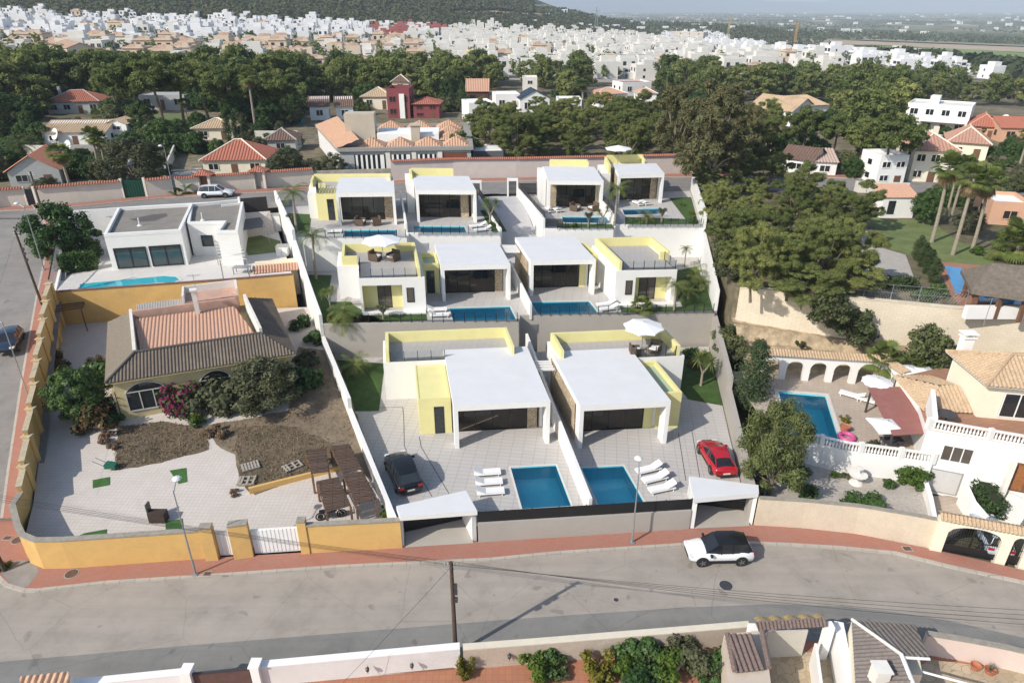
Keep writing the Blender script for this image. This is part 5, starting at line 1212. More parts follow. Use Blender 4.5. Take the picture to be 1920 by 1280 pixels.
MB().corr([c0,c1,d1,d0],.2,.06).build('tiled_roof',darktile,t); e0,e1=P(1413,1158,z),P(1545,1152,z)
MB().corr([e1,e0,d0,d1],.7,.08).build('street_side_tiles',mat('yellow_lichen_tiles',(.42,.30,.14),.9,.25,4),t)
for u,v in ((1412,1172),(1556,1168)): p=P(u,v,z); MB().box(p.x-.2,p.x+.2,p.y-.25,p.y+.2,0,z-.05).build('pier',whitew,t)
MB().wall([P(1440,1183,2.2),P(1515,1180,2.2)],.08,.2,2.2).build('gate_leaf',mat('beige_paint',(.56,.53,.46),.6,.05,2),t)
t=thing('tiled_porch','small lean-to with dark ribbed tiles and rounded edge caps beside the near shrubs','porch',P(1400,1240,.2))
z=2.9; q=[P(1378,1262,z-.2),P(1437,1256,z-.2),P(1411,1187,z+.3),P(1366,1190,z+.3)]
MB().corr(q,.26,.09).build('tiled_roof',darktile,t)
w=[P(u,v,z-.25) for u,v in [(1366,1288),(1446,1282),(1434,1180),(1358,1186)]]; MB().prism([tuple(p[:2]) for p in w],0,z-.3).build('wall',mat('pinkish_render',(.55,.47,.38),.9,.06,1.2,stain=(.42,.34,.27)),t)
for (u0,v0,u1,v1) in ((1364,1188,1378,1258),(1429,1183,1443,1252)):
    a,b=P(u0,v0,z+.1),P(u1,v1,z-.1); cm=MB()
    for i in range(8): p=a.lerp(b,i/8);r_=a.lerp(b,(i+.92)/8); cm.tube(p,r_,.16,.13,n=8)
    cm.build('edge_caps',darktile,t)
triang('crazy_yard',px([(1446,1225),(1525,1222),(1560,1180),(1575,1285),(1575,1340),(1440,1340)],.2),.23,crazy)
wallthing('garden_wall','thick white wall between the crazy-paved yard and the grey-tiled house','garden wall',px([(1572,1166),(1598,1300)],2.),.45,0,2.0,whitew,.02,whitew)
wallthing('garden_wall','thin white wall inside the crazy-paved yard','garden wall',px([(1530,1205),(1543,1300)],1.8),.14,0,1.8,whitew)
t=thing('grey_tiled_house','near house with grey-brown tiled roof, white hip line and square chimney','house',P(1650,1260,.2))
zl,zh=2.9,4.0; A_=P(1597,1163,zl);B_=P(1715,1171,zl);C_=P(1742,1233,zh);D_=P(1690,1230,zh);E_=P(1606,1310,zl);F_=P(1722,1310,zh)
gt2=mat('grey_brown_near_tiles',(.19,.165,.15),.92,.25,6,stain=(.12,.105,.095),st_amt=.5)
MB().corr([B_,A_,D_,C_],.24,.075).build('tiled_roof',gt2,t); MB().corr([A_,E_,F_,D_],.24,.075).build('tiled_roof',gt2,t)
MB().path([A_+Vector((0,0,.1)),A_.lerp(D_,.5)+Vector((0,0,.12)),D_+Vector((0,0,.12))],.09,6).build('hip_line',offw,t); MB().tube(D_+Vector((0,0,.08)),F_+Vector((0,0,.08)),.1).build('ridge',whitew,t)
MB().prism([tuple(p[:2]) for p in (A_,B_,C_,D_,F_,E_)][:4],0,zl-.1).build('wall',creamw,t); MB().prism([tuple(p[:2]) for p in (A_,D_,F_,E_)],0,zl-.12).build('wall',creamw,t)
p=P(1648,1268,3.6); MB().box(p.x-.32,p.x+.32,p.y-.32,p.y+.32,2.8,4.2).box(p.x-.38,p.x+.38,p.y-.38,p.y+.38,4.2,4.28).build('chimney',offw,t)
gq=[C_,D_]; MB().tube(C_+Vector((0,-.05,0)),D_+Vector((0,-.05,0)),.07).build('gutter',whitep,t)
a,b=P(1690,1248,2.6),P(1960,1320,2.6); tag(MB().tube(a,b,.06).build('awning_pole',whitep),'white metal pole slanting across the yard beside the grey-tiled house','pole')
wallthing('street_wall','pale pink street wall with grey coping at the lower right','street wall',px([(1738,1187),(1810,1199),(1890,1214),(2000,1240)],1.6),.3,0,1.6,mat('pale_pink_render',(.66,.54,.48),.9,.05,1.,stain=(.55,.45,.4)),.03,coping)
triang('crazy_yard',px([(1745,1236),(1900,1256),(2000,1290),(1990,1340),(1700,1340),(1700,1262)],.2),.23,crazy)
pot=mat('terracotta_pot',(.42,.16,.09),.8,.12,5)
for lb,u,v,r_ in (('empty terracotta bowl beside the spiky potted agave',1829,1250,.28),('terracotta bowl holding a spiky agave by the pink wall',1856,1258,.3)):
    p=P(u,v,.35); t=thing('plant_pot',lb,'plant pot',p,); MB().lathe(p-Vector((0,0,.1)),[(.01,0),(r_*.7,.0),(r_,.28),(r_*.9,.28),(r_*.6,.1),(.01,.1)],14).build('pot',pot,t)
    if 'holding' in lb:
        m=MB()
        for k in range(26):
            a=k*2.4; l=rnd.uniform(.3,.5); el=rnd.uniform(.3,1.3); d=Vector((math.cos(a)*math.cos(el),math.sin(a)*math.cos(el),math.sin(el)))*l; s=Vector((-math.sin(a),math.cos(a),0))*.03; b=p+Vector((0,0,.15)); m.face([b-s,b+s,b+d])
        m.build('leaves',leafmat('agave',(.14,.15,.10),(.2,.2,.14),.1),t)
t=thing('tiled_entrance','strip of pale orange roof tiles over an entrance at the bottom left corner','canopy',P(85,1275,.2))
z=2.6; MB().corr([P(40,1290,z-.2),P(132,1282,z-.2),P(130,1259,z),P(38,1268,z)],.3,.1).build('tiled_roof',mat('pale_tiles',(.55,.36,.24),.9,.2,5),t)
MB().wall([P(45,1278,z-.2),P(130,1270,z-.2)],.3,0,z-.25).build('wall',whitew,t)
# ================= PLANT PROTOTYPES =================
import numpy as np
rg=np.random.default_rng(11)
def npmesh(name,V,nq,m,parent=None,k=4,mi=None,mats=None):
    V=np.asarray(V,dtype=np.float32).reshape(-1,3); me=bpy.data.meshes.new(name); me.vertices.add(len(V)); me.vertices.foreach_set('co',V.ravel())
    me.loops.add(nq*k); me.loops.foreach_set('vertex_index',np.arange(nq*k,dtype=np.int32)); me.polygons.add(nq)
    me.polygons.foreach_set('loop_start',np.arange(0,nq*k,k,dtype=np.int32)); me.polygons.foreach_set('loop_total',np.full(nq,k,dtype=np.int32))
    for x in (mats or [m]): me.materials.append(x)
    if mi is not None: me.polygons.foreach_set('material_index',np.asarray(mi,dtype=np.int32))
    me.update(); me.validate(); o=bpy.data.objects.new(name,me); COL.objects.link(o)
    if parent is not None: o.parent=parent
    return o
def leafquads(C,Rr,n,s,asp=1.,shell=.55,up=0.,flat=1.,jit=.42):
    """n leaf quads round each clump centre; returns vertex array (N*4,3)"""
    C=np.asarray(C,float); Rr=np.asarray(Rr,float); M=len(C); idx=np.repeat(np.arange(M),n); N=len(idx)
    d=rg.normal(size=(N,3)); d/=np.linalg.norm(d,axis=1)[:,None]; rad=(shell+(1-shell)*rg.random(N))*Rr[idx]
    p=C[idx]+d*rad[:,None]*np.array([1,1,flat]); nrm=d+jit*rg.normal(size=(N,3)); nrm[:,2]+=up; nrm/=np.linalg.norm(nrm,axis=1)[:,None]
    a=np.cross(nrm,rg.normal(size=(N,3))); a/=np.linalg.norm(a,axis=1)[:,None]; b=np.cross(nrm,a); sz=s*(.6+.8*rg.random(N))[:,None]
    a*=sz*.5; b*=sz*.5*asp
    return np.stack([p-a-b,p+a-b*.6,p+a*.7+b,p-a+b*.8],axis=1).reshape(-1,3)
def limbs(mb,base,targets,r0,m=0,fork=.45):
    for t in targets:
        t=Vector(t); mid=base.lerp(t,fork)+Vector((rnd.uniform(-.3,.3),rnd.uniform(-.3,.3),rnd.uniform(0,.4))); mb.tube(base,mid,r0,r0*.6,n=6,m=m,cap=False); mb.tube(mid,t,r0*.6,r0*.2,n=5,m=m,cap=False)
pineL=leafmat('pine_needles',(0.165,0.203,0.059),(0.295,0.336,0.112),.4,.8,(0.354,0.336,0.130))
pineD=leafmat('pine_needles_dark',(0.124,0.171,0.050),(0.224,0.277,0.088),.4,.8,(0.283,0.283,0.118))
broadL=leafmat('broad_leaves_dark',(0.044,0.096,0.026),(0.111,0.192,0.052),.3,.45)
oliveL=leafmat('grey_green_leaves',(0.086,0.099,0.048),(0.164,0.173,0.091),.3,.7)
brightL=leafmat('bright_green_leaves',(.06,.12,.015),(.13,.20,.03),.3,.5)
yellL=leafmat('yellow_green_leaves',(.16,.16,.02),(.30,.26,.04),.3,.5,(.12,.16,.02))
palmL=leafmat('palm_leaflets',(.10,.15,.035),(.20,.25,.07),.3,.5,(.28,.25,.08))
skirt=leafmat('dry_palm_leaves',(.19,.14,.07),(.32,.24,.12),.15,.8)
magL=leafmat('bougainvillea_bracts',(.20,.025,.09),(.36,.05,.16),.3,.6)
redL=leafmat('dry_reddish_leaves',(.13,.055,.03),(.20,.09,.045),.2,.7,(.06,.07,.02))
eucL=leafmat('eucalyptus_leaves',(0.163,0.170,0.074),(0.271,0.251,0.122),.3,.7,(0.326,0.231,0.122))
cypL=leafmat('cypress_foliage',(0.046,0.078,0.029),(0.098,0.137,0.052),.25,.8)
wispL=leafmat('wispy_leaves',(0.095,0.123,0.040),(0.158,0.190,0.068),.3,.7)
def tree(name,label,cat,H,Rc,nc,nl,ls,cr,mat_,kind='pine',group=None,trunk=bark,tr=.22,lean=.6,asp=.45):
    t=thing(name,label,cat,group=group); ORG[t.name]=Vector((0,0,0))
    C=[];Rr=[]
    h0={'pine':.22,'round':.2,'tall':.22,'umbrella':.6,'weep':.15}[kind]*H
    bo=[]
    if kind in('pine','umbrella','tall'):
        K=9 if kind!='tall' else 14
        for b in range(K):
            q=(b+.5)/K; a=b*2.39996+rnd.uniform(-.5,.5); w=Rc*(.72 if kind!='tall' else .6)*(math.sin(math.pi*min(1,.3+.6*q))**.6)*(0.25 if b==K-1 else rnd.uniform(.6,1.05))
            bo.append((w*math.cos(a),w*math.sin(a),h0+(H-h0)*(.02+.86*q)+rnd.uniform(-.3,.3),Rc*rnd.uniform(.34,.5)))
        for i in range(nc):
            bx,by,bz,br_=bo[i%K]; u=Vector((rnd.gauss(0,1),rnd.gauss(0,1),rnd.gauss(0,1))).normalized()*rnd.uniform(.45,1)*br_
            C.append((bx+u.x,by+u.y,bz+u.z*.55+.15*br_)); Rr.append(cr*rnd.uniform(.5,1.05))
    for i in range(nc if not bo else 0):
        q=(i+.5)/nc; a=i*2.39996+rnd.uniform(-.4,.4); z=h0+(H-h0)*q
        if kind=='pine': w=Rc*math.sin(math.pi*min(1,.22+.72*q))**.6
        elif kind=='umbrella': w=Rc*math.sin(math.pi*min(1,.35+.6*q))**.5
        elif kind=='tall': w=Rc*(.35+.65*math.sin(math.pi*(.15+.75*q)))
        else: w=Rc*math.sin(math.pi*(.14+.80*q))**.7
        rr=w*math.sqrt(rnd.uniform(.12,1)); C.append((rr*math.cos(a)*(1+.18*math.sin(i)),rr*math.sin(a),z+rnd.uniform(-.4,.4)*cr)); Rr.append(cr*rnd.uniform(.6,1.25))
    npmesh('crown',leafquads(C,Rr,nl,ls,asp,.35,.35,.62 if kind in('pine','umbrella') else .85),nc*nl,mat_,t)
    mb=MB(); top=Vector((lean*rnd.uniform(-1,1),lean*rnd.uniform(-1,1),h0*1.05)); mid=Vector((top.x*.3,top.y*.5,h0*.5)); mb.tube((0,0,-.6),mid,tr,tr*.8,8,cap=False).tube(mid,top,tr*.8,tr*.6,8,cap=False)
    limbs(mb,top,[C[k] for k in range(1,nc,max(1,nc//14))],tr*.45); mb.build('trunk',trunk,t); return proto(t)
GP='aleppo pines'
PN=[tree('pine_tree','',' pine tree'.strip(),8.5,4.3,140,400,.17,.76,pineL,'pine',asp=.32) for _ in range(3)]
PU=[tree('pine_tree','','pine tree',9.5,4.2,85,200,.32,1.0,pineD,'umbrella',tr=.25) for _ in range(2)]
PF_=[tree('pine_tree','','pine tree',9.,4.2,44,90,.62,1.25,pineL if k%2 else pineD,'pine' if k%2 else 'round') for k in range(4)]
EU=tree('eucalyptus_tree','','eucalyptus tree',15,5.2,170,220,.28,.95,eucL,'tall',trunk=palebark,tr=.35)
BR=tree('broadleaf_tree','','tree',5.5,2.9,60,200,.26,.75,broadL,'round',tr=.14)
BRO=tree('olive_tree','','tree',5,2.6,44,170,.22,.7,oliveL,'round',tr=.14)
WP=tree('pepper_tree','','tree',6.5,2.9,70,210,.22,.8,wispL,'weep',tr=.2,asp=.3)
def bush(name,cat,R_,H,nc,nl,ls,cr,m,m2=None,f2=0):
    t=thing(name,'',cat); ORG[t.name]=Vector((0,0,0)); C=[];Rr=[]
    for i in range(nc):
        a=rnd.uniform(0,6.28); rr=R_*math.sqrt(rnd.random())*.8; z=H*rnd.uniform(.15,.85)*(1-.35*(rr/R_)**2); C.append((rr*math.cos(a),rr*math.sin(a),z)); Rr.append(cr*rnd.uniform(.6,1.2))
    V=leafquads(C,Rr,nl,ls,.6,.4,.3,.85)
    if m2:
        n=nc*nl; mi=(rg.random(n)<f2).astype(int); npmesh('foliage',V,n,None,t,mi=mi,mats=[m,m2])
    else: npmesh('foliage',V,nc*nl,m,t)
    mb=MB(); 
    limbs(mb,Vector((0,0,0)),[C[k] for k in range(0,nc,max(1,nc//6))],.035); mb.build('stems',bark,t); return proto(t)
B_G=bush('bush','bush',1.0,1.2,16,130,.15,.38,broadL); B_O=bush('bush','bush',1.0,1.3,16,130,.14,.38,oliveL); B_L=bush('bush','bush',1.0,1.2,14,130,.14,.36,brightL)
B_Y=bush('bush','bush',1.0,1.3,14,130,.14,.36,yellL); B_M=bush('bougainvillea','bougainvillea',1.2,1.6,22,130,.14,.42,magL,broadL,.45); B_R=bush('bush','bush',1.1,1.3,18,120,.14,.4,redL,broadL,.35)
B_W=bush('bush','bush',1.3,1.9,30,120,.13,.42,wispL,oliveL,.4)
B_D=bush('bush','bush',1.0,.7,12,120,.12,.35,redL,wm,.6)
def cypress(H,Rc,nl,m,name='cypress_tree'):
    t=thing(name,'','cypress'); ORG[t.name]=Vector((0,0,0)); C=[];Rr=[]
    n=26
    for i in range(n):
        q=(i+.5)/n; w=Rc*(math.sin(math.pi*min(1,.12+.86*q))**.7)
        for k in range(2): a=rnd.uniform(0,6.28); C.append((w*.45*math.cos(a),w*.45*math.sin(a),.2+H*q)); Rr.append(w*.62+.05)
    npmesh('crown',leafquads(C,Rr,nl,.2,.4,.5,.9,1.3),len(C)*nl,m,t); MB().tube((0,0,-.3),(0,0,H*.6),.12,.05,6).build('trunk',bark,t); return proto(t)
CY=cypress(7.,1.0,90,cypL); CYF=cypress(8.5,1.9,170,leafmat('cedar_foliage',(.05,.085,.035),(.10,.14,.055),.25,.8),'cedar_tree')
def frond(L,droop,n,w,az,el0,curl=1.,V=None,base=Vector((0,0,0))):
    """feather frond made of leaflet quads"""
    pts=[];p=base.copy(); el=el0; d0=Vector((math.cos(az),math.sin(az),0)); st=L/n
    side=Vector((-math.sin(az),math.cos(az),0))
    for i in range(n+1):
        pts.append(p.copy()); p=p+(d0*math.cos(el)+Vector((0,0,math.sin(el))))*st; el-=droop/n
    for i in range(n):
        a,b=pts[i],pts[i+1]; q=i/n; l=w*math.sin(math.pi*(.12+.8*q))**.7; t=(b-a); 
        V+= [a-side*.02,b-side*.02,b+side*.02,a+side*.02]
        for s in (-1,1):
            tip=side*s*l+t.normalized()*l*.55-Vector((0,0,l*.35*curl))
            V+=[a,a+t*.45,a+t*.55+tip,a+tip*.98+t*.3]
def featherpalm(name,label,H,L,nf,w,droop,lean=(0,0),tr=.13,m=palmL,els=(-.2,1.25),trunkm=palebark,nn=22):
    t=thing(name,label,'palm'); ORG[t.name]=Vector((0,0,0)); mb=MB(); n=8; pr_=None
    for i in range(n):
        f=lambda q: Vector((lean[0]*q*q,lean[1]*q*q,H*q-.2))
        mb.tube(f(i/n),f((i+1)/n),tr*(1.25-.4*i/n),tr*(1.2-.4*(i+1)/n),8)
    top=f(1); mb.tube(top,top+Vector((0,0,.3)),tr*1.3,tr*.7,8); mb.build('trunk',trunkm,t); V=[]
    for k in range(nf):
        q=k/nf; frond(L*rnd.uniform(.8,1.1),droop*rnd.uniform(.8,1.2),nn,w,k*2.39996+rnd.uniform(-.2,.2),els[1]-(els[1]-els[0])*q,1,V,top+Vector((0,0,.2)))
    npmesh('fronds',[tuple(v) for v in V],len(V)//4,m,t); return proto(t)
PAL=featherpalm('palm_tree','',4.6,2.1,15,.5,1.5,(.15,.1)); PAS=featherpalm('palm_tree','',.9,1.9,16,.45,1.5,tr=.12)
CAN=featherpalm('date_palm','',3.6,3.0,46,.5,1.7,tr=.32,els=(-.6,1.4),trunkm=bark)
def fanpalm(name,H,Rl,nf,tr,sk=1,lean=(0,0)):
    t=thing(name,'','palm'); ORG[t.name]=Vector((0,0,0)); mb=MB(); n=9; f=lambda q: Vector((lean[0]*q*q,lean[1]*q*q,H*q-.2))
    for i in range(n): mb.tube(f(i/n),f((i+1)/n),tr*(1.35-.5*i/n),tr*(1.3-.5*(i+1)/n),9)
    mb.build('trunk',palebark,t); top=f(1); V=[];V2=[]
    def fan(az,el,Lp,R_,V):
        d=Vector((math.cos(az)*math.cos(el),math.sin(az)*math.cos(el),math.sin(el))); s=Vector((-math.sin(az),math.cos(az),0)); c=top+d*Lp; u=d.cross(s)
        V+=[top,top+s*.03,c+s*.03,c]
        for k in range(15):
            a=-1.45+2.9*k/14; dd=(d*math.cos(a)+s*math.sin(a)).normalized(); e=c+dd*R_*(.85+.15*math.cos(a))-Vector((0,0,R_*.28)); wv=dd.cross(u).normalized()*R_*.075
            mdl=c+dd*R_*.55; V+=[c,mdl-wv,e,mdl+wv]
    for k in range(nf):
        q=k/nf; fan(k*2.39996,1.25-1.75*q+rnd.uniform(-.1,.1),rnd.uniform(.55,.95)*Rl,Rl*.75,V)
    if sk:
        for k in range(int(nf*.8)): fan(k*2.39996+1,-.75-.75*rnd.random(),rnd.uniform(.4,.8)*Rl*sk,Rl*.6,V2)
    npmesh('fronds',[tuple(v) for v in V],len(V)//4,palmL,t)
    if V2: npmesh('dry_skirt',[tuple(v) for v in V2],len(V2)//4,skirt,t)
    return proto(t)
FANT=fanpalm('fan_palm',8.,1.45,30,.19,.9,(.35,.1)); FANB=fanpalm('fan_palm',10,1.6,30,.2,.9,(-.3,0)); FANS=fanpalm('fan_palm',1.0,1.3,24,.16,0)
def yucca(H,arms,name='yucca',m=None,lr=.55,nl=46,label=''):
    t=thing(name,label,'yucca' if name=='yucca' else 'cactus'); ORG[t.name]=Vector((0,0,0)); mb=MB(); V=[]; fk=Vector((0,0,H*.45)); mb.tube((0,0,-.1),fk,.12,.09,7)
    for k in range(arms):
        a=6.28*k/arms+.4; e=Vector((math.cos(a)*H*.27*(arms>1),math.sin(a)*H*.2*(arms>1),H*rnd.uniform(.75,.98))); mb.tube(fk,e,.085,.07,6)
        for j in range(nl):
            az=j*2.39996; el=1.4-2.1*j/nl; l=lr*rnd.uniform(.85,1.15); d=Vector((math.cos(az)*math.cos(el),math.sin(az)*math.cos(el),math.sin(el))); s=Vector((-math.sin(az),math.cos(az),0))*.035; mp=e+d*l*.6; V+=[e-s*.6,mp-s,e+d*l-Vector((0,0,.12*l)),mp+s]
    mb.build('trunk',palebark,t); npmesh('leaves',[tuple(v) for v in V],len(V)//4,m or palmL,t); return proto(t)
YU=yucca(2.6,3,lr=.85,nl=70); YU1=yucca(2.0,2,lr=.7,nl=60); CAC=yucca(1.9,8,'dragon_tree',oliveL,.35,26)
def hedge(label,pts,w,z0,h,m,name='hedge',n=380,ls=.16):
    pts=[Vector(p) for p in pts]; C=[]
    for a,b in zip(pts,pts[1:]):
        k=max(2,int((b-a).length/.35))
        for i in range(k):
            p=a.lerp(b,(i+.5)/k); C.append((p.x,p.y))
    c0=Vector((C[0][0],C[0][1],z0)); t=thing(name,label,'hedge',c0); CC=[];RR=[]
    for x,y in C:
        for s in (-.3,.3):
            for zz in np.arange(.25,h,.42): CC.append((x+s*w-c0.x,y+rnd.uniform(-.25,.25)*w-c0.y,zz)); RR.append(.34+.08*rnd.random())
    npmesh('foliage',leafquads(CC,RR,max(20,n//8),ls,.7,.5,.3),len(CC)*max(20,n//8),m,t)
    MB().wall([(x-c0.x+c0.x,y) for x,y in C],w*.45,z0,z0+h-.25).build('stems',mat('hedge_core',(.02,.03,.012),.95) if 'hedge_core' not in MATS else MATS['hedge_core'],t); return t
# ---------- placing ----------
def G(u,v,z=None):
    if z is None: return PT(u,v)
    return P(u,v,z)
def hpx(base,vtop,u=None):      # height so that the top reaches image row vtop
    q=PY(u or 960,vtop,base.y); return q.z-base.z
NH={}
def plant(pr,label,u,v,z=None,vtop=None,H=None,rz=None,group=None,cat=None,sc=None,wf=1.):
    b=G(u,v,z)
    if vtop is not None: h=hpx(b,vtop); s=h/H
    else: s=sc or 1
    return pr.put(b,rnd.uniform(0,6.28) if rz is None else rz,(s*wf,s*wf,s),label,group,cat)
# ================= PLANTS OF THE NEAR AND MIDDLE GROUND =================
# villa gardens
plant(PAL,'slim palm on the middle left lawn against the white retaining wall',593,523,G2,425,5.6)
plant(PAL,'slim palm with full crown on the farthest left back lawn',557,437,G3,345,5.6)
plant(PAL,'slim palm before the retaining wall at the front left lawn corner',650,668,G1,590,5.6)
plant(PAL,'slim palm in front of the dividing wall between the two back right villas',1152,425,G3,338,5.6)
plant(PAL,'slim palm on the palm garden edge under the right boundary wall',1283,500,G2,458,5.6)
plant(PAL,'slim palm in front of the terrace door of the middle right villa',1264,582,G2,523,5.6,wf=1.5)
plant(PAS,'low bushy palm at the rear of the palm garden of the middle right villa',1300,530,G2,sc=1.15); plant(PAS,'low feather palm spreading in the middle of the right palm garden',1290,560,G2,sc=.9); plant(PAS,'low palm behind the slim one in the right palm garden',1312,545,G2,sc=1.)
plant(PAS,'low feather palm in the left corner behind the middle left fence',646,602,G2,sc=1.1); plant(PAS,'short young palm beside the slim palm of the front left lawn',668,700,G1,sc=1.0)
plant(FANS,'small fan palm before the terrace step of the middle right villa',1204,585,G2,sc=.75)
plant(YU,'yucca with three heads on the front right lawn before the boundary wall',1314,723,G1,655,3.3)
plant(YU,'yucca with three heads on the middle left lawn',620,580,G2,535,3.3); plant(YU,'yucca beside the dark corner screen of the second back villa',919,424,G3,366,3.3)
plant(YU1,'small twin-headed yucca in front of the back right pool, left one',1130,420,G3,sc=.9)
plant(CAC,'branching grey-green dragon tree before the middle left terrace',719,598,G2,570,2.1,wf=1.5); plant(CAC,'branching dragon tree at the third back pool, tall and yellowish',1103,426,G3,396,2.1); plant(CAC,'branching dragon tree right of the small palm on the back right lawn',1240,418,G3,388,2.1); plant(CAC,'dragon tree on the farthest left back lawn behind the slim palm',546,425,G3,400,2.1)
plant(PAS,'small dark palm before the back right pool',1212,418,G3,sc=.85)
plant(B_L,'low bright bush along the fence of the third back pool, left end',1078,428,G3,sc=.5); plant(B_G,'low dark bush along the fence of the third back pool, beside the dragon tree',1062,428,G3,sc=.45)
plant(B_Y,'orange-yellow bush on the back right lawn by the boundary wall',1297,402,G3,sc=.45); plant(B_G,'small dark bush in the right corner of the back right lawn',1298,418,G3,sc=.7); plant(B_L,'small round bush in the middle of the back right lawn',1279,386,G3,sc=.4)
plant(B_G,'dark bush beside the yucca of the front right lawn, in the wall shade',1290,668,G1,sc=1.0); plant(B_R,'reddish bush behind the yucca of the front right lawn',1297,690,G1,sc=.6); plant(B_G,'low dark bush under the yucca beside the corner screen',925,425,G3,sc=.6)
plant(B_Y,'variegated low plant in the left corner behind the middle left fence',624,604,G2,sc=.5)
# left
plant(BR,'round dark citrus tree beside the flat-roofed white house',128,492,WZ-.4,386,5.7,wf=1.05)
hedge('tall dark hedge between the side street and the narrow pool',[P(112,515,WZ)[:2],P(178,503,WZ)[:2]],1.3,WZ,2.1,broadL)
hedge('lower hedge piece beside the small lawn patch left of the white house',[P(170,490,WZ)[:2],P(186,476,WZ)[:2]],1.,WZ,1.8,broadL)
plant(FANS,'low fan palm behind the flat-roofed house by the back street',352,385,WZ+1,sc=1.4)
yb=lambda u,v:PF(u,v,YZ).z
def yp(pr,label,u,v,sc,cat=None,wf=1): b=PF(u,v,YZ); pr.put(b,rnd.uniform(0,6),(sc*wf,sc*wf,sc),label,None,cat)
yp(BR,'glossy dark tree at the left corner of the ochre house',160,785,.78); yp(B_G,'dark bush below the ochre house left gable',180,715,2.2); yp(B_R,'reddish-brown bush at the left front corner of the ochre house',195,800,2.0)
yp(B_G,'dark bush in the shade beside the stone pier',215,790,1.1); yp(B_M,'magenta bougainvillea over the middle of the ochre house front',345,770,2.0); yp(B_M,'small magenta bougainvillea near the left roof edge of the ochre house',185,690,.8)
yp(B_O,'olive bush in front of the middle arch of the ochre house',400,770,2.2); yp(B_O,'large olive bush before the ochre house, right of the bougainvillea',455,765,2.6); yp(BRO,'broad grey-green tree before the right arch of the ochre house',500,765,.85,wf=1.4)
yp(B_L,'bright green round bush at the foot of the ochre house front',368,795,.8); yp(B_G,'dark bush at the right front corner of the ochre house',548,725,2.2); yp(B_G,'dark bush beside the dry yard near the boundary wall, lower one',580,720,1.3); yp(B_O,'bush in the shade right of the ochre house',575,690,1.3)
yp(B_G,'dark bush at the boundary wall behind the ochre house',590,640,1.3); yp(B_G,'bush beside the outbuilding with orange tiles',560,615,1.2)
yp(B_D,'rusty brown dead bush left of the dead lawn',200,822,.9); yp(B_D,'brown dead bush in front of the olive bushes',405,815,1.1); yp(B_D,'brown dead hedge remnant left of the dead lawn, lower one',212,838,.6); yp(B_R,'purple-leaved bush against the stepped wall',105,690,1.2)
yp(B_L,'green weeds behind the ochre wall beside the white portal',725,965,.6); yp(B_O,'grey bare bush over the outbuilding roof',520,550,1.0)
yp(B_D,'brown dead plant at the edge of the paved yard by the pallets',440,925,.5)
b=P(8,1066,0); B_L.put(b,0,.5,'tuft of green weeds at the pavement corner post')
# right lower garden
def rp(pr,label,u,v,z,sc,cat=None,wf=1.): pr.put(P(u,v,z),rnd.uniform(0,6),(sc*wf,sc*wf,sc),label,None,cat)
plant(CYF,'broad upright cedar rising between the boundary wall and the pool',1406,760,1.6,640,8.9,wf=1.35)
plant(WP,'large feathery pepper tree between the boundary wall and the gravel garden',1440,925,.8,750,7.0,wf=.78); plant(WP,'feathery pepper tree just behind the large one, beside the pool',1425,885,1.0,770,7.0,wf=.66)
rp(B_G,'round dark bush at the gravel garden wall, left one',1508,925,.8,1.0); rp(B_G,'low wide dark bush behind the cream street wall',1612,950,.8,1.0,wf=1.5); rp(B_G,'dark bush under the pepper tree near the balustrade wall',1495,890,.8,1.1)
rp(B_L,'tall bright green bush before the white terrace wall',1712,905,.8,1.25); rp(B_G,'small dark bush left of the bright green bush',1668,910,.8,.6); rp(B_L,'tiny green bush beside the stone fountain',1565,895,.8,.4); rp(B_O,'tiny grey bush left of the fountain',1583,895,.8,.35)
rp(B_M,'magenta bougainvillea over the entrance door of the cream house',1897,850,1.6,1.6); rp(B_M,'bougainvillea hanging at the right edge above the steps',1925,870,1.6,1.8)
hedge('dark green creeper hedge running down beside the entrance steps',[P(1828,900,1.)[:2],P(1845,930,1.)[:2],P(1862,968,.8)[:2]],1.5,.2,1.9,leafmat('ivy_leaves',(.03,.06,.015),(.06,.10,.03),.15))
rp(FANS,'bushy fan palm behind the arcade on the rock slope',1650,690,4.0,1.05); rp(FANS,'second fan palm with yellowing leaves behind the arcade',1705,700,3.8,.8)
rp(B_W,'big wispy bush against the stone wall above the sun parasols',1735,685,4.2,2.1); rp(B_G,'dark glossy bush left of the cream house',1745,715,3.6,1.4); rp(B_W,'wispy bush hanging over the stone wall, left one',1590,640,5.0,1.9); rp(B_W,'grey wispy bush on the stone wall beside the left one',1550,600,7.6,1.6)
rp(B_O,'small bush at the left end of the arcade',1425,655,3.6,.8); rp(B_O,'small grey bush on the rock slope above the arcade',1500,650,4.3,.5)
rp(B_Y,'yellow-green potted plant at the pool edge',1583,790,PZ,.45); rp(B_O,'grey spiky plant by the pool balustrade',1636,838,PZ,.5)
# upper garden
plant(FANT,'leftmost of the three big fan palms on the sunny lawn',1747,454,UP,290,9.2,wf=.85); plant(FANT,'middle one of the three big fan palms on the sunny lawn',1786,478,UP,310,9.2,rz=1.,wf=.85); plant(FANT,'rightmost of the three big fan palms on the sunny lawn',1821,474,UP,318,9.2,rz=2.,wf=.85)
plant(FANT,'thinner fan palm behind the three big ones, left',1772,412,UP,300,9.2,rz=3,wf=.8); plant(FANT,'thinner fan palm behind the three big ones, right',1781,415,UP,292,9.2,rz=4,wf=.8)
plant(FANS,'short thick fan palm above the thatched roof, left of two',1886,488,UP,430,2.,wf=.7); plant(FANS,'short thick fan palm above the thatched roof, right of two',1903,488,UP,415,2.,wf=.7)
plant(BR,'clipped round green tree between the garden house and the fan palms',1733,420,UP,360,5.7,wf=.9)
plant(BRO,'grey-green tree behind the right fan palm on the lawn',1812,440,UP,390,5.2)
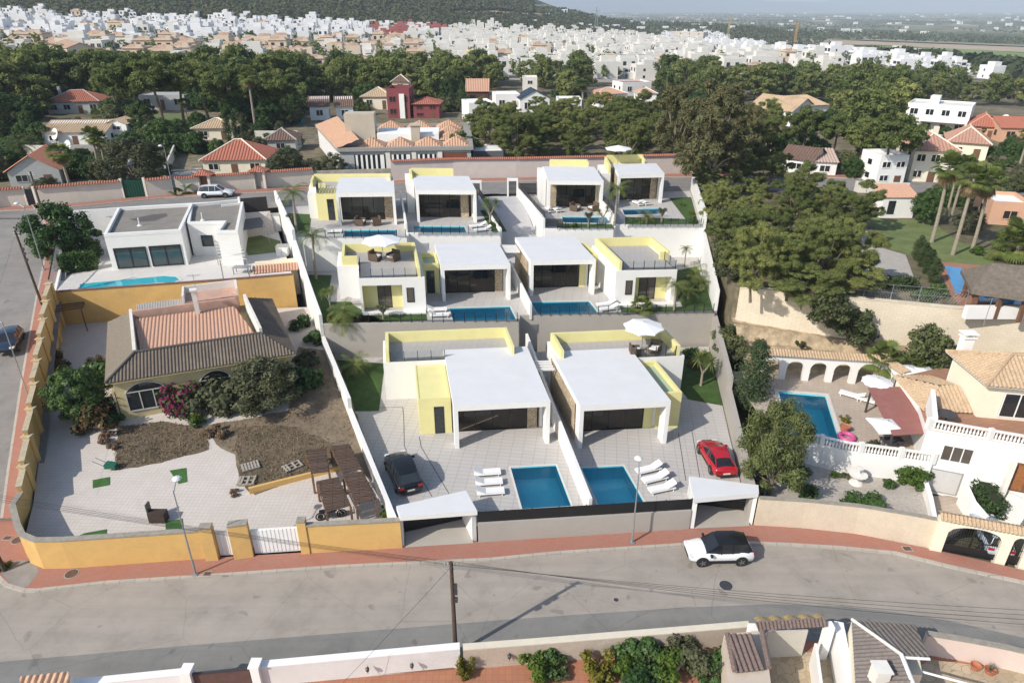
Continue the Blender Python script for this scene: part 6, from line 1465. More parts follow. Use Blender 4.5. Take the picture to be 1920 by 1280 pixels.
for lb,u,v in (('small clipped cypress, uppermost of the four on the lawn edge',1718,487),('small clipped cypress, second of the four on the lawn edge',1728,500),('small clipped cypress, third of the four on the lawn edge',1738,513),('small clipped cypress, lowest of the four beside the brick terrace',1748,530)): plant(CY,lb,u,v,UP,v-46,7.3,wf=2.0)
plant(B_G,'dark bush behind the mesh fence, beside the brick terrace',1755,555,UP,sc=1.0); plant(B_G,'dark bush at the mesh fence, left of the other',1726,560,UP,sc=1.1); plant(B_L,'small bush among rocks at the edge of the lawn',1832,478,UP,sc=.8); plant(B_O,'bush at the rear lawn edge beside the garden path',1642,452,UP,sc=.7)
hedge('low dark hedge behind the mesh fence and the gravel path',[P(1655,540,UP)[:2],P(1712,545,UP)[:2]],.9,UP,1.2,cypL)
# the big pine mass right of the new villas
bigp=[]
rb=random.Random(21)
for row,(vb,lo_,hi_) in enumerate([(345,1318,1470),(375,1322,1540),(405,1332,1600),(435,1342,1610),(465,1350,1600),(495,1362,1595),(525,1375,1600),(550,1400,1600)]):
    u=lo_+rb.uniform(0,20)
    while u<hi_: bigp.append((u,vb+rb.uniform(-8,8),vb-(62+row*7)*rb.uniform(.8,1.25))); u+=rb.uniform(52,78)
dcol=lambda u:'left' if u<1440 else 'middle' if u<1530 else 'right'
for i,(u,v,vt) in enumerate(bigp):
    b=P(u,v,UP); h=clamp(hpx(b,vt),3.5,8.5); s=h/8.9; w=clamp(s,.55,.8)*rnd.uniform(.8,1.05)
    PN[i%3].put(b,rnd.uniform(0,6),(w,w,s),f'{"tall" if h>6.8 else "medium-height" if h>5.4 else "low"} olive-green pine of the big mass above the quarry wall, {dcol(u)} part, {"rear" if v<400 else "central" if v<480 else "front"} row','pines above the quarry wall')
for i,(u,v,vt,lb) in enumerate([(1590,560,500,'low pine bough mass overhanging the stone wall, right one'),(1500,575,505,'low pine overhanging the stone wall, left one')]):
    b=P(u,v,UP); PN[i].put(b,1.+i,(.75,.75,.42),lb)
plant(EU,'tallest brownish eucalyptus behind the back right villa, left of the pine mass',1330,370,None,130,15.8,wf=1.05); plant(EU,'tall brownish eucalyptus, left neighbour of the tallest',1262,322,None,135,15.8,wf=.95); plant(EU,'brownish eucalyptus right behind the back boundary wall',1330,330,None,175,15.8,wf=.9)
plant(EU,'brown-tinged eucalyptus between the tall ones and the cream villa',1395,310,None,180,15.8,wf=.8)
# near shrubs along the bottom edge
for pr,lb,u,v,sc,wf in ((B_Y,'yellow-green climbing shrub at the slatted rail, bottom edge',872,1262,.95,.55),(B_L,'clipped bright shrub on the near flower bed, left of two joined',1003,1262,.95,1.),(B_G,'dark green shrub joined to the clipped bright one',1035,1255,1.0,1.),(B_Y,'pale yellow-green shrub beside the light green leaf patch',1120,1262,1.0,1.),
 (B_L,'lime green shrub in the middle of the near flower bed',1172,1268,.9,.8),(B_G,'tall dark shrub in the near flower bed, left one',1190,1245,1.25,.9),(B_G,'tall dark shrub in the near flower bed, middle one',1222,1250,1.3,1.),(B_L,'green shrub between the dark shrub and the bare branches',1258,1262,1.1,1.),(B_O,'grey-green shrub with bare branches before the sandy wall',1290,1245,1.3,1.),(B_G,'dark shrub left of the tiled porch',1330,1262,1.2,1.),(B_G,'dark low shrub under the tall ones at the bottom edge',1205,1280,1.1,1.2)):
    pr.put(P(u,v,.25),rnd.uniform(0,6),(sc*wf,sc*wf,sc),lb)
rp(B_O,'round blue-grey cactus cushion on the near bed, left one',1010,1278,.2,.35); rp(B_O,'round blue-grey cactus cushion on the near bed, right one',1058,1270,.2,.35)
q=P(1102,1262,.25); t=thing('plant_pot','broken terracotta urn lying on the near flower bed','plant pot',q); MB().lathe(q,[(.02,.1),(.14,0),(.22,.16),(.2,.34),(.12,.42),(.15,.46)],14).build('pot',pot,t)

for i,(u,v) in enumerate([(1318,380),(1324,410),(1332,440),(1340,468),(1346,495),(1354,520),(1362,545),(1368,568),(1372,590),(1312,352),(1376,560),(1352,455)]):
    b=P(u+14,v+4,UP if v<575 else 3.); b.z=UP if b.y>61 else 2.5
    (B_O if i%2 else B_W).put(b,rnd.uniform(0,6),1.35,f'{"wispy" if i%2==0 else "grey-green"} scrub between the right boundary wall and pines, number {i+1} counted from the back'.replace(f', number {i+1} counted from the back',[', beside the back lawn',', below the back lawn',', by the white wall joint',', by the palm garden rear',', by the palm garden',', above the jog of the wall',', at the jog of the wall',', lowest by the rock',', at the arcade corner',', uppermost',', next to the stone wall end',', in the middle'][i]),'scrub along the right boundary wall')
# ================= HOUSES BEHIND THE BACK STREET =================
salm=mat('salmon_render',(.60,.36,.24),.85,.06,1); maroon=mat('maroon_render',(.24,.065,.07),.8,.08,1); sandw=mat('sand_render',(.62,.50,.33),.85,.06,1); greyr=mat('pale_grey_render',(.42,.43,.42),.85,.06,1)
browntl=mat('brown_roof_tiles',(.17,.11,.085),.9,.3,4)
def house(label,p0,p1,d,ve,roof='hip',tile=terra,wall=whitew,rh=1.4,wins=2,storeys=1,name='house',cat='house',z=None,chim=None,ov=.4,door=True,tilt=0,par=.5,vt=None,wm=glassd,sp=.45):
    A=G(*p0,z); B=P(p1[0],p1[1],A.z) if len(p1)>1 else None
    d0=Vector((B.x-A.x,B.y-A.y,0)); W_=d0.length; ex=d0/W_; ey=Vector((-ex.y,ex.x,0)); g=A.z
    h=PY(p0[0],ve,A.y).z-g; h=max(2.2,h); t=thing(name,label,cat,(A+B)/2)
    q=lambda x,y,zz: A+ex*x+ey*y+Vector((0,0,zz)); xy2=lambda x,y:tuple(q(x,y,0)[:2])
    MB().prism([xy2(0,0),xy2(W_,0),xy2(W_,d),xy2(0,d)],g-1.,g+h-(0 if roof!='flat' else .02)).build('wall',wall,t)
    c=[q(-ov,-ov,h),q(W_+ov,-ov,h),q(W_+ov,d+ov,h),q(-ov,d+ov,h)]
    if roof=='hip':
        k=min(d,W_)/2; 
        if W_>=d: r0,r1=q(k,d/2,h+rh),q(W_-k,d/2,h+rh); P4=[[c[0],c[1],r1,r0],[c[2],c[3],r0,r1],[c[3],c[0],r0],[c[1],c[2],r1]]
        else: r0,r1=q(W_/2,k,h+rh),q(W_/2,d-k,h+rh); P4=[[c[0],c[1],r0],[c[2],c[3],r1],[c[3],c[0],r0,r1],[c[1],c[2],r1,r0]]
        mb=MB(); [mb.corr(f,sp,.09) for f in P4]; mb.face([x-Vector((0,0,.05)) for x in c[::-1]],1)
        for a,b in ((c[0],r0),(c[1],r1 if W_>=d else r0),(r0,r1)): mb.tube(a+Vector((0,0,.05)),b+Vector((0,0,.1)),.12,n=5,m=1)
        ro=mb.build('tiled_roof',[tile,wall],t)
    elif roof in('gable','gabley'):
        mb=MB()
        if roof=='gable': r0,r1=q(-ov,d/2,h+rh),q(W_+ov,d/2,h+rh); mb.corr([c[0],c[1],r1,r0],sp,.09).corr([c[2],c[3],r0,r1],sp,.09)
        else: r0,r1=q(W_/2,-ov,h+rh),q(W_/2,d+ov,h+rh); mb.corr([c[3],c[0],r0,r1],sp,.09).corr([c[1],c[2],r1,r0],sp,.09)
        ro=mb.build('tiled_roof',[tile,wall],t); g_=MB()
        if roof=='gable':
            for x in (0,W_): g_.face([q(x,0,h),q(x,d,h),q(x,d/2,h+rh)])
        else:
            for y in (0,d): g_.face([q(0,y,h),q(W_,y,h),q(W_/2,y,h+rh)])
        for fc in [g_.v[i:i+3] for i in (0,3)]: MB().face(fc).build('gable',wall,t)
    elif roof=='shed':
        mb=MB().corr([c[0],c[1],c[2]+Vector((0,0,rh)),c[3]+Vector((0,0,rh))],sp,.09); ro=mb.build('tiled_roof',tile,t); MB().prism([xy2(0,0),xy2(W_,0),xy2(W_,d),xy2(0,d)],g+h-.05,[g+h-.02,g+h-.02,g+h+rh-.05,g+h+rh-.05]).build('gable',wall,t)
    else:
        ro=MB().prism([xy2(.2,.2),xy2(W_-.2,.2),xy2(W_-.2,d-.2),xy2(.2,d-.2)],g+h-.02,g+h+.06).build('roof',tile,t); ring([xy2(0,0),xy2(W_,0),xy2(W_,d),xy2(0,d)],.22,g+h-.02,g+h+par).build('parapet',wall,t)
    if chim: 
        x,y=chim; MB().prism([xy2(W_*x-.3,d*y-.3),xy2(W_*x+.3,d*y-.3),xy2(W_*x+.3,d*y+.3),xy2(W_*x-.3,d*y+.3)],g+h,g+h+rh+.9).build('chimney',wall,t)
    sh=h/storeys
    for s in range(storeys):
        for i in range(wins):
            x=W_*(i+.5)/wins; z0=g+s*sh+sh*.34; z1=g+s*sh+sh*.78
            if s==0 and door and i==wins//2 and wins>1: MB().obox(q(x,-.01,0)+Vector((0,0,sh*.36)),ex*.5,ey*.03,Vector((0,0,sh*.36))).build('door',brownw,t); continue
            w=MB().obox(q(x,-.02,0)*1+Vector((0,0,(z0+z1)/2-g)),ex*min(.75,W_/wins*.3),ey*.03,Vector((0,0,(z1-z0)/2))).build('window',wm,t)
            f=MB(); hw=min(.75,W_/wins*.3); zc=(z0+z1)/2-g
            for dx in (-hw,0,hw): f.obox(q(x+dx,-.06,zc),ex*.04,ey*.02,Vector((0,0,(z1-z0)/2)))
            for zz in (z0-g,z1-g): f.obox(q(x,-.065,zz),ex*(hw+.05),ey*.02,Vector((0,0,.05)))
            f.build('window_frame',wall,t)
        n2=max(1,int(d/4))
        for i in range(n2):
            y=d*(i+.5)/n2; x=0 if (A.x+B.x)/2>0 else W_
            MB().obox(q(x,y,s*sh+sh*.56),ex*.03,ey*.5,Vector((0,0,sh*.2))).build('window',wm,t)
    return t,q,W_,h,g
house('low house with dark red tiled roof under the pines at the upper left',(92,214),(190,212),9,192,'hip',redtile,greyr,2.2,4,chim=(.15,.5))
house('long house with pale striped pantile roof at the left, behind the fan palms',(84,272),(203,270),5,260,'shed',sandtile,whitew,1.6,3)
house('small white tower house with a tiled gable beside the striped roof',(206,264),(243,264),4,233,'gabley',sandtile,whitew,.9,1,2,door=False)
house('house with bright salmon roof and grey gable at the left behind the street wall',(22,352),(118,346),9,335,'gabley',mat('salmon_tiles',(.56,.24,.15),.85,.2,4),greyr,2.2,2)
house('cream bungalow with red hipped roof behind the back street wall',(384,328),(500,326),8.5,305,'hip',redtile,creamw,2.4,3)
house('low house with pale sandy hipped roof behind the dark hedge',(366,263),(440,262),7,254,'hip',sandtile,creamw,1.4,2)
house('low house with plain brown roof left of the large grey building',(500,287),(556,286),6,275,'hip',browntl,greyr,1.6,1)
house('small white house with dark brown roof, left one of the pair',(583,226),(619,225),5,201,'shed',browntl,whitew,1.8,1,door=False); house('small white house with dark brown roof, right one of the pair',(632,225),(664,224),5,201,'shed',browntl,whitew,1.8,1,door=False)
t,q,W_,h,g=house('maroon three-storey house beside a turreted villa in the middle distance',(728,222),(770,222),8,176,'flat',maroon,maroon,1,2,2,par=1.2); MB().box(q(W_*.55,-.3,0).x,q(W_*.55,-.3,0).x+1.2,q(0,-.4,0).y,q(0,-.2,0).y,g,g+h).build('white_pillar',whitew,t)
house('maroon house with low red roof and white balcony right of the tall maroon one',(776,222),(824,222),7,196,'hip',redtile,maroon,1.3,2,2)
house('villa with sandy roof left of the turret in the middle distance',(680,205),(735,205),8,182,'hip',sandtile,creamw,2.,2); house('narrow turreted villa with small pyramid roof above the maroon house',(738,200),(768,200),5,154,'hip',browntl,creamw,1.6,1,3)
house('dark chalet with steep orange-brown roof and two dormers among the pines',(876,198),(916,198),7,172,'gable',terra,mat('dark_timber',(.10,.05,.035),.8,.2,3),3.0,2,1)
house('white flat-roofed house below the chalet, left one',(880,232),(928,230),8,198,'flat',whitew,whitew,1,2); house('white flat-roofed house right below the chalet',(930,212),(975,211),7,181,'flat',whitew,whitew,1,2)
house('pale flat-roofed block standing high among the pines',(980,178),(1007,178),7,148,'flat',offw,offw,1,1,2); house('white low house with dark solar roof panels beside the pale block',(975,215),(1030,214),7,186,'gabley',mat('solar_panel',(.02,.03,.05),.2,.1,2,spec=.7),whitew,2.,2)
house('white terrace house at the fan palm in the middle distance',(1045,212),(1090,212),7,190,'flat',offw,whitew,1,2); house('low house with long terracotta roof right of the fan palm',(1120,192),(1175,190),8,182,'hip',terra,whitew,1.4,2)
house('small house with dark red roof among the pines, right of centre',(1122,205),(1150,204),6,196,'gable',redtile,whitew,1.4,1); house('white cubic house with red roof terrace above the pines, right of centre',(1166,180),(1220,178),8,158,'flat',redtile,whitew,1,2)
house('house with orange roof beside the white cubic one',(1195,190),(1230,190),7,180,'hip',terra,whitew,1.4,1)
house('low garage with white roof right of the large grey building',(887,311),(944,310),7,288,'flat',whitew,mat('dark_grey_block',(.13,.13,.14),.9,.1,2),1,0,par=.15)
house('white villa with long sandy roofs, right of the tall eucalyptus',(1402,228),(1480,240),9,200,'gable',sandtile,whitew,2.6,2); house('white annexe with tiled roof joined to the long-roofed villa',(1484,236),(1545,232),7,200,'shed',sandtile,whitew,1.4,2)
house('small house with plain orange roof deep among the right-hand pines',(1447,178),(1482,178),7,172,'hip',redtile,whitew,1.6,1)
house('small villa with mixed pale roofs in front of the right-hand pines',(1462,322),(1520,330),6,306,'gable',browntl,whitew,1.6,1); house('pale pink garage roof house beside the small villa among pines',(1522,330),(1565,332),6,312,'shed',mat('pale_pink_tiles',(.5,.38,.32),.9,.1,3),whitew,1.,1)
house('bright white two-storey house half hidden behind leaning pines at the right',(1640,348),(1692,347),5,298,'flat',whitew,whitew,1,2,2)
t,q,W_,h,g=house('modern white cubic villa with dark windows and a roof terrace at the far right',(1690,246),(1808,256),9,196,'flat',offw,whitew,1,4,2,par=.35,wm=glassd)
MB().prism([tuple(q(x,y,0)[:2]) for x,y in ((W_*.25,-2.2),(W_,-2.2),(W_,0),(W_*.25,0))],g+h*.48,g+h*.58).build('balcony',whitew,t); MB().prism([tuple(q(x,y,0)[:2]) for x,y in ((W_-.4,-2.1),(W_,-2.1),(W_,-1.7),(W_-.4,-1.7))],g,g+h*.48).build('balcony_post',whitew,t); MB().prism([tuple(q(x,y,0)[:2]) for x,y in ((W_*.3,4),(W_*.45,4),(W_*.45,7),(W_*.3,7))],g+h,g+h+1.6).build('roof_box',whitew,t)
house('salmon-walled house with broad red roofs at the right edge, left wing',(1812,258),(1868,262),9,236,'hip',redtile,salm,2.,2); house('salmon-walled house with broad red roofs at the right edge, right wing',(1872,266),(1945,268),9,240,'gable',redtile,salm,1.6,2)
house('cream two-storey villa with rosy tiled roofs behind the fan palms, front part',(1702,342),(1782,345),8,282,'hip',mat('rosy_tiles',(.42,.24,.18),.9,.2,4),creamw,2.,3,2,chim=(.6,.5)); house('cream villa rear wing with rosy tiled roofs behind the fan palms',(1770,300),(1845,306),9,266,'hip',MATS['rosy_tiles'],creamw,2.2,2)
house('white modern bungalow under the tall pines at the upper left',(265,206),(350,206),7,180,'flat',greyr,greyr,1,3,par=.2)
house('pale house half hidden at the right of the thatched bar',(1850,420),(1925,425),6,385,'flat',whitew,salm,1,1,z=UP)
# large grey institutional building with small pyramid roofs
g=8.6; A=P(643,328,g); B=P(884,324,g); ex=Vector((B.x-A.x,B.y-A.y,0)).normalized(); ey=Vector((-ex.y,ex.x,0)); Wd=(B-A).length
t=thing('community_building','large grey one-storey building with many small terracotta pyramid roofs and slatted windows','building',(A+B)/2)
LW_=P(570,262,g); 
hh=PY(643,281,A.y).z-g; C_=lambda x,y:tuple((A+ex*x+ey*y)[:2]); q=lambda x,y,z:A+ex*x+ey*y+Vector((0,0,z))
Dp=24
MB().prism([C_(0,0),C_(Wd,0),C_(Wd,Dp),C_(-7.5,Dp)],g-.5,g+hh-.25).build('wall',greyr,t); cornice=mat('grey_cornice',(.30,.29,.27),.9,.1,2)
mb=MB(); ring([C_(-.4,-.4),C_(Wd+.4,-.4),C_(Wd+.4,Dp+.4),C_(-8.1,Dp+.4)],1.0,g+hh-.25,g+hh+.25).build('cornice',cornice,t)
MB().prism([C_(.5,.5),C_(Wd-.5,.5),C_(Wd-.5,Dp-.5),C_(-7,Dp-.5)],g+hh-.25,g+hh).build('flat_roof',cornice,t)
def pyr(x,y,s,rh,name='pyramid_roof'):
    c=[q(x-s,y-s,hh+.1),q(x+s,y-s,hh+.1),q(x+s,y+s,hh+.1),q(x-s,y+s,hh+.1)]; a=q(x,y,hh+.1+rh); mb=MB()
    for k in range(4): mb.corr([c[k],c[(k+1)%4],a],.4,.08)
    mb.build(name,terral,t)
    MB().prism([C_(x-s-.3,y-s-.3),C_(x+s+.3,y-s-.3),C_(x,y-s-.3)],g+hh,[g+hh+.1,g+hh+.1,g+hh+.1]) 
terral=mat('pale_terracotta',(.52,.32,.21),.85,.2,4)
for i in range(4): pyr(4.6+i*4.4,2.8,2.1,1.25)
for i in range(4): pyr(1+i*5.2,20.5,2.3,1.25)
pyr(Wd-3.,8.5,2.2,1.2); pyr(Wd-3.2,14.5,2.2,1.2)
mb=MB().corr([q(-.6,0,hh+.15),q(-8.1,Dp,hh+.15),q(-3.8,Dp,hh+1.6),q(3,0,hh+1.6)],.4,.08); mb.build('long_tiled_roof',terral,t)
MB().prism([C_(-.2,8),C_(4.6,8),C_(4.6,11),C_(-.2,11)],g+hh,g+hh+4.2).build('roof_tower',mat('beige_render',(.50,.44,.35),.85,.05,1),t)
MB().prism([C_(10.6,5.5),C_(12,5.5),C_(12,7),C_(10.6,7)],g+hh,g+hh+2.6).prism([C_(10.4,5.3),C_(12.2,5.3),C_(12.2,7.2),C_(10.4,7.2)],g+hh+2.6,g+hh+2.8).build('chimney',MATS['beige_render'],t)
MB().prism([C_(5,6.6),C_(15,6.6),C_(15,13),C_(5,13)],g+hh,g+hh+1.2).build('courtyard_block',whitew,t)
for i in range(3):
    x0=2+i*(Wd-8)/3.; w=MB()
    for k in range(6): a=x0+.4+k*.75; w.obox(q(a,-.05,hh*.45),ex*.16,ey*.05,Vector((0,0,hh*.33)))
    MB().obox(q(x0+2.3,-.02,hh*.45),ex*2.3,ey*.02,Vector((0,0,hh*.34))).build('window',glassd,t); w.build('window_fins',whitew,t)
    MB().obox(q(x0+5.2,-.1,hh*.45),ex*.35,ey*.1,Vector((0,0,hh*.45))).build('pilaster',offw,t)
MB().obox(q(Wd-2.7,-.03,hh*.42),ex*2.,ey*.03,Vector((0,0,hh*.40))).build('brick_bay',mat('dark_brick',(.20,.07,.035),.9,.2,4),t)
sA,sB=q(-.02,0,0),q(-7.52,Dp,0); w=MB(); 
for k in range(24): p=sA.lerp(sB,(k+.5)/24); w.obox(p+Vector((-.12,0,hh*.5)),Vector((.12,.0,0)),Vector((-.06,.2,0)),Vector((0,0,hh*.46)))
w.build('side_fins',whitew,t)
# ---- wall along the far side of the back street
fb=[(x,y+2.25) for x,y in fk]
lil=mat('lilac_grey_wall',(.52,.47,.44),.9,.06,1,stain=(.42,.38,.35)); creamst=mat('cream_base_wall',(.62,.57,.49),.9,.06,1,stain=(.5,.44,.36))
def tiledwall(label,L,h,m,z=8.7,tilem=redtile,wcap=.45):
    pts=[P(u,v,z) for u,v in L]; pts=[(p.x,p.y) for p in pts]; t=thing('street_wall',label,'street wall',Vector((*pts[0],z)))
    MB().wall(pts,.3,z-.2,z+h).build('wall_panel',m,t); c=MB()
    for a,b in zip(pts,pts[1:]):
        A=Vector((*a,z+h));B=Vector((*b,z+h)); d=(B-A).normalized(); nn=Vector((-d.y,d.x,0)); c.corr([A-nn*wcap,B-nn*wcap,B+Vector((0,0,.22)),A+Vector((0,0,.22))],.3,.09)
    c.build('tiled_coping',tilem,t)
tiledwall('cream street wall with red tile coping left of the dark pedestrian gate',[(-60,398),(0,390),(52,386)],2.3,creamst); tiledwall('cream street wall with red tile coping between the dark gate and the green gate',[(73,385),(150,379),(233,372)],2.3,creamst)
tiledwall('cream street wall with red tile coping right of the green gate',[(278,370),(327,365)],2.3,creamst); tiledwall('cream street wall with red tile coping below the cream bungalow, left part',[(333,365),(378,362)],2.2,creamst)
tiledwall('cream street wall with red tile coping below the cream bungalow, right part',[(398,360),(480,354)],2.2,creamst); tiledwall('cream street wall with red tile coping right of the second small gatehouse',[(501,352),(590,345)],2.2,creamst)
tiledwall('pale lilac street wall with tile coping behind the second back villa',[(735,340),(850,335),(968,334)],2.9,lil); tiledwall('pale lilac street wall with tile coping behind the right back villas',[(968,334),(1300,326)],2.9,lil)
wallthing('street_wall','old grey block wall under the bushes behind the farthest left back villa','street wall',[tuple(P(u,v,8.7)[:2]) for u,v in [(590,345),(735,340)]],.3,8.5,10.6,mat('old_block_wall',(.38,.35,.30),.95,.2,.8,stain=(.18,.16,.13),st_amt=.7))
def simplegate(label,p0,p1,h,m,z=8.7):
    a,b=P(*p0,z),P(*p1,z); t=thing('street_gate',label,'gate',(a+b)/2); MB().wall([a,b],.08,z,z+h).build('panel',m,t)
    for p in (a,b): MB().box(p.x-.15,p.x+.15,p.y-.15,p.y+.15,z-.1,z+h+.3).build('post',creamst,t)
    d=(b-a); g_=MB()
    for i in range(9): g_.tube(a.lerp(b,(i+.5)/9)+Vector((0,-.06,.1)),a.lerp(b,(i+.5)/9)+Vector((0,-.06,h-.05)),.03,n=5)
    g_.build('bars',m,t)
simplegate('dark pedestrian gate in the cream wall at the far left',(53,386),(72,385),2.2,darkm); simplegate('green metal driveway gate in the cream wall',(234,372),(277,370),2.4,mat('bottle_green_metal',(.012,.07,.045),.5,.1,2))
for lb,u,v in (('small tiled gatehouse with a brown door, left of the two by the bungalow',388,361),('small tiled gatehouse with a grey door, right of the two by the bungalow',490,353)):
    p=P(u,v,8.7); t=thing('gatehouse',lb,'gatehouse',p); MB().box(p.x-.95,p.x-.6,p.y-.5,p.y+.6,8.6,11.2).box(p.x+.6,p.x+.95,p.y-.5,p.y+.6,8.6,11.2).build('pillar',creamst,t)
    MB().box(p.x-.6,p.x+.6,p.y,p.y+.08,8.7,11.0).build('door',brownw if 'brown' in lb else grey,t); c=[Vector((p.x-1.3,p.y-.9,11.2)),Vector((p.x+1.3,p.y-.9,11.2)),Vector((p.x+1.3,p.y+1,11.2)),Vector((p.x-1.3,p.y+1,11.2))]; a=Vector((p.x,p.y,11.9)); mb=MB()
    for k in range(4): mb.corr([c[k],c[(k+1)%4],a],.3,.08)
    mb.build('tiled_roof',redtile,t)
# yard terrace with balustrade between tree and bungalow
slab('back_yard_paving',[tuple(P(u,v,8.9)[:2]) for u,v in [(318,360),(380,356),(382,320),(312,325)]],8.95,flag)
balustrade('white balustrade of the yard left of the cream bungalow',[tuple(P(u,v,9)[:2]) for u,v in [(314,330),(380,326)]],8.95,.9,posts=[])
# satellite dishes
for lb,u,v,r in (('large white satellite dish in front of the striped pantile roof, upper one',105,252,1.1),('large white satellite dish among the fan palms, lower one',129,275,1.1),('white satellite dish on the salmon house at the right edge',1885,222,.8)):
    b=PT(u,v+20); b.z=PY(u,v+8,b.y).z; t=thing('satellite_dish',lb,'satellite dish',b); c=PY(u,v,b.y); d=Vector((-.5,-.8,.35)).normalized(); s=d.orthogonal().normalized(); w=d.cross(s); m=MB(); pr_=None
    for k in range(4):
        r0_,r1_=r*k/4,r*(k+1)/4
        for j in range(16):
            a0,a1=j*math.pi/8,(j+1)*math.pi/8; f=lambda rr,a:c+(s*math.cos(a)+w*math.sin(a))*rr+d*(rr*rr*.25); m.face([f(r0_,a0),f(r1_,a0),f(r1_,a1),f(r0_,a1)])
    m.build('dish',whitep,t,smooth=True); MB().tube(c,b-Vector((0,0,1.5)),.06).build('mast',steel,t); MB().tube(c,c+d*r*.8,.03).build('feed_arm',steel,t)
# ---- mid-ground trees
def LMK(u):
    for x,n in ((90,'at the left edge'),(200,'behind the dark red roof'),(290,'near the striped roof'),(380,'by the white bungalow'),(480,'above the slim cypresses'),(570,'left of the white pair'),(680,'behind the white pair'),(800,'behind the maroon houses'),(930,'near the chalet'),(1050,'near the pale block'),(1180,'near the pale fan palm'),(1320,'left of the eucalyptus'),(1440,'right of the eucalyptus'),(1560,'above the sandy-roofed villa'),(1680,'left of the modern villa'),(1800,'behind the modern villa')):
        if u<x: return n
    return 'at the right edge'
def belt(poly,n,hmin,hmax,protos,label,group,sep=5.,avoid=()):
    us=[p[0] for p in poly]; vs=[p[1] for p in poly]; pts=[]; tries=0
    while len(pts)<n and tries<n*60:
        tries+=1; u=rnd.uniform(min(us),max(us)); v=rnd.uniform(min(vs),max(vs))
        if not inpoly((u,v),poly) or any(a[0]<u<a[2] and a[1]<v<a[3] for a in avoid): continue
        b=PT(u,v)
        if any((b-p).length<sep for p in pts): continue
        pts.append(b); H_=rnd.uniform(hmin,hmax); pr=protos[len(pts)%len(protos)]; s=H_/9.
        pr.put(b-Vector((0,0,.2)),rnd.uniform(0,6),(s*rnd.uniform(.9,1.15),)*2+(s,),f'{"tall" if H_>hmin+.66*(hmax-hmin) else "middle-sized" if H_>hmin+.33*(hmax-hmin) else "low"} {label}, {LMK(u)}, {"front" if v>(min(vs)+max(vs))/2 else "rear"}',group)
AV=[(1095,150,1235,190),(80,195,195,225),(560,215,680,320),(575,190,670,235),(680,195,830,235),(875,170,1040,240),(1040,190,1240,215),(1385,205,1560,245),(1685,200,1945,270),(1700,280,1850,350)]
belt([(-30,215),(60,222),(210,190),(560,205),(570,185),(0,170)],44,9,13,PF_,'pine of the left belt','pines of the left belt',5.5,AV)
for i,(u,v,vt,lb) in enumerate([(265,238,118,'tall umbrella pine over the white bungalow, leftmost'),(310,238,100,'tall umbrella pine over the white bungalow, highest one in the middle'),(345,232,108,'tall umbrella pine right of the highest one'),(395,235,118,'umbrella pine with bare trunk beside the shaded lawn'),(440,240,130,'dark pine at the right end of the umbrella pine group'),(500,232,135,'wide dark pine left of the twin white houses'),(545,232,140,'rounded pine just left of the twin white houses'),(225,215,120,'pine behind the striped roof tower'),(470,215,125,'pine behind the tall thin palm at the upper left')]):
    b=PT(u,v); s=hpx(b,vt)/9.8; PU[i%2].put(b,rnd.uniform(0,6),(s*1.05,s*1.05,s),lb)
plant(FANB,'tall thin fan palm before the dark pines at the upper left',480,246,None,128,11.3)
belt([(560,190),(1330,172),(1345,150),(560,158)],60,7.5,11,PF_,'pine of the middle belt','pines of the middle belt',5.5,AV)
belt([(570,182),(720,190),(1330,190),(1330,176),(560,176)],16,7,10,PF_,'pine among the middle houses','pines among the middle houses',6,AV)
belt([(1330,190),(1620,200),(1780,208),(1930,205),(1930,185),(1700,168),(1345,160)],52,7.5,11,PF_,'pine of the right belt','pines of the right belt',5.5,AV)
belt([(1560,270),(1690,270),(1690,205),(1560,200)],14,7,11,PF_,'rounded pine between the right villas','pines between the right-hand villas',6,AV)
belt([(1390,300),(1470,300),(1450,262),(1395,255)],4,7,9,PN,'pine on the path','pines beside the sandy-roofed villa',5,())
belt([(890,300),(1290,308),(1290,262),(1180,235),(905,262)],32,6.2,8.6,PN,'pine of the grove behind the back villas','grove behind the right back villas',5,[(560,215,886,320)])
belt([(905,232),(1240,228),(1240,214),(905,222)],4,5,6.5,PN,'pine at the rear of the grove','grove rear pines',6,[(875,170,1040,216)])
for i,(u,v,vt,lb) in enumerate([(1500,300,205,'big dark umbrella pine left of the leaning trunks'),(1560,305,215,'big umbrella pine over the small pale villas'),(1610,320,225,'umbrella pine with a pale trunk before the white two-storey house'),(1655,345,215,'leaning umbrella pine directly before the white two-storey house'),(1680,320,240,'dark pine at the left of the cream villa')]):
    b=PT(u,v); s=hpx(b,vt)/9.8; PU[i%2].put(b,rnd.uniform(0,6),(s*1.,s*1.,s),lb)
for pr,lb,u,v,vt,H_,wf in ((FANB,'tall fan palm with hanging yellow skirt left of the green gate',142,386,270,11.3,1.2),(FANT,'fan palm behind the wall, left of the round grey tree',190,335,240,9.2,1.),(FANT,'fan palm beside the left one behind the wall',203,335,248,9.2,1.),(CAN,'wide date palm at the far left behind the striped roof',45,305,255,5.5,1.3),
   (FANS,'small fan palm before the low red-roofed house',183,225,205,2.2,1.),(FANB,'fan palm beside the shaded lawn under the umbrella pines',355,240,185,11.3,1.2),(FANT,'fan palm left of the turreted villa',655,200,165,9.2,1.),(CAN,'date palm in the garden left of the maroon house',693,215,190,5.5,1.),(FANB,'pale green fan palm in front of the dark middle pines',1092,212,150,11.3,1.6),(FANS,'small palm beside the garden wall right of the maroon house',878,225,208,2.2,1.),
   (FANB,'fan palm near the modern white villa',1838,270,240,11.3,1.),(FANB,'very tall fan palm at the right edge above the lawn',1905,330,238,11.3,1.1)): plant(pr,lb,u,v,None,vt,H_,wf=wf)
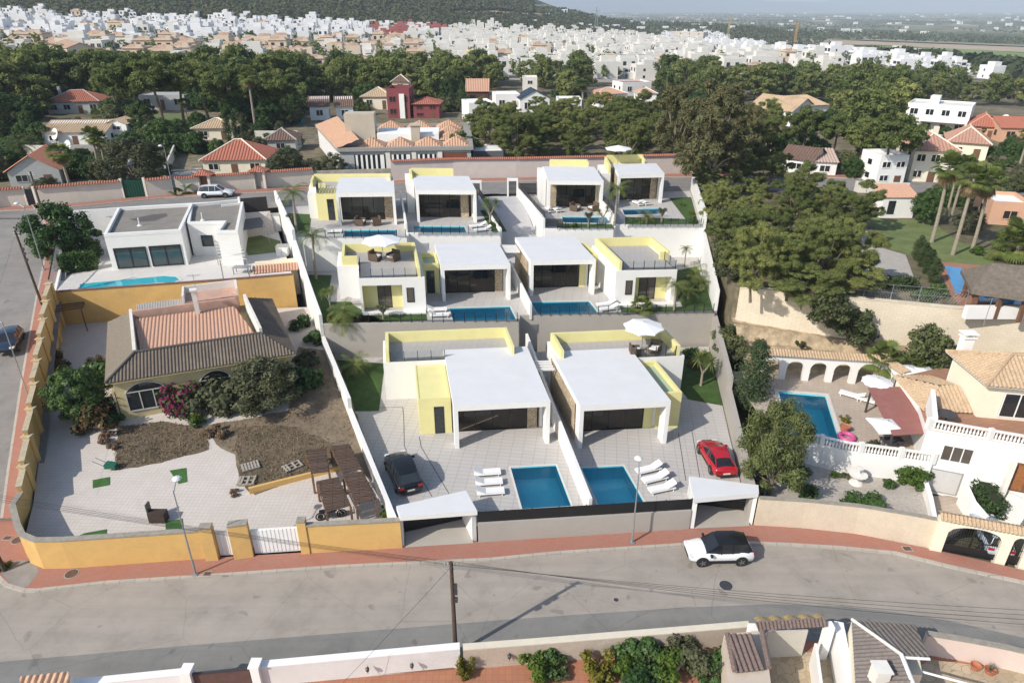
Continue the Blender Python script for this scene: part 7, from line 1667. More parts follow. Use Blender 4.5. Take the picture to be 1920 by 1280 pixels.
for pr,lb,u,v,vt,H_,wf in ((BRO,'large round grey-green tree behind the back street wall',262,352,262,5.2,1.5),(BRO,'grey bush tree overhanging the cream wall at the far left',95,378,335,5.2,1.5),(BR,'round dark tree left of the salmon-roofed house',12,330,280,5.7,1.3),(BRO,'olive bush tree right of the long grey building left corner',625,335,290,5.2,1.3),(BRO,'olive bush behind the farthest left back villa',590,338,305,5.2,1.2),(BR,'dark round tree right of the large grey building',858,305,250,5.7,1.3),(BRO,'reddish-green tree between the bungalow and the grey building',545,338,283,5.2,1.5),
   (BR,'dark round tree behind the white modern bungalow lawn',310,275,225,5.7,1.3),(BR,'dark tree behind the fan palm pair at the left',250,290,248,5.7,1.3)): plant(pr,lb,u,v,None,vt,H_,wf=wf)
for i,(u,v,vt,lb) in enumerate([(431,270,208,'slim cypress of the group above the red roof, leftmost'),(446,275,215,'slim cypress of the group above the red roof, middle'),(462,272,220,'slim cypress of the group above the red roof, rightmost'),(848,205,160,'tall cypress left of the dark chalet'),(868,205,150,'tall cypress touching the dark chalet'),(1495,255,200,'dark cypress in front of the white annexe, right of the villa'),(8,260,130,'tall dark cypress-like conifer at the left edge')]): plant(CY,lb,u,v,None,vt,7.3,wf=1.5 if i==6 else 1.1)
hedge('long dark hedge behind the cream bungalow',[PT(300,290)[:2],PT(375,288)[:2]],2.,9,3.,broadL,ls=.3,n=200)
lw=[tuple(PT(u,v)[:2]) for u,v in [(285,226),(360,232),(430,236),(400,222),(330,214),(290,212)]]; triang('lawn',lw,lambda x,y:TF(x,y)+.15,lawn2)

# undergrowth and garden trees between the houses at the left and centre
def scat(poly,n,label,group,prs,smin,smax,avoid):
    us=[p[0] for p in poly]; vs=[p[1] for p in poly]; k=0; tr=0
    while k<n and tr<n*40:
        tr+=1; u=rnd.uniform(min(us),max(us)); v=rnd.uniform(min(vs),max(vs))
        if not inpoly((u,v),poly) or any(a[0]<u<a[2] and a[1]<v<a[3] for a in avoid): continue
        b=PT(u,v); k+=1; q,nm=prs[k%len(prs)]; q.put(b,rnd.uniform(0,6),rnd.uniform(smin,smax)*(.5 if 'tree' in nm else 1.25),f'{nm} {label}, {LMK(u)}, {"front" if v>(min(vs)+max(vs))/2 else "rear"}',group)
HA=[(75,190,205,240),(80,255,215,292),(200,230,252,290),(12,325,135,372),(375,298,518,345),(358,248,452,280),(492,268,562,302),(565,210,892,330),(575,198,670,248),(722,172,830,250),(250,183,365,228),(285,212,430,240),(312,312,382,362)]
KB=[(B_G,'dark bush'),(B_O,'grey-green bush'),(BR,'small dark tree'),(B_W,'wispy bush'),(BRO,'small olive tree'),(B_L,'bright bush')]
scat([(0,345),(600,330),(600,215),(0,222)],165,'between the upper left houses','garden growth at the upper left',KB,.8,1.4,HA)
scat([(670,232),(890,236),(1000,236),(1330,215),(1330,192),(670,205)],46,'between the middle houses','garden growth in the middle distance',KB,.7,1.3,HA+AV)
scat([(1350,330),(1640,340),(1700,300),(1690,215),(1560,210),(1350,215)],60,'between the right-hand houses','garden growth at the upper right',KB,.8,1.5,[(1395,198,1560,243),(1455,300,1570,335),(1640,300,1700,350)])
scat([(1700,420),(1935,440),(1935,275),(1700,262),(1850,300)],60,'around the cream villa and the thatched bar','garden growth at the right edge',KB,.7,1.2,[(1695,300,1850,350),(1765,280,1850,310),(1840,380,1935,430),(1740,400,1770,470)])
scat([(0,240),(560,240),(565,205),(300,200),(0,205)],80,'under the left pine belt','undergrowth of the left pine belt',KB[:4],1.4,2.1,HA)
scat([(560,214),(1330,206),(1330,178),(560,186)],60,'under the middle pine belt','undergrowth of the middle pine belt',KB[:4],1.2,1.9,HA+AV)
gw=mat('garden_wall_pale',(.66,.62,.55),.9,.08,1)
for i,(lb,L) in enumerate((('low pale garden wall left of the salmon-roofed house',[(0,330),(28,322)]),('pale garden wall beside the green gate drive',[(232,372),(240,330),(262,300)]),('pale wall running up from the green gate beside the round tree',[(312,366),(314,330),(330,290)]),('long pale garden wall below the shaded lawn',[(250,252),(350,246),(430,243)]),('pale sloping garden wall right of the maroon houses',[(840,198),(878,215),(908,236)]),
  ('white garden wall in front of the modern white villa',[(1660,262),(1740,268),(1850,276)]),('cream garden wall beside the path of the sandy-roofed villa',[(1400,262),(1440,282),(1490,310)]),('white wall before the white two-storey house',[(1600,362),(1700,366)]),('pale wall left of the large grey building',[(480,262),(560,262)]),('pale terrace wall before the striped pantile roof',[(40,290),(120,292),(190,288)]))):
    pts=[PT(u,v) for u,v in L]; wallthing('garden_wall',lb,'garden wall',[(p.x,p.y) for p in pts],.25,[p.z-.5 for p in pts],[p.z+1.7 for p in pts],gw)
q=PT(500,232); t=thing('swimming_pool','pale blue pool beside the twin white houses in the middle distance','swimming pool',PT(545,228)); pl=[PT(u,v) for u,v in [(545,232),(570,232),(570,227),(547,227)]]; MB().prism([(p.x,p.y) for p in pl],[p.z-.2 for p in pl],[p.z+.25 for p in pl]).build('water',MATS['turquoise_pool'],t)
# ================= CARS =================
def carpaint(name,col,rough=.25):
    m,nt,b,co=newmat(name,rough,.6); b.inputs['Base Color'].default_value=(*col,1); b.inputs['Coat Weight'].default_value=.6 if sum(col)>.1 else .15; b.inputs['Coat Roughness'].default_value=.05; return m
rimM=mat('alloy_rim',(.30,.31,.32),.35,.1,4,metal=.8); tyreM=mat('tyre_rubber',(.025,.025,.027),.85,.2,5); lampM=mat('headlamp',(.7,.72,.75),.15,.02,1,spec=.8); tailM=mat('tail_lamp',(.35,.015,.012),.25,.1,1,spec=.7); plateM=mat('plate',(.7,.7,.66),.5,.02,1)
carglass=mat('car_glass',(.015,.017,.02),.05,.1,1,spec=.9)
def car(label,loc,rz,paint,kind='suv',roofm=None,L=4.3,W=1.8,H=1.58,cat='car',group=None):
    t=thing('car',label,cat,(0,0,0),group); ORG[t.name]=Vector((0,0,0)); hl=L/2; w=W/2
    if kind=='suv': belt=[(-1,.62,.80),(-.985,.86,.90),(-.93,.98,.96),(-.6,1.0,1.),(-.2,.97,1.),(.25,.97,1.),(.42,.96,1.),(.62,.93,.97),(.82,.84,.93),(.94,.72,.84),(1,.55,.68)]; gh=[(-.93,.98,.0),(-.80,H-.08,.62),(-.5,H,.74),(0,H,.75),(.14,H-.06,.72),(.50,.95,.0)]
    else: belt=[(-1,.55,.78),(-.985,.80,.88),(-.9,.92,.95),(-.6,.93,1.),(-.2,.88,1.),(.25,.86,1.),(.45,.84,.99),(.65,.78,.95),(.85,.68,.90),(.95,.56,.8),(1,.42,.62)]; gh=[(-.88,.92,.0),(-.55,H-.12,.60),(-.3,H-.01,.70),(-.02,H,.72),(.10,H-.05,.70),(.48,.85,.0)]
    m=MB(); n=len(belt); S=[]
    for (x,z,k) in belt:
        X=x*hl; ww=w*k; zb=.27 if abs(x)<.95 else .38
        S.append([(X,-ww*.80,zb),(X,-ww*.97,zb+.10),(X,-ww,.30*zb+.70*(z-.18)),(X,-ww*.97,z-.10),(X,-ww*.86,z),(X,-ww*.45,z+.03),(X,0,z+.04),(X,ww*.45,z+.03),(X,ww*.86,z),(X,ww*.97,z-.10),(X,ww,.30*zb+.70*(z-.18)),(X,ww*.97,zb+.10),(X,ww*.80,zb)])
    c=len(S[0])
    for s in S: m.v+=[Vector(p) for p in s]
    for i in range(n-1):
        for j in range(c-1): a=i*c+j; m.f.append((a,a+c,a+c+1,a+1)); m.m.append(0)
    m.f.append(tuple(range(c))); m.m.append(0); m.f.append(tuple(reversed(range((n-1)*c,n*c)))); m.m.append(0)
    body=m.build('body',paint,t,smooth=True)
    # glasshouse
    g=MB(); nb=len(gh); gi=[]
    for (x,z,k) in gh:
        X=x*hl; zb=.90 if kind=='suv' else .82
        if k==0: g.v+=[Vector((X,-w*.80,z-.03)),Vector((X,-w*.78,z)),Vector((X,w*.78,z)),Vector((X,w*.80,z-.03))]
        else: g.v+=[Vector((X,-w*.90,zb)),Vector((X,-w*k,z)),Vector((X,w*k,z)),Vector((X,w*.90,zb))]
    for i in range(nb-1):
        for j in range(3): a=i*4+j; g.f.append((a,a+4,a+5,a+1)); g.m.append(0)
    g.build('windows',carglass,t)
    rf=roofm or paint; q=MB(); R_=gh[1:-1]
    for (x,z,k) in R_: X=x*hl; q.v+=[Vector((X,-w*k-.01,z-.005)),Vector((X,-w*k*.5,z+.035)),Vector((X,0,z+.045)),Vector((X,w*k*.5,z+.035)),Vector((X,w*k+.01,z-.005))]
    for i in range(len(R_)-1):
        for j in range(4): a=i*5+j; q.f.append((a,a+5,a+6,a+1)); q.m.append(0)
    q.build('roof',rf,t,smooth=True)
    pm=MB()
    for s in (-1,1):
        for a,b in ((0,1),(1,2),(2,3),(3,4),(4,5)):
            if a in(0,4):
                x0,z0,k0=gh[a];x1,z1,k1=gh[b]; k0=k0 or .79;k1=k1 or .79; pm.tube((x0*hl,s*w*k0,z0),(x1*hl,s*w*k1,z1),.035,n=5)
        for x in (-.30,.05) if kind=='suv' else (-.18,): pm.tube((x*hl,s*w*.915,.88),(x*hl,s*w*(.76 if kind=='suv' else .73),H-.03),.03,n=4)
    pm.build('pillars',rf,t)
    wb=.60*hl; r=.335 if kind=='suv' else .32
    for sx in (-wb,wb):
        for s in (-1,1):
            y=s*(w-.10); MB().tube((sx,s*(w-.22),r+.03),(sx,s*(w+.004),r+.03),r+.07,n=20).build('wheel_arch',black,t)
            wh=MB().tube((sx,s*(w-.2),r),(sx,s*(w+.02),r),r,n=22).build('wheel',tyreM,t); k=MB().tube((sx,s*(w+.0),r),(sx,s*(w+.028),r),r*.66,n=18)
            for a in range(5): 
                an=a*6.283/5; k.obox((sx+math.cos(an)*r*.33,s*(w+.03),r+math.sin(an)*r*.33),(math.cos(an)*r*.3,0,math.sin(an)*r*.3),(0,.012,0),(-math.sin(an)*.035,0,math.cos(an)*.035),1)
            k.build('rim',[tyreM,rimM],wh)
    zf=belt[-2][1]
    for s in (-1,1):
        MB().obox((hl*.93,s*w*.66,zf-.02),(.14,s*-.02,0),(0,.17,0),(-.03,0,.06)).build('headlight',lampM,t); MB().obox((-hl*.975,s*w*.70,.80 if kind=='suv' else .72),(.05,0,0),(0,.17,0),(0,0,.09)).build('tail_light',tailM,t)
        MB().obox((hl*.38,s*(w+.10),.98 if kind=='suv' else .88),(.07,0,0),(0,.10,0),(0,0,.07)).build('mirror',rf,t)
        MB().obox((.02*hl,s*(w*1.0+.004),.42),(hl*.42,0,0),(0,.012,0),(0,0,.07)).build('sill',black,t)
    MB().obox((hl*.985,0,.46),(.04,0,0),(0,w*.52,0),(0,0,.10)).build('grille',black,t); MB().obox((-hl*.995,0,.55),(.03,0,0),(0,.26,0),(0,0,.06)).build('number_plate',plateM,t); MB().obox((-hl*.97,0,.36),(.06,0,0),(0,w*.7,0),(0,0,.06)).build('bumper',black,t)
    t.location=Vector(loc); t.rotation_euler=(0,0,rz); return t
car('white crossover with a glossy black roof parked by the kerb of the front street',(13.35,33.75,.0),math.pi+.03,carpaint('white_car_paint',(.80,.81,.82)),'suv',carpaint('black_roof_paint',(.01,.01,.011)),4.15,1.78,1.58)
car('black sport utility vehicle parked on the drive of the front left villa',(-7.95,40.5,G1),R(113),carpaint('black_car_paint',(.008,.008,.009),.15),'suv',None,4.7,1.92,1.72)
car('red sports coupe parked on the drive of the front right villa',(15.35,42.35,G1),R(95),carpaint('red_car_paint',(.42,.01,.02)),'coupe',None,4.35,1.85,1.34)
q=PL(22,650); car('dark blue hatchback on the side street beside the stepped wall',(q.x,q.y,hL(q.y)),R(-68),carpaint('dark_blue_paint',(.015,.03,.06)),'suv',None,4.0,1.75,1.52)
q=P(407,369,8.7); car('white sport utility vehicle parked on the back street by the small gatehouse',(q.x,q.y,8.7),.12,carpaint('pearl_paint',(.74,.76,.78)),'suv',None,4.6,1.85,1.62)
q=P(1852,1012,.12); car('silver-blue car behind the wide arched iron gate',(q.x,q.y,.12),R(75),carpaint('silver_paint',(.38,.45,.50)),'suv',None,3.9,1.7,1.5)
# ================= GARDEN FURNITURE =================
cush=mat('white_cushion',(.80,.79,.78),.8,.03,3); wick=mat('brown_wicker',(.12,.085,.06),.9,.3,14); canv=mat('white_canvas',(.80,.80,.80),.8,.02,2)
t=thing('sun_lounger','','sun lounger'); ORG[t.name]=Vector((0,0,0))
MB().box(-.98,.98,-.33,.33,.22,.27).build('frame',whitep,t)
MB().box(-.35,.97,-.30,.30,.27,.36).build('cushion',cush,t)
MB().prism([(-.35,-.30),(-.35,.30),(-1.0,.30),(-1.0,-.30)],[.28,.28,.60,.60],[.37,.37,.70,.70]).build('backrest',cush,t)
for x in (-.8,.8):
    for y in (-.28,.28): MB().box(x-.03,x+.03,y-.03,y+.03,0,.22).build('leg',whitep,t)
LO=proto(t)
def lo(label,u,v,z,rz,grp='white sun loungers'): LO.put(P(u,v,z),rz,1,label,grp)
a7=.12
lo('white sun lounger on the front left terrace, farthest of three from the street',914,890,G1,a7); lo('white sun lounger on the front left terrace, middle of three',917,908,G1,a7); lo('white sun lounger on the front left terrace, nearest of three to the street',920,926,G1,a7)
lo('white sun lounger on the front right terrace, farthest of three from the street',1215,884,G1,math.pi+.35); lo('white sun lounger on the front right terrace, middle of three',1227,901,G1,math.pi+.35); lo('white sun lounger on the front right terrace, nearest of three to the street',1240,920,G1,math.pi+.3)
lo('white sun lounger beside the middle left pool, rear one',820,584,G2,.1); lo('white sun lounger beside the middle left pool, nearer the fence',824,594,G2,.1); lo('white sun lounger beside the middle right pool, rear one',1136,574,G2,math.pi+.3); lo('white sun lounger beside the middle right pool, nearer the fence',1141,582,G2,math.pi+.3)
lo('white sun lounger left of the farthest left back pool',626,437,G3,.1); lo('white sun lounger right of the second back pool, rear one',896,427,G3,math.pi+.3); lo('white sun lounger right of the second back pool, nearer the wall',905,434,G3,math.pi+.3)
lo('white sun lounger left of the third back pool, left of two',1026,397,G3,2.0); lo('white sun lounger left of the third back pool, right of two',1043,396,G3,1.9); lo('white sun lounger before the farthest right back villa, left of two',1195,384,G3,1.9); lo('white sun lounger before the farthest right back villa, right of two',1208,383,G3,1.9)
lo('white sun lounger under the round parasol of the arcade pool, left one',1596,745,PZ,2.5); lo('white sun lounger under the round parasol of the arcade pool, right one',1628,755,PZ,2.5)
t=thing('wicker_armchair','','armchair'); ORG[t.name]=Vector((0,0,0))
MB().box(-.42,.42,-.42,.42,.08,.34).build('seat_base',wick,t); MB().box(-.33,.33,-.40,.30,.34,.45).build('cushion',cush,t); MB().box(-.42,.42,.30,.42,.34,.85).build('backrest',wick,t)
for s in (-1,1): MB().box(*sorted((s*.42,s*.33)),-.42,.30,.34,.64).build('armrest',wick,t)
AC=proto(t); g0='brown wicker armchairs'
def ac(label,u,v,z,rz,s=1.): AC.put(P(u,v,z),rz,s,label,g0)
ac('wicker armchair under the parasol of the middle left roof terrace, left one',704,488,8.42,1.2,1.25); ac('wicker armchair under the parasol of the middle left roof terrace, right one',738,488,8.42,-.6,1.25)
ac('wicker armchair under the parasol of the front right roof terrace, left one',1190,664,4.88,1.6,1.1); ac('wicker armchair under the parasol of the front right roof terrace, right one',1227,660,4.88,-.5,1.2)
ac('wicker armchair before the farthest left back villa, left one',676,422,G3,1.4,1.25); ac('wicker armchair before the farthest left back villa, right one',706,422,G3,-1.2,1.25); ac('wicker armchair before the third back villa, left one',1078,395,G3,1.,1.25); ac('wicker armchair before the third back villa, right one',1112,395,G3,-1.,1.25)
def parasol(label,b,h,r,sq=False,col=canv,grp=None,n=8):
    t=thing('parasol',label,'parasol',b,grp); m=MB(); top=Vector((b.x,b.y,b.z+h)); n=4 if sq else n
    pts=[top+Vector((math.cos(6.2832*(k+.5)/n)*r,math.sin(6.2832*(k+.5)/n)*r,-.18*r*1.3)) for k in range(n)]
    for k in range(n):
        a,b_=pts[k],pts[(k+1)%n]; mid=(a+b_)/2+(top-(a+b_)/2)*.05; m.face([top,a,mid]).face([top,mid,b_]); dz=Vector((0,0,.12)); m.face([a,a-dz,mid-dz,mid]).face([mid,mid-dz,b_-dz,b_])
    c=m.build('canopy',col,t); MB().tube(b,top+Vector((0,0,.12)),.035,n=8).build('pole',steel,t); MB().tube(b,b+Vector((0,0,.08)),.32,n=12).build('base',grey,t)
    rb=MB(); [rb.tube(top-Vector((0,0,.5)),p.lerp(top,.4)-Vector((0,0,.03)),.012,n=4) for p in pts]; rb.build('ribs',steel,t)
    return t
parasol('white octagonal parasol on the roof terrace of the front right villa',P(1203,654,4.88),2.6,1.8); parasol('white octagonal parasol on the roof terrace of the middle left villa',P(719,489,8.42),2.7,2.05); parasol('white octagonal parasol behind the roof of the farthest right back villa',FR['H'](.9,8.6,3.4),2.7,1.9)
parasol('round cream parasol beside the arcade pool',P(1634,757,PZ),2.4,1.2,n=12); parasol('square white parasol over the dining table left of the red awning',P(1652,836,PZ),2.2,1.5,True)
for lb,u,v in (('white pavilion canopy behind the arcade, left one',1690,712),('white pavilion canopy behind the arcade, right one',1718,716)): parasol(lb,P(u,v+26,PZ),2.6,1.5,True)
q=P(1650,832,PZ); t=thing('garden_table','dark dining table under the square white parasol','garden table',q); MB().box(q.x-.3,q.x+1.3,q.y-.9,q.y-.1,q.z+.7,q.z+.75).build('tabletop',darkm,t)
for sx in (-.2,1.2):
    for sy in (-.8,-.2): MB().box(q.x+sx-.03,q.x+sx+.03,q.y+sy-.03,q.y+sy+.03,q.z,q.z+.7).build('leg',darkm,t)
q=P(1780,800,5.22); t=thing('garden_table','dark grey table on the balcony of the cream house','garden table',q); MB().tube(q+Vector((0,.6,.7)),q+Vector((0,.6,.75)),.7,n=8).build('tabletop',darkm,t); MB().tube(q+Vector((0,.6,0)),q+Vector((0,.6,.7)),.07).build('stem',darkm,t)
q=P(1587,822,PZ); t=thing('pool_float','bright pink inflatable pool ring lying by the pool edge','pool float',q); m=MB(); pk=mat('pink_vinyl',(.65,.10,.28),.3,.05,2,spec=.6)
prof=[]; 
for k in range(14):
    for j in range(8):
        a,b=k*6.2832/14,j*6.2832/8; m.v.append(q+Vector((math.cos(a)*(.5+.17*math.cos(b)),math.sin(a)*(.5+.17*math.cos(b)),.18+.17*math.sin(b))))
for k in range(14):
    for j in range(8): m.f.append((k*8+j,((k+1)%14)*8+j,((k+1)%14)*8+(j+1)%8,k*8+(j+1)%8)); m.m.append(0)
m.build('ring',pk,t,smooth=True)
for lb,u,v,rr in (('orange terracotta planter at the pool corner by the pink ring',1583,808,.4),('small terracotta pot beside the lawn steps',1872,478,.35)):
    q=P(u,v,PZ if v>700 else UP); t=thing('plant_pot',lb,'plant pot',q); MB().lathe(q,[(.01,0),(rr*.7,0),(rr,.5),(rr*.9,.5),(rr*.8,.42),(.01,.42)],14).build('pot',pot,t)
# motorcycle under the slatted canopy
q=PF(622,972,YZ); t=thing('motorcycle','dark motorcycle parked under the front slatted canopy','motorcycle',q,rz=.25); ORG[t.name]=Vector((0,0,0))
for x in (-.7,.7):
    w=MB(); 
    for k in range(18):
        a,b=k*6.2832/18,(k+1)*6.2832/18; w.tube((x+.3*math.cos(a),0,.33+.3*math.sin(a)),(x+.3*math.cos(b),0,.33+.3*math.sin(b)),.05,n=6,cap=False)
    w.tube((x,-.03,.33),(x,.03,.33),.2,n=14); w.build('wheel',tyreM,t)
MB().prism([(-.35,-.14),(.3,-.16),(.3,.16),(-.35,.14)],.3,[.62,.68,.68,.62]).build('engine',darkm,t); MB().prism([(-.75,-.13),(-.05,-.14),(-.05,.14),(-.75,.13)],.66,.8).build('seat',black,t); MB().prism([(-.05,-.15),(.42,-.12),(.42,.12),(-.05,.15)],.66,[.9,.84,.84,.9]).build('tank',MATS['black_car_paint'],t)
MB().tube((.7,.06,.33),(.42,.1,.95),.03).tube((.7,-.06,.33),(.42,-.1,.95),.03).build('fork',steel,t); MB().tube((.36,-.38,1.0),(.36,.38,1.0),.02).build('handlebar',darkm,t)
# ================= LAMPS, POLES AND WIRES =================
lampw=mat('lamp_head',(.72,.73,.72),.5,.03,1)
def streetlamp(label,b,h,ad=(-.15,1.),al=.9,thin=.055):
    t=thing('street_lamp',label,'street lamp',b,'galvanised street lamps'); d=Vector((*ad,0)).normalized(); top=b+Vector((0,0,h))
    MB().box(b.x-.16,b.x+.16,b.y-.16,b.y+.16,b.z-.02,b.z+.05).build('foot_plate',steel,t); MB().tube(b,b+Vector((0,0,1.1)),thin*1.3,n=10).build('pole_base',steel,t); MB().tube(b+Vector((0,0,1.1)),top,thin,thin*.6,10).build('pole',steel,t)
    e=top+d*al+Vector((0,0,.25)); MB().tube(top-Vector((0,0,.1)),e,.035).build('arm',steel,t)
    MB().lathe(e-Vector((0,0,.08)),[(.0,-.1),(.14,-.08),(.24,0),(.28,.04),(.2,.14),(.05,.2),(0,.2)],14).build('lamp_head',lampw,t)
streetlamp('tall grey street lamp before the ochre wall, left of the white gates',P(367,1076,.13),6.5); streetlamp('tall grey street lamp before the grey street wall of the new villas',P(1185,1016,.13),5.9,(.1,1.))
q=PL(48,748); streetlamp('street lamp beside the stepped ochre wall, near the dark blue car',Vector((q.x+.35,q.y,hL(q.y)+.13)),7.,(-1,.3)); q=PL(80,508); streetlamp('street lamp on the side pavement beside the dark hedge',Vector((q.x+.2,q.y,hL(q.y)+.13)),7.,(-1,.3))
q=P(327,366,8.8); streetlamp('street lamp on the back street left of the white parked car',q,6.6,(0,-1)); q=P(1200,345,8.8); 
def woodpole(label,b,h,lean=(0,0),r=.13,boxes=True):
    t=thing('utility_pole',label,'utility pole',b,'dark wooden utility poles'); top=b+Vector((lean[0],lean[1],h)); MB().tube(b-Vector((0,0,.3)),top,r,r*.72,10).build('pole',pole_w,t)
    if boxes:
        for k,z in enumerate((.62,.70,.76)): p=b.lerp(top,z); MB().box(p.x+.08,p.x+.26,p.y-.16,p.y+.02,p.z-.12,p.z+.14).build('junction_box',darkm,t)
        for z in (.93,.97): p=b.lerp(top,z); MB().tube(p+Vector((-.35,0,0)),p+Vector((.35,0,0)),.025).build('bracket',steel,t)
        for x in (-.33,-.15,.15,.33): p=b.lerp(top,.97)+Vector((x,0,.08)); MB().lathe(p,[(.02,-.06),(.05,0),(.03,.06),(.0,.1)],8).build('insulator',grey,t)
    return top
T1=woodpole('tall wooden utility pole on the near side of the front street',Vector((-3.1,26.3,0)),6.7)
q=PL(74,573); T2=woodpole('leaning wooden utility pole on the side pavement beside the pool garden',Vector((q.x+.3,q.y,hL(q.y)+.1)),7.6,(-.5,.3)); q=P(82,405,8.7); T3=woodpole('short wooden utility pole at the top of the side street',q,5.5)
q=P(10,1070,.1); T4=woodpole('grey leaning post at the street corner by the green weeds',q,3.2,(-.2,0),.14,False)
def wire(label,a,b,sag,r=.008,n=24,grp='thin overhead cables'):
    a=Vector(a);b=Vector(b); pts=[a.lerp(b,i/n)-Vector((0,0,sag*4*(i/n)*(1-i/n))) for i in range(n+1)]; o=MB().path(pts,r,4).build('cable',black,origin=a); tag(o,label,'cable',grp)
eL=T1+(PY(0,925,33)-T1)*1.9; eR=T1+(PY(1920,1128,24.2)-T1)*1.5
for i,dx in enumerate((-.33,-.15,.15,.33)):
    wire(f'thin black overhead cable running left from the near utility pole, {["outermost","second","third","innermost"][i]} of four',T1+Vector((dx,0,-.15+.05*i)),eL+Vector((dx,.3*i,.1*i)),.5+.12*i); wire(f'thin black overhead cable running right from the near utility pole, {["outermost","second","third","innermost"][i]} of four',T1+Vector((dx,0,-.15+.05*i)),eR+Vector((dx,-.5*i,.12*i)),.5+.1*i)
wire('slanting stay cable from the near pole down to the white wall',T1-Vector((0,0,.3)),(-8.6,23.6,1.2),.05); wire('cable along the side street between the two wooden poles',T2-Vector((0,0,.2)),T3-Vector((0,0,.2)),.6)
wire('cable sagging from the side street pole towards the front street corner',T2-Vector((0,0,.2)),(-36,34,7.),.8)
# thin stay cord over the near shrubs
wire('white cord from the tiled porch down to the near flower bed, upper one',P(1382,1215,3.0),P(1322,1277,.5),.0,.02,4,'white cords at the porch'); wire('white cord from the tiled porch down to the near flower bed, lower one',P(1380,1222,2.9),P(1320,1282,.5),.0,.02,4,'white cords at the porch')
q=PL(92,447); t=thing('road_sign','round red-rimmed road sign on a pole at the top of the side street','road sign',Vector((q.x+.5,q.y,hL(q.y)))); MB().tube((q.x+.5,q.y,hL(q.y)),(q.x+.5,q.y,hL(q.y)+2.6),.04).build('pole',steel,t); z=hL(q.y)+2.4
MB().tube((q.x+.5,q.y-.06,z),(q.x+.5,q.y-.04,z),.32,n=20).build('sign_plate',mat('sign_red',(.5,.03,.03),.5,.02,1),t); MB().tube((q.x+.5,q.y-.075,z),(q.x+.5,q.y-.06,z),.22,n=20).build('sign_face',mat('sign_blue',(.03,.09,.35),.5,.02,1),t)
# tv aerials on the near and right roofs
for lb,p in (('tv aerial on the chimney of the cream house',Vector((35.4,46.6,10.6))),('tv aerial on the roof of the ochre house',Vector((-29.6,59.6,7.6)))):
    t=thing('tv_aerial',lb,'aerial',p); MB().tube(p,p+Vector((0,0,2.2)),.025,n=5).build('mast',steel,t); m=MB().tube(p+Vector((-.6,0,2.1)),p+Vector((.6,.2,2.1)),.015,n=4)
    for k in range(7): x=-.5+k/6; m.tube(p+Vector((x,-.3,2.1)),p+Vector((x,.3,2.12)),.01,n=4)
    m.build('antenna',steel,t)
# ================= THE TOWN, THE HILL AND THE PLAIN =================
def proj(p):
    d=p-CAM; y=d.y*cP-d.z*sP; up=d.y*sP+d.z*cP; return 960+F*d.x/y, 640-F*up/y
Z_W=[(-80,90),(-80,34),(60,26),(130,32),(330,36),(620,44),(700,52),(700,84),(560,86),(300,90)]
Z_S=[(-80,150),(-80,90),(300,90),(560,86),(700,84),(780,80),(800,125),(600,138),(560,140),(200,150)]
Z_R=[(690,84),(690,56),(845,58),(845,78),(800,86)]
Z_C=[(800,138),(780,86),(845,72),(850,50),(930,52),(1100,62),(1250,76),(1560,112),(1570,132),(1340,150),(1000,152)]
Z_M=[(1230,84),(1250,62),(1330,66),(1430,88),(1420,100),(1560,104),(1720,118),(1870,140),(1860,152),(1700,140),(1560,124),(1400,108)]
zones=[(Z_W,'W'),(Z_R,'R'),(Z_S,'S'),(Z_M,'M'),(Z_C,'C')]
def zone(u,v):
    for z,k in zones:
        if inpoly((u,v),z): return k
    return None
tw=mat('town_white',(.75,.75,.75),.8,.03,.3); tc=mat('town_cream',(.69,.67,.62),.85,.05,.3); tsd=mat('town_sand',(.66,.55,.42),.85,.06,.3); trd=mat('town_red',(.36,.12,.11),.85,.06,.3); tgl=mat('town_window',(.035,.04,.05),.4,.1,1); ttl=mat('town_roof_tiles',(.42,.28,.20),.9,.2,.5); tgr=mat('town_terrace_grey',(.50,.48,.45),.9,.08,.4)
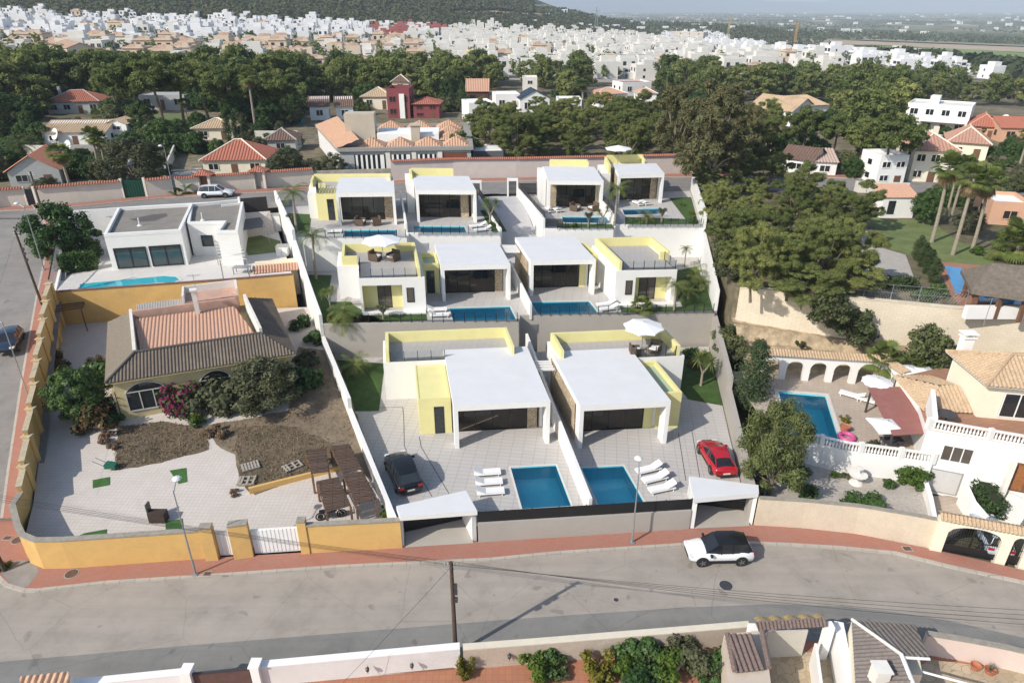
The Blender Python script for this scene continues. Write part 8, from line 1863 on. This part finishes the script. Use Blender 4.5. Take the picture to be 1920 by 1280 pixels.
def townhouse(kind,k):
    r=random.Random(hash_(kind)+k*7); m=MB(); w=r.uniform(6.5,8.5); d=r.uniform(8,10.5); h=r.choice([5.8,6.1,6.3]); wl=0
    m.box(-w/2,w/2,0,d,-1.5,h,0,2)
    for (a,b,c_,e) in ((-w/2,w/2,0,.25),(-w/2,w/2,d-.25,d),(-w/2,-w/2+.25,.25,d-.25),(w/2-.25,w/2,.25,d-.25)): m.box(a,b,c_,e,h,h+.7)
    if kind in 'WCR':
        x=r.choice([-1,1]); m.box(*sorted((x*w/2*.98,x*.3)),d*.35,d*.95,h,h+2.6); m.box(-w/2,w/2*.2,-2.6,0,-1.5,r.choice([2.8,3.1]),0,2)
        if kind=='C' and k%2: m.box(-w/2*.9,w/2*.9,d*.3,d*.8,h,h+1.6,0,1)
    if kind=='S':
        z=h+.02; A,B,C_,D=Vector((-w/2-.3,-.4,z)),Vector((w/2+.3,-.4,z)),Vector((w/2+.3,d*.75,z)),Vector((-w/2-.3,d*.75,z)); r0=Vector((-w/4,d*.35,z+1.7));r1=Vector((w/4,d*.35,z+1.7))
        m.face([A,B,r1,r0],3).face([C_,D,r0,r1],3).face([D,A,r0],3).face([B,C_,r1],3); m.box(-w/2,w/2,-3,0,-1.5,2.6,0,3); m.box(w*.15,w*.45,-.1,1.2,h,h+1.5)
    if kind=='M':
        m.box(-w/2,w/2,-2,0,2.9,3.2); m.box(-w/2,-w/2+.3,-2,0,-1.5,2.9); m.box(-w/2*.6,w/2*.5,d*.3,d*.8,h+.0,h+2.4)
    nw=2 if kind!='M' else 2
    for s in (0,1):
        for i in range(nw):
            x=-w/2+w*(i+.5)/nw; hw=.8 if kind!='M' else 1.4; z0=.9+s*2.95; y=-.03
            if s==0 and kind in 'WCRS': y=-2.63 if kind!='S' else -3.03; x=-w/2+w*.3*(i+1) if kind!='S' else x; x=min(x,w*.05) if kind!='S' else x
            m.face([(x-hw,y,z0),(x+hw,y,z0),(x+hw,y,z0+1.6),(x-hw,y,z0+1.6)],1)
        for sx in (-1,1):
            y=d*.4; x=sx*(w/2+.03); z0=1.+s*2.95; q=[(x,y-.5,z0),(x,y+.5,z0),(x,y+.5,z0+1.2),(x,y-.5,z0+1.2)]; m.face(q if sx>0 else q[::-1],1)
    return m
def hash_(s): return sum(ord(c) for c in s)*13
wallm={'W':tw,'R':trd,'S':tsd,'C':tc,'M':tw}
labels={'W':['white cube-shaped town house with roof room in the upper left quarter of the town','white town house near the wooded hill at the upper left'],'S':['sandy town house with low terracotta roof in the left half of the town','sandy terrace house just above the left pine belt'],
 'R':['dark red cube-shaped town house in the upper middle of the town']*2,'C':['cream town house with roof terrace in the middle of the town','pale cream town house just above the middle pine belt'],'M':['modern white terrace house in the long white rows at the right']*2}
cand=[]
r=random.Random(5)
for j in range(60):
    y0=262+j*25
    for i in range(-75,95):
        x=i*8.9+((j*37)%11); 
        if (i+j*3)%13==0: continue
        y=y0+x*.10+r.uniform(-2.,2.); 
        if y<255 or y>1250: continue
        p=Vector((x,y,TF(x,y)+r.uniform(-1.6,.4))); u,v=proj(p)
        if u<-90 or u>1960: continue
        k=zone(u,v)
        if k is None: continue
        if k=='S' and r.random()<.35: k='C'
        if k=='W' and r.random()<.12: k=r.choice('SC')
        if k=='C' and r.random()<.06: k='S'
        if r.random()<.13: continue
        if k=='R' and r.random()<.5: k=r.choice('WC')
        cand.append((p,u,v,k,j))
cand.sort(key=lambda c:c[0].y)
protoH={}; tg='houses of the distant town'
for k in 'WRSCM':
    protoH[k]=[]
    for q in range(3):
        o=townhouse(k,q).build('town_house',[wallm[k],tgl,tgr if k!='M' else tw,ttl],origin=(0,0,0)); o['category']='house'; protoH[k].append(proto(o))
def where(u): return 'far left' if u<200 else 'left' if u<450 else 'left of centre' if u<700 else 'centre' if u<950 else 'right of centre' if u<1200 else 'right' if u<1500 else 'far right'
ORD=['nearest','second','third','fourth','fifth','sixth','seventh','eighth','ninth','tenth','eleventh','far']
def where2(u): return ['at the left edge','above the dark red roof','left of the umbrella pines','above the umbrella pines','left of the tall thin palm','right of the tall thin palm','above the twin houses','above the maroon house','above the chalet','above the pale block','above the pale fan palm','left of the eucalyptus','above the eucalyptus','right of the eucalyptus','left of the white rows','in the white rows','at the right edge'][int(clamp(u/112,0,16))]
colr={'W':'white cube-shaped','S':'sandy tile-roofed','R':'dark red cube-shaped','C':'cream roof-terraced','M':'modern white'}
mbs=MB(); 
sm_mats=[tw,tgl,tgr,ttl,tc,tsd,trd]; wi={'W':0,'C':4,'S':5,'R':6,'M':0}
for n,(p,u,v,k,j) in enumerate(cand):
    rz=.10+r.uniform(-.05,.05)+r.choice([0,0,0,math.pi,math.pi/2,-math.pi/2])
    if n<300:
        row='front row' if v>135 else 'middle rows' if v>105 else 'rear rows'
        protoH[k][n%3].put(p,rz,(1,1,r.uniform(.72,1.22)),f'{colr[k]} town house, {ORD[min(j,11)]} row from the pines, {where2(u)}',tg)
    else:
        m=townhouse(k,n%3); zs=r.uniform(.7,1.25)
        for a in m.v: a.z*=zs
        c,s=math.cos(rz),math.sin(rz); o=len(mbs.v)
        mbs.v+=[Vector((a.x*c-a.y*s+p.x,a.x*s+a.y*c+p.y,a.z+p.z)) for a in m.v]; mbs.f+=[tuple(i+o for i in f) for f in m.f]; mbs.m+=[wi[k] if x==0 else x for x in m.m]
tag(mbs.build('town_houses',sm_mats,origin=(0,0,0)),kind='stuff')
print('TOWN',len(cand))
# paved ground of the town
mb=MB(); st=14
for j in range(18,95):
    for i in range(-45,50):
        x,y=i*st,j*st; u,v=proj(Vector((x+st/2,y+st/2,TF(x,y))))
        if zone(u,v): mb.face([(x,y,TF(x,y)+.12),(x+st,y,TF(x+st,y)+.12),(x+st,y+st,TF(x+st,y+st)+.12),(x,y+st,TF(x,y+st)+.12)])
tag(mb.build('town_ground',mat('town_paving',(.36,.33,.29),.95,.2,.08,stain=(.2,.19,.17)),origin=(0,0,0)),kind='structure')
# a few named larger buildings in the town
for lb,p0,p1,d,ve,rf,tl,wl_,rh in (('large plain cream apartment block with a blank gable at the left of the town',(150,112),(198,112),10,78,'flat',tc,tc,1),('sandy arcaded apartment block left of the blank cream block',(84,95),(130,112),9,78,'gable',ttl,tsd,1.8),
 ('yellow apartment house above the middle pines',(866,130),(892,130),10,98,'flat',tsd,mat('town_yellow',(.72,.58,.33),.85,.05,.5),1),('pale office building with long window rows right of the town centre',(1330,108),(1375,112),12,95,'flat',tc,tc,1),('brick-red unfinished building shell below the orange crane',(1455,100),(1570,108),14,88,'flat',trd,mat('brick_shell',(.42,.25,.19),.9,.1,.5),1),
 ('unfinished grey concrete frame building at the upper right of the town',(1250,72),(1318,74),14,60,'flat',tc,mat('concrete_shell',(.5,.46,.4),.9,.1,.5),1)):
    house(lb,p0,p1,d,ve,rf,tl,wl_,rh,4,2,door=False,sp=1.2)
# wooded hill and scrub
def scatter(name,m,n,reg,smin,smax,nq,thr=None,flat=.6,zk=None):
    C=[];Rr=[]; tries=0
    while len(C)<n and tries<n*6:
        tries+=1; u,v=reg(); 
        b=PT(u,v)
        if b.y>9000: continue
        if thr is not None and noise.noise(Vector((b.x*thr[0],b.y*thr[0]*.5,7)))<thr[1]: continue
        if zone(u,v) or (name!='field_edge_trees' and inpoly((u,v),[(1545,74),(1935,85),(1935,122),(1570,104)])) or inpoly((u,v),[(815,33),(880,31),(960,32),(1060,34),(1010,27),(930,22),(850,24)]): continue
        s=r.uniform(smin,smax)*(1+b.y/6000); C.append((b.x,b.y,b.z+s*.45)); Rr.append(s*.55)
    V=leafquads(C,Rr,nq,3.0 if smax<9 else 5.,.8,.5,.4,flat); 
    o=npmesh(name,V,len(C)*nq,m); o['kind']='stuff'; return o
farL=leafmat('hill_pine_foliage',(.085,.098,.045),(.14,.15,.07),.25,.9,(.17,.15,.09)); farD=leafmat('plain_orchard_foliage',(.06,.08,.04),(.10,.125,.06),.25,.9)
C=[];Rr=[]
for i in range(1100):
    for _ in range(30):
        u,v=r.uniform(0,1850),r.uniform(36,150)
        if zone(u,v): break
    else: continue
    b=PT(u,v); hh_=r.uniform(3,8); C+=[(b.x,b.y,b.z+hh_*.7),(b.x+1,b.y,b.z+hh_*.45)]; Rr+=[hh_*.3,hh_*.3]
o=npmesh('town_trees',leafquads(C,Rr,26,1.1,.7,.4,.4,.9),len(C)*26,pineD); o['kind']='stuff'
up=lambda u: 62-10*sm(u,60,300)+6*sm(u,300,620)
scatter('hill_forest',farL,9500,lambda:(lambda u:(u,r.uniform(-8,(34 if u<130 else 44 if u<700 else 58)+4)))(r.uniform(-60,1000)),5,8.5,13)
scatter('valley_scrub',farL,3600,lambda:(lambda u:(u,r.uniform(22,40+26*sm(u,900,1250)+12)))(r.uniform(820,1500)),4,8,9,(.008,-.05))
scatter('plain_orchards',farD,4000,lambda:(r.uniform(980,1980),r.uniform(18,100)),4,7.5,5,(.0035,-.02))
scatter('field_edge_trees',farD,420,lambda:(lambda u:(u,84+(u-1550)*.12+r.uniform(8,24)))(r.uniform(1540,1930)),6,10,14,(.01,.0))
def field(name,L,c,dz=1.2,var=.15):
    M=[]
    for (a,b),(c2,d2) in zip(L,L[1:]+L[:1]): M+=[(a+(c2-a)*k/10,b+(d2-b)*k/10) for k in range(10)]
    pts=[PT(u,v) for u,v in M]; pts=rag([(p.x,p.y) for p in pts],0,1) if 0 else [(p.x,p.y) for p in pts]; triang('field',pts,lambda x,y:TF(x,y)+dz,mat(name,c,.95,var,.02))
field('field_green',[(1580,98),(1760,108),(1935,122),(1935,102),(1760,92),(1640,87)],(.17,.25,.065)); field('field_tan',[(1552,86),(1640,86),(1935,101),(1935,91),(1700,82),(1560,77)],(.40,.32,.22)); field('field_tan_strip',[(1600,76),(1935,89),(1935,87),(1610,73)],(.30,.27,.2)); field('field_dark',[(1600,104),(1935,150),(1935,123),(1640,102)],(.045,.065,.03))
field('field_dry',[(815,33),(880,31),(960,32),(1060,34),(1010,27),(930,22),(850,24)],(.42,.32,.21)); field('field_dry_strip',[(800,24),(835,34),(815,36),(770,24)],(.30,.24,.16)); field('field_far_pale',[(1390,24),(1545,25),(1540,20),(1395,19.5)],(.50,.44,.33)); field('quarry_earth',[(1130,72),(1260,66),(1330,60),(1290,54),(1150,62)],(.45,.36,.26)); field('building_plot',[(1330,82),(1440,90),(1560,88),(1560,76),(1420,70),(1340,72)],(.40,.33,.25))
# scattered white farm buildings on the plain
mb=MB()
for i in range(130):
    u,v=r.uniform(980,1930),r.uniform(17.5,66); b=PT(u,v)
    if b.y>9000: continue
    w=r.uniform(5,14)*(1+b.y/5000); d=w*.5; mb.box(b.x-w/2,b.x+w/2,b.y,b.y+d,b.z-1,b.z+r.uniform(3,6)*(1+b.y/8000))
tag(mb.build('plain_buildings',tw,origin=(0,0,0)),kind='stuff')
# tower cranes and pylon
def crane(label,u,vb,vt,col,jl,jr):
    b=PT(u,vb); h=PY(u,vt,b.y).z-b.z; t=thing('tower_crane',label,'crane',b); ex=Vector((1,0,0)); s=h/50
    m=MB(); w=1.3*s*1.4
    for sx in (-w,w):
        for sy in (-w,w): m.tube(b+Vector((sx,sy,-3)),b+Vector((sx,sy,h)),.35*s*1.3,n=4)
    for k in range(16):
        z0,z1=h*k/16,h*(k+1)/16; m.tube(b+Vector((-w,-w,z0)),b+Vector((w,-w,z1)),.2*s*1.3,n=3).tube(b+Vector((w,w,z0)),b+Vector((-w,w,z1)),.2*s*1.3,n=3)
    m.build('mast',col,t)
    MB().obox(b+Vector(((jr-jl)/2*s,0,h)),Vector(((jr+jl)/2*s,0,0)),Vector((0,.6*s,0)),Vector((0,0,.7*s))).build('jib',col,t)
    MB().obox(b+Vector((-jl*s*.9,0,h-1.5*s)),Vector((3*s,0,0)),Vector((0,1*s,0)),Vector((0,0,1.6*s))).build('counterweight',grey,t); MB().tube(b+Vector((0,0,h)),b+Vector((0,0,h+7*s)),.5*s,n=4).build('apex',col,t)
    MB().tube(b+Vector((0,0,h+7*s)),b+Vector((jr*s*.7,0,h+.5*s)),.15*s,n=3).tube(b+Vector((0,0,h+7*s)),b+Vector((-jl*s*.9,0,h+.5*s)),.15*s,n=3).build('tie_rods',col,t)
orange=mat('orange_crane_paint',(.50,.27,.08),.6,.05,1)
crane('orange tower crane beside the brick-red building shell',1489,86,44,orange,10,8); crane('yellowish tower crane left of the orange one',1364,74,36,mat('dull_yellow_paint',(.42,.33,.15),.6,.05,1),8,14)
b=PT(1117,60); h=PY(1117,14,b.y).z-b.z; t=thing('pylon','thin lattice mast standing in the scrub above the middle of the town','pylon',b); m=MB()
for sx,sy in ((-2.2,-2.2),(2.2,-2.2),(2.2,2.2),(-2.2,2.2)): m.tube(b+Vector((sx,sy,-2)),b+Vector((sx*.2,sy*.2,h)),.35,n=4)
m.build('mast',steel,t); MB().obox(b+Vector((0,0,h*.85)),Vector((5,0,0)),Vector((0,.3,0)),Vector((0,0,.3))).build('cross_arm',steel,t)
cull()
# ---- haze over the whole valley
hz=bpy.data.materials.new('haze_air'); hz.use_nodes=True; hn=hz.node_tree; hn.nodes.remove(hn.nodes['Principled BSDF']); pv=hn.nodes.new('ShaderNodeVolumePrincipled'); pv.inputs['Color'].default_value=(.74,.86,1,1); pv.inputs['Density'].default_value=.00015; pv.inputs['Anisotropy'].default_value=-.15
hn.links.new(pv.outputs[0],hn.nodes['Material Output'].inputs['Volume'])
tag(MB().box(-16500,22500,-260,22000,-760,560).build('haze',hz,origin=(0,0,0)),kind='stuff')
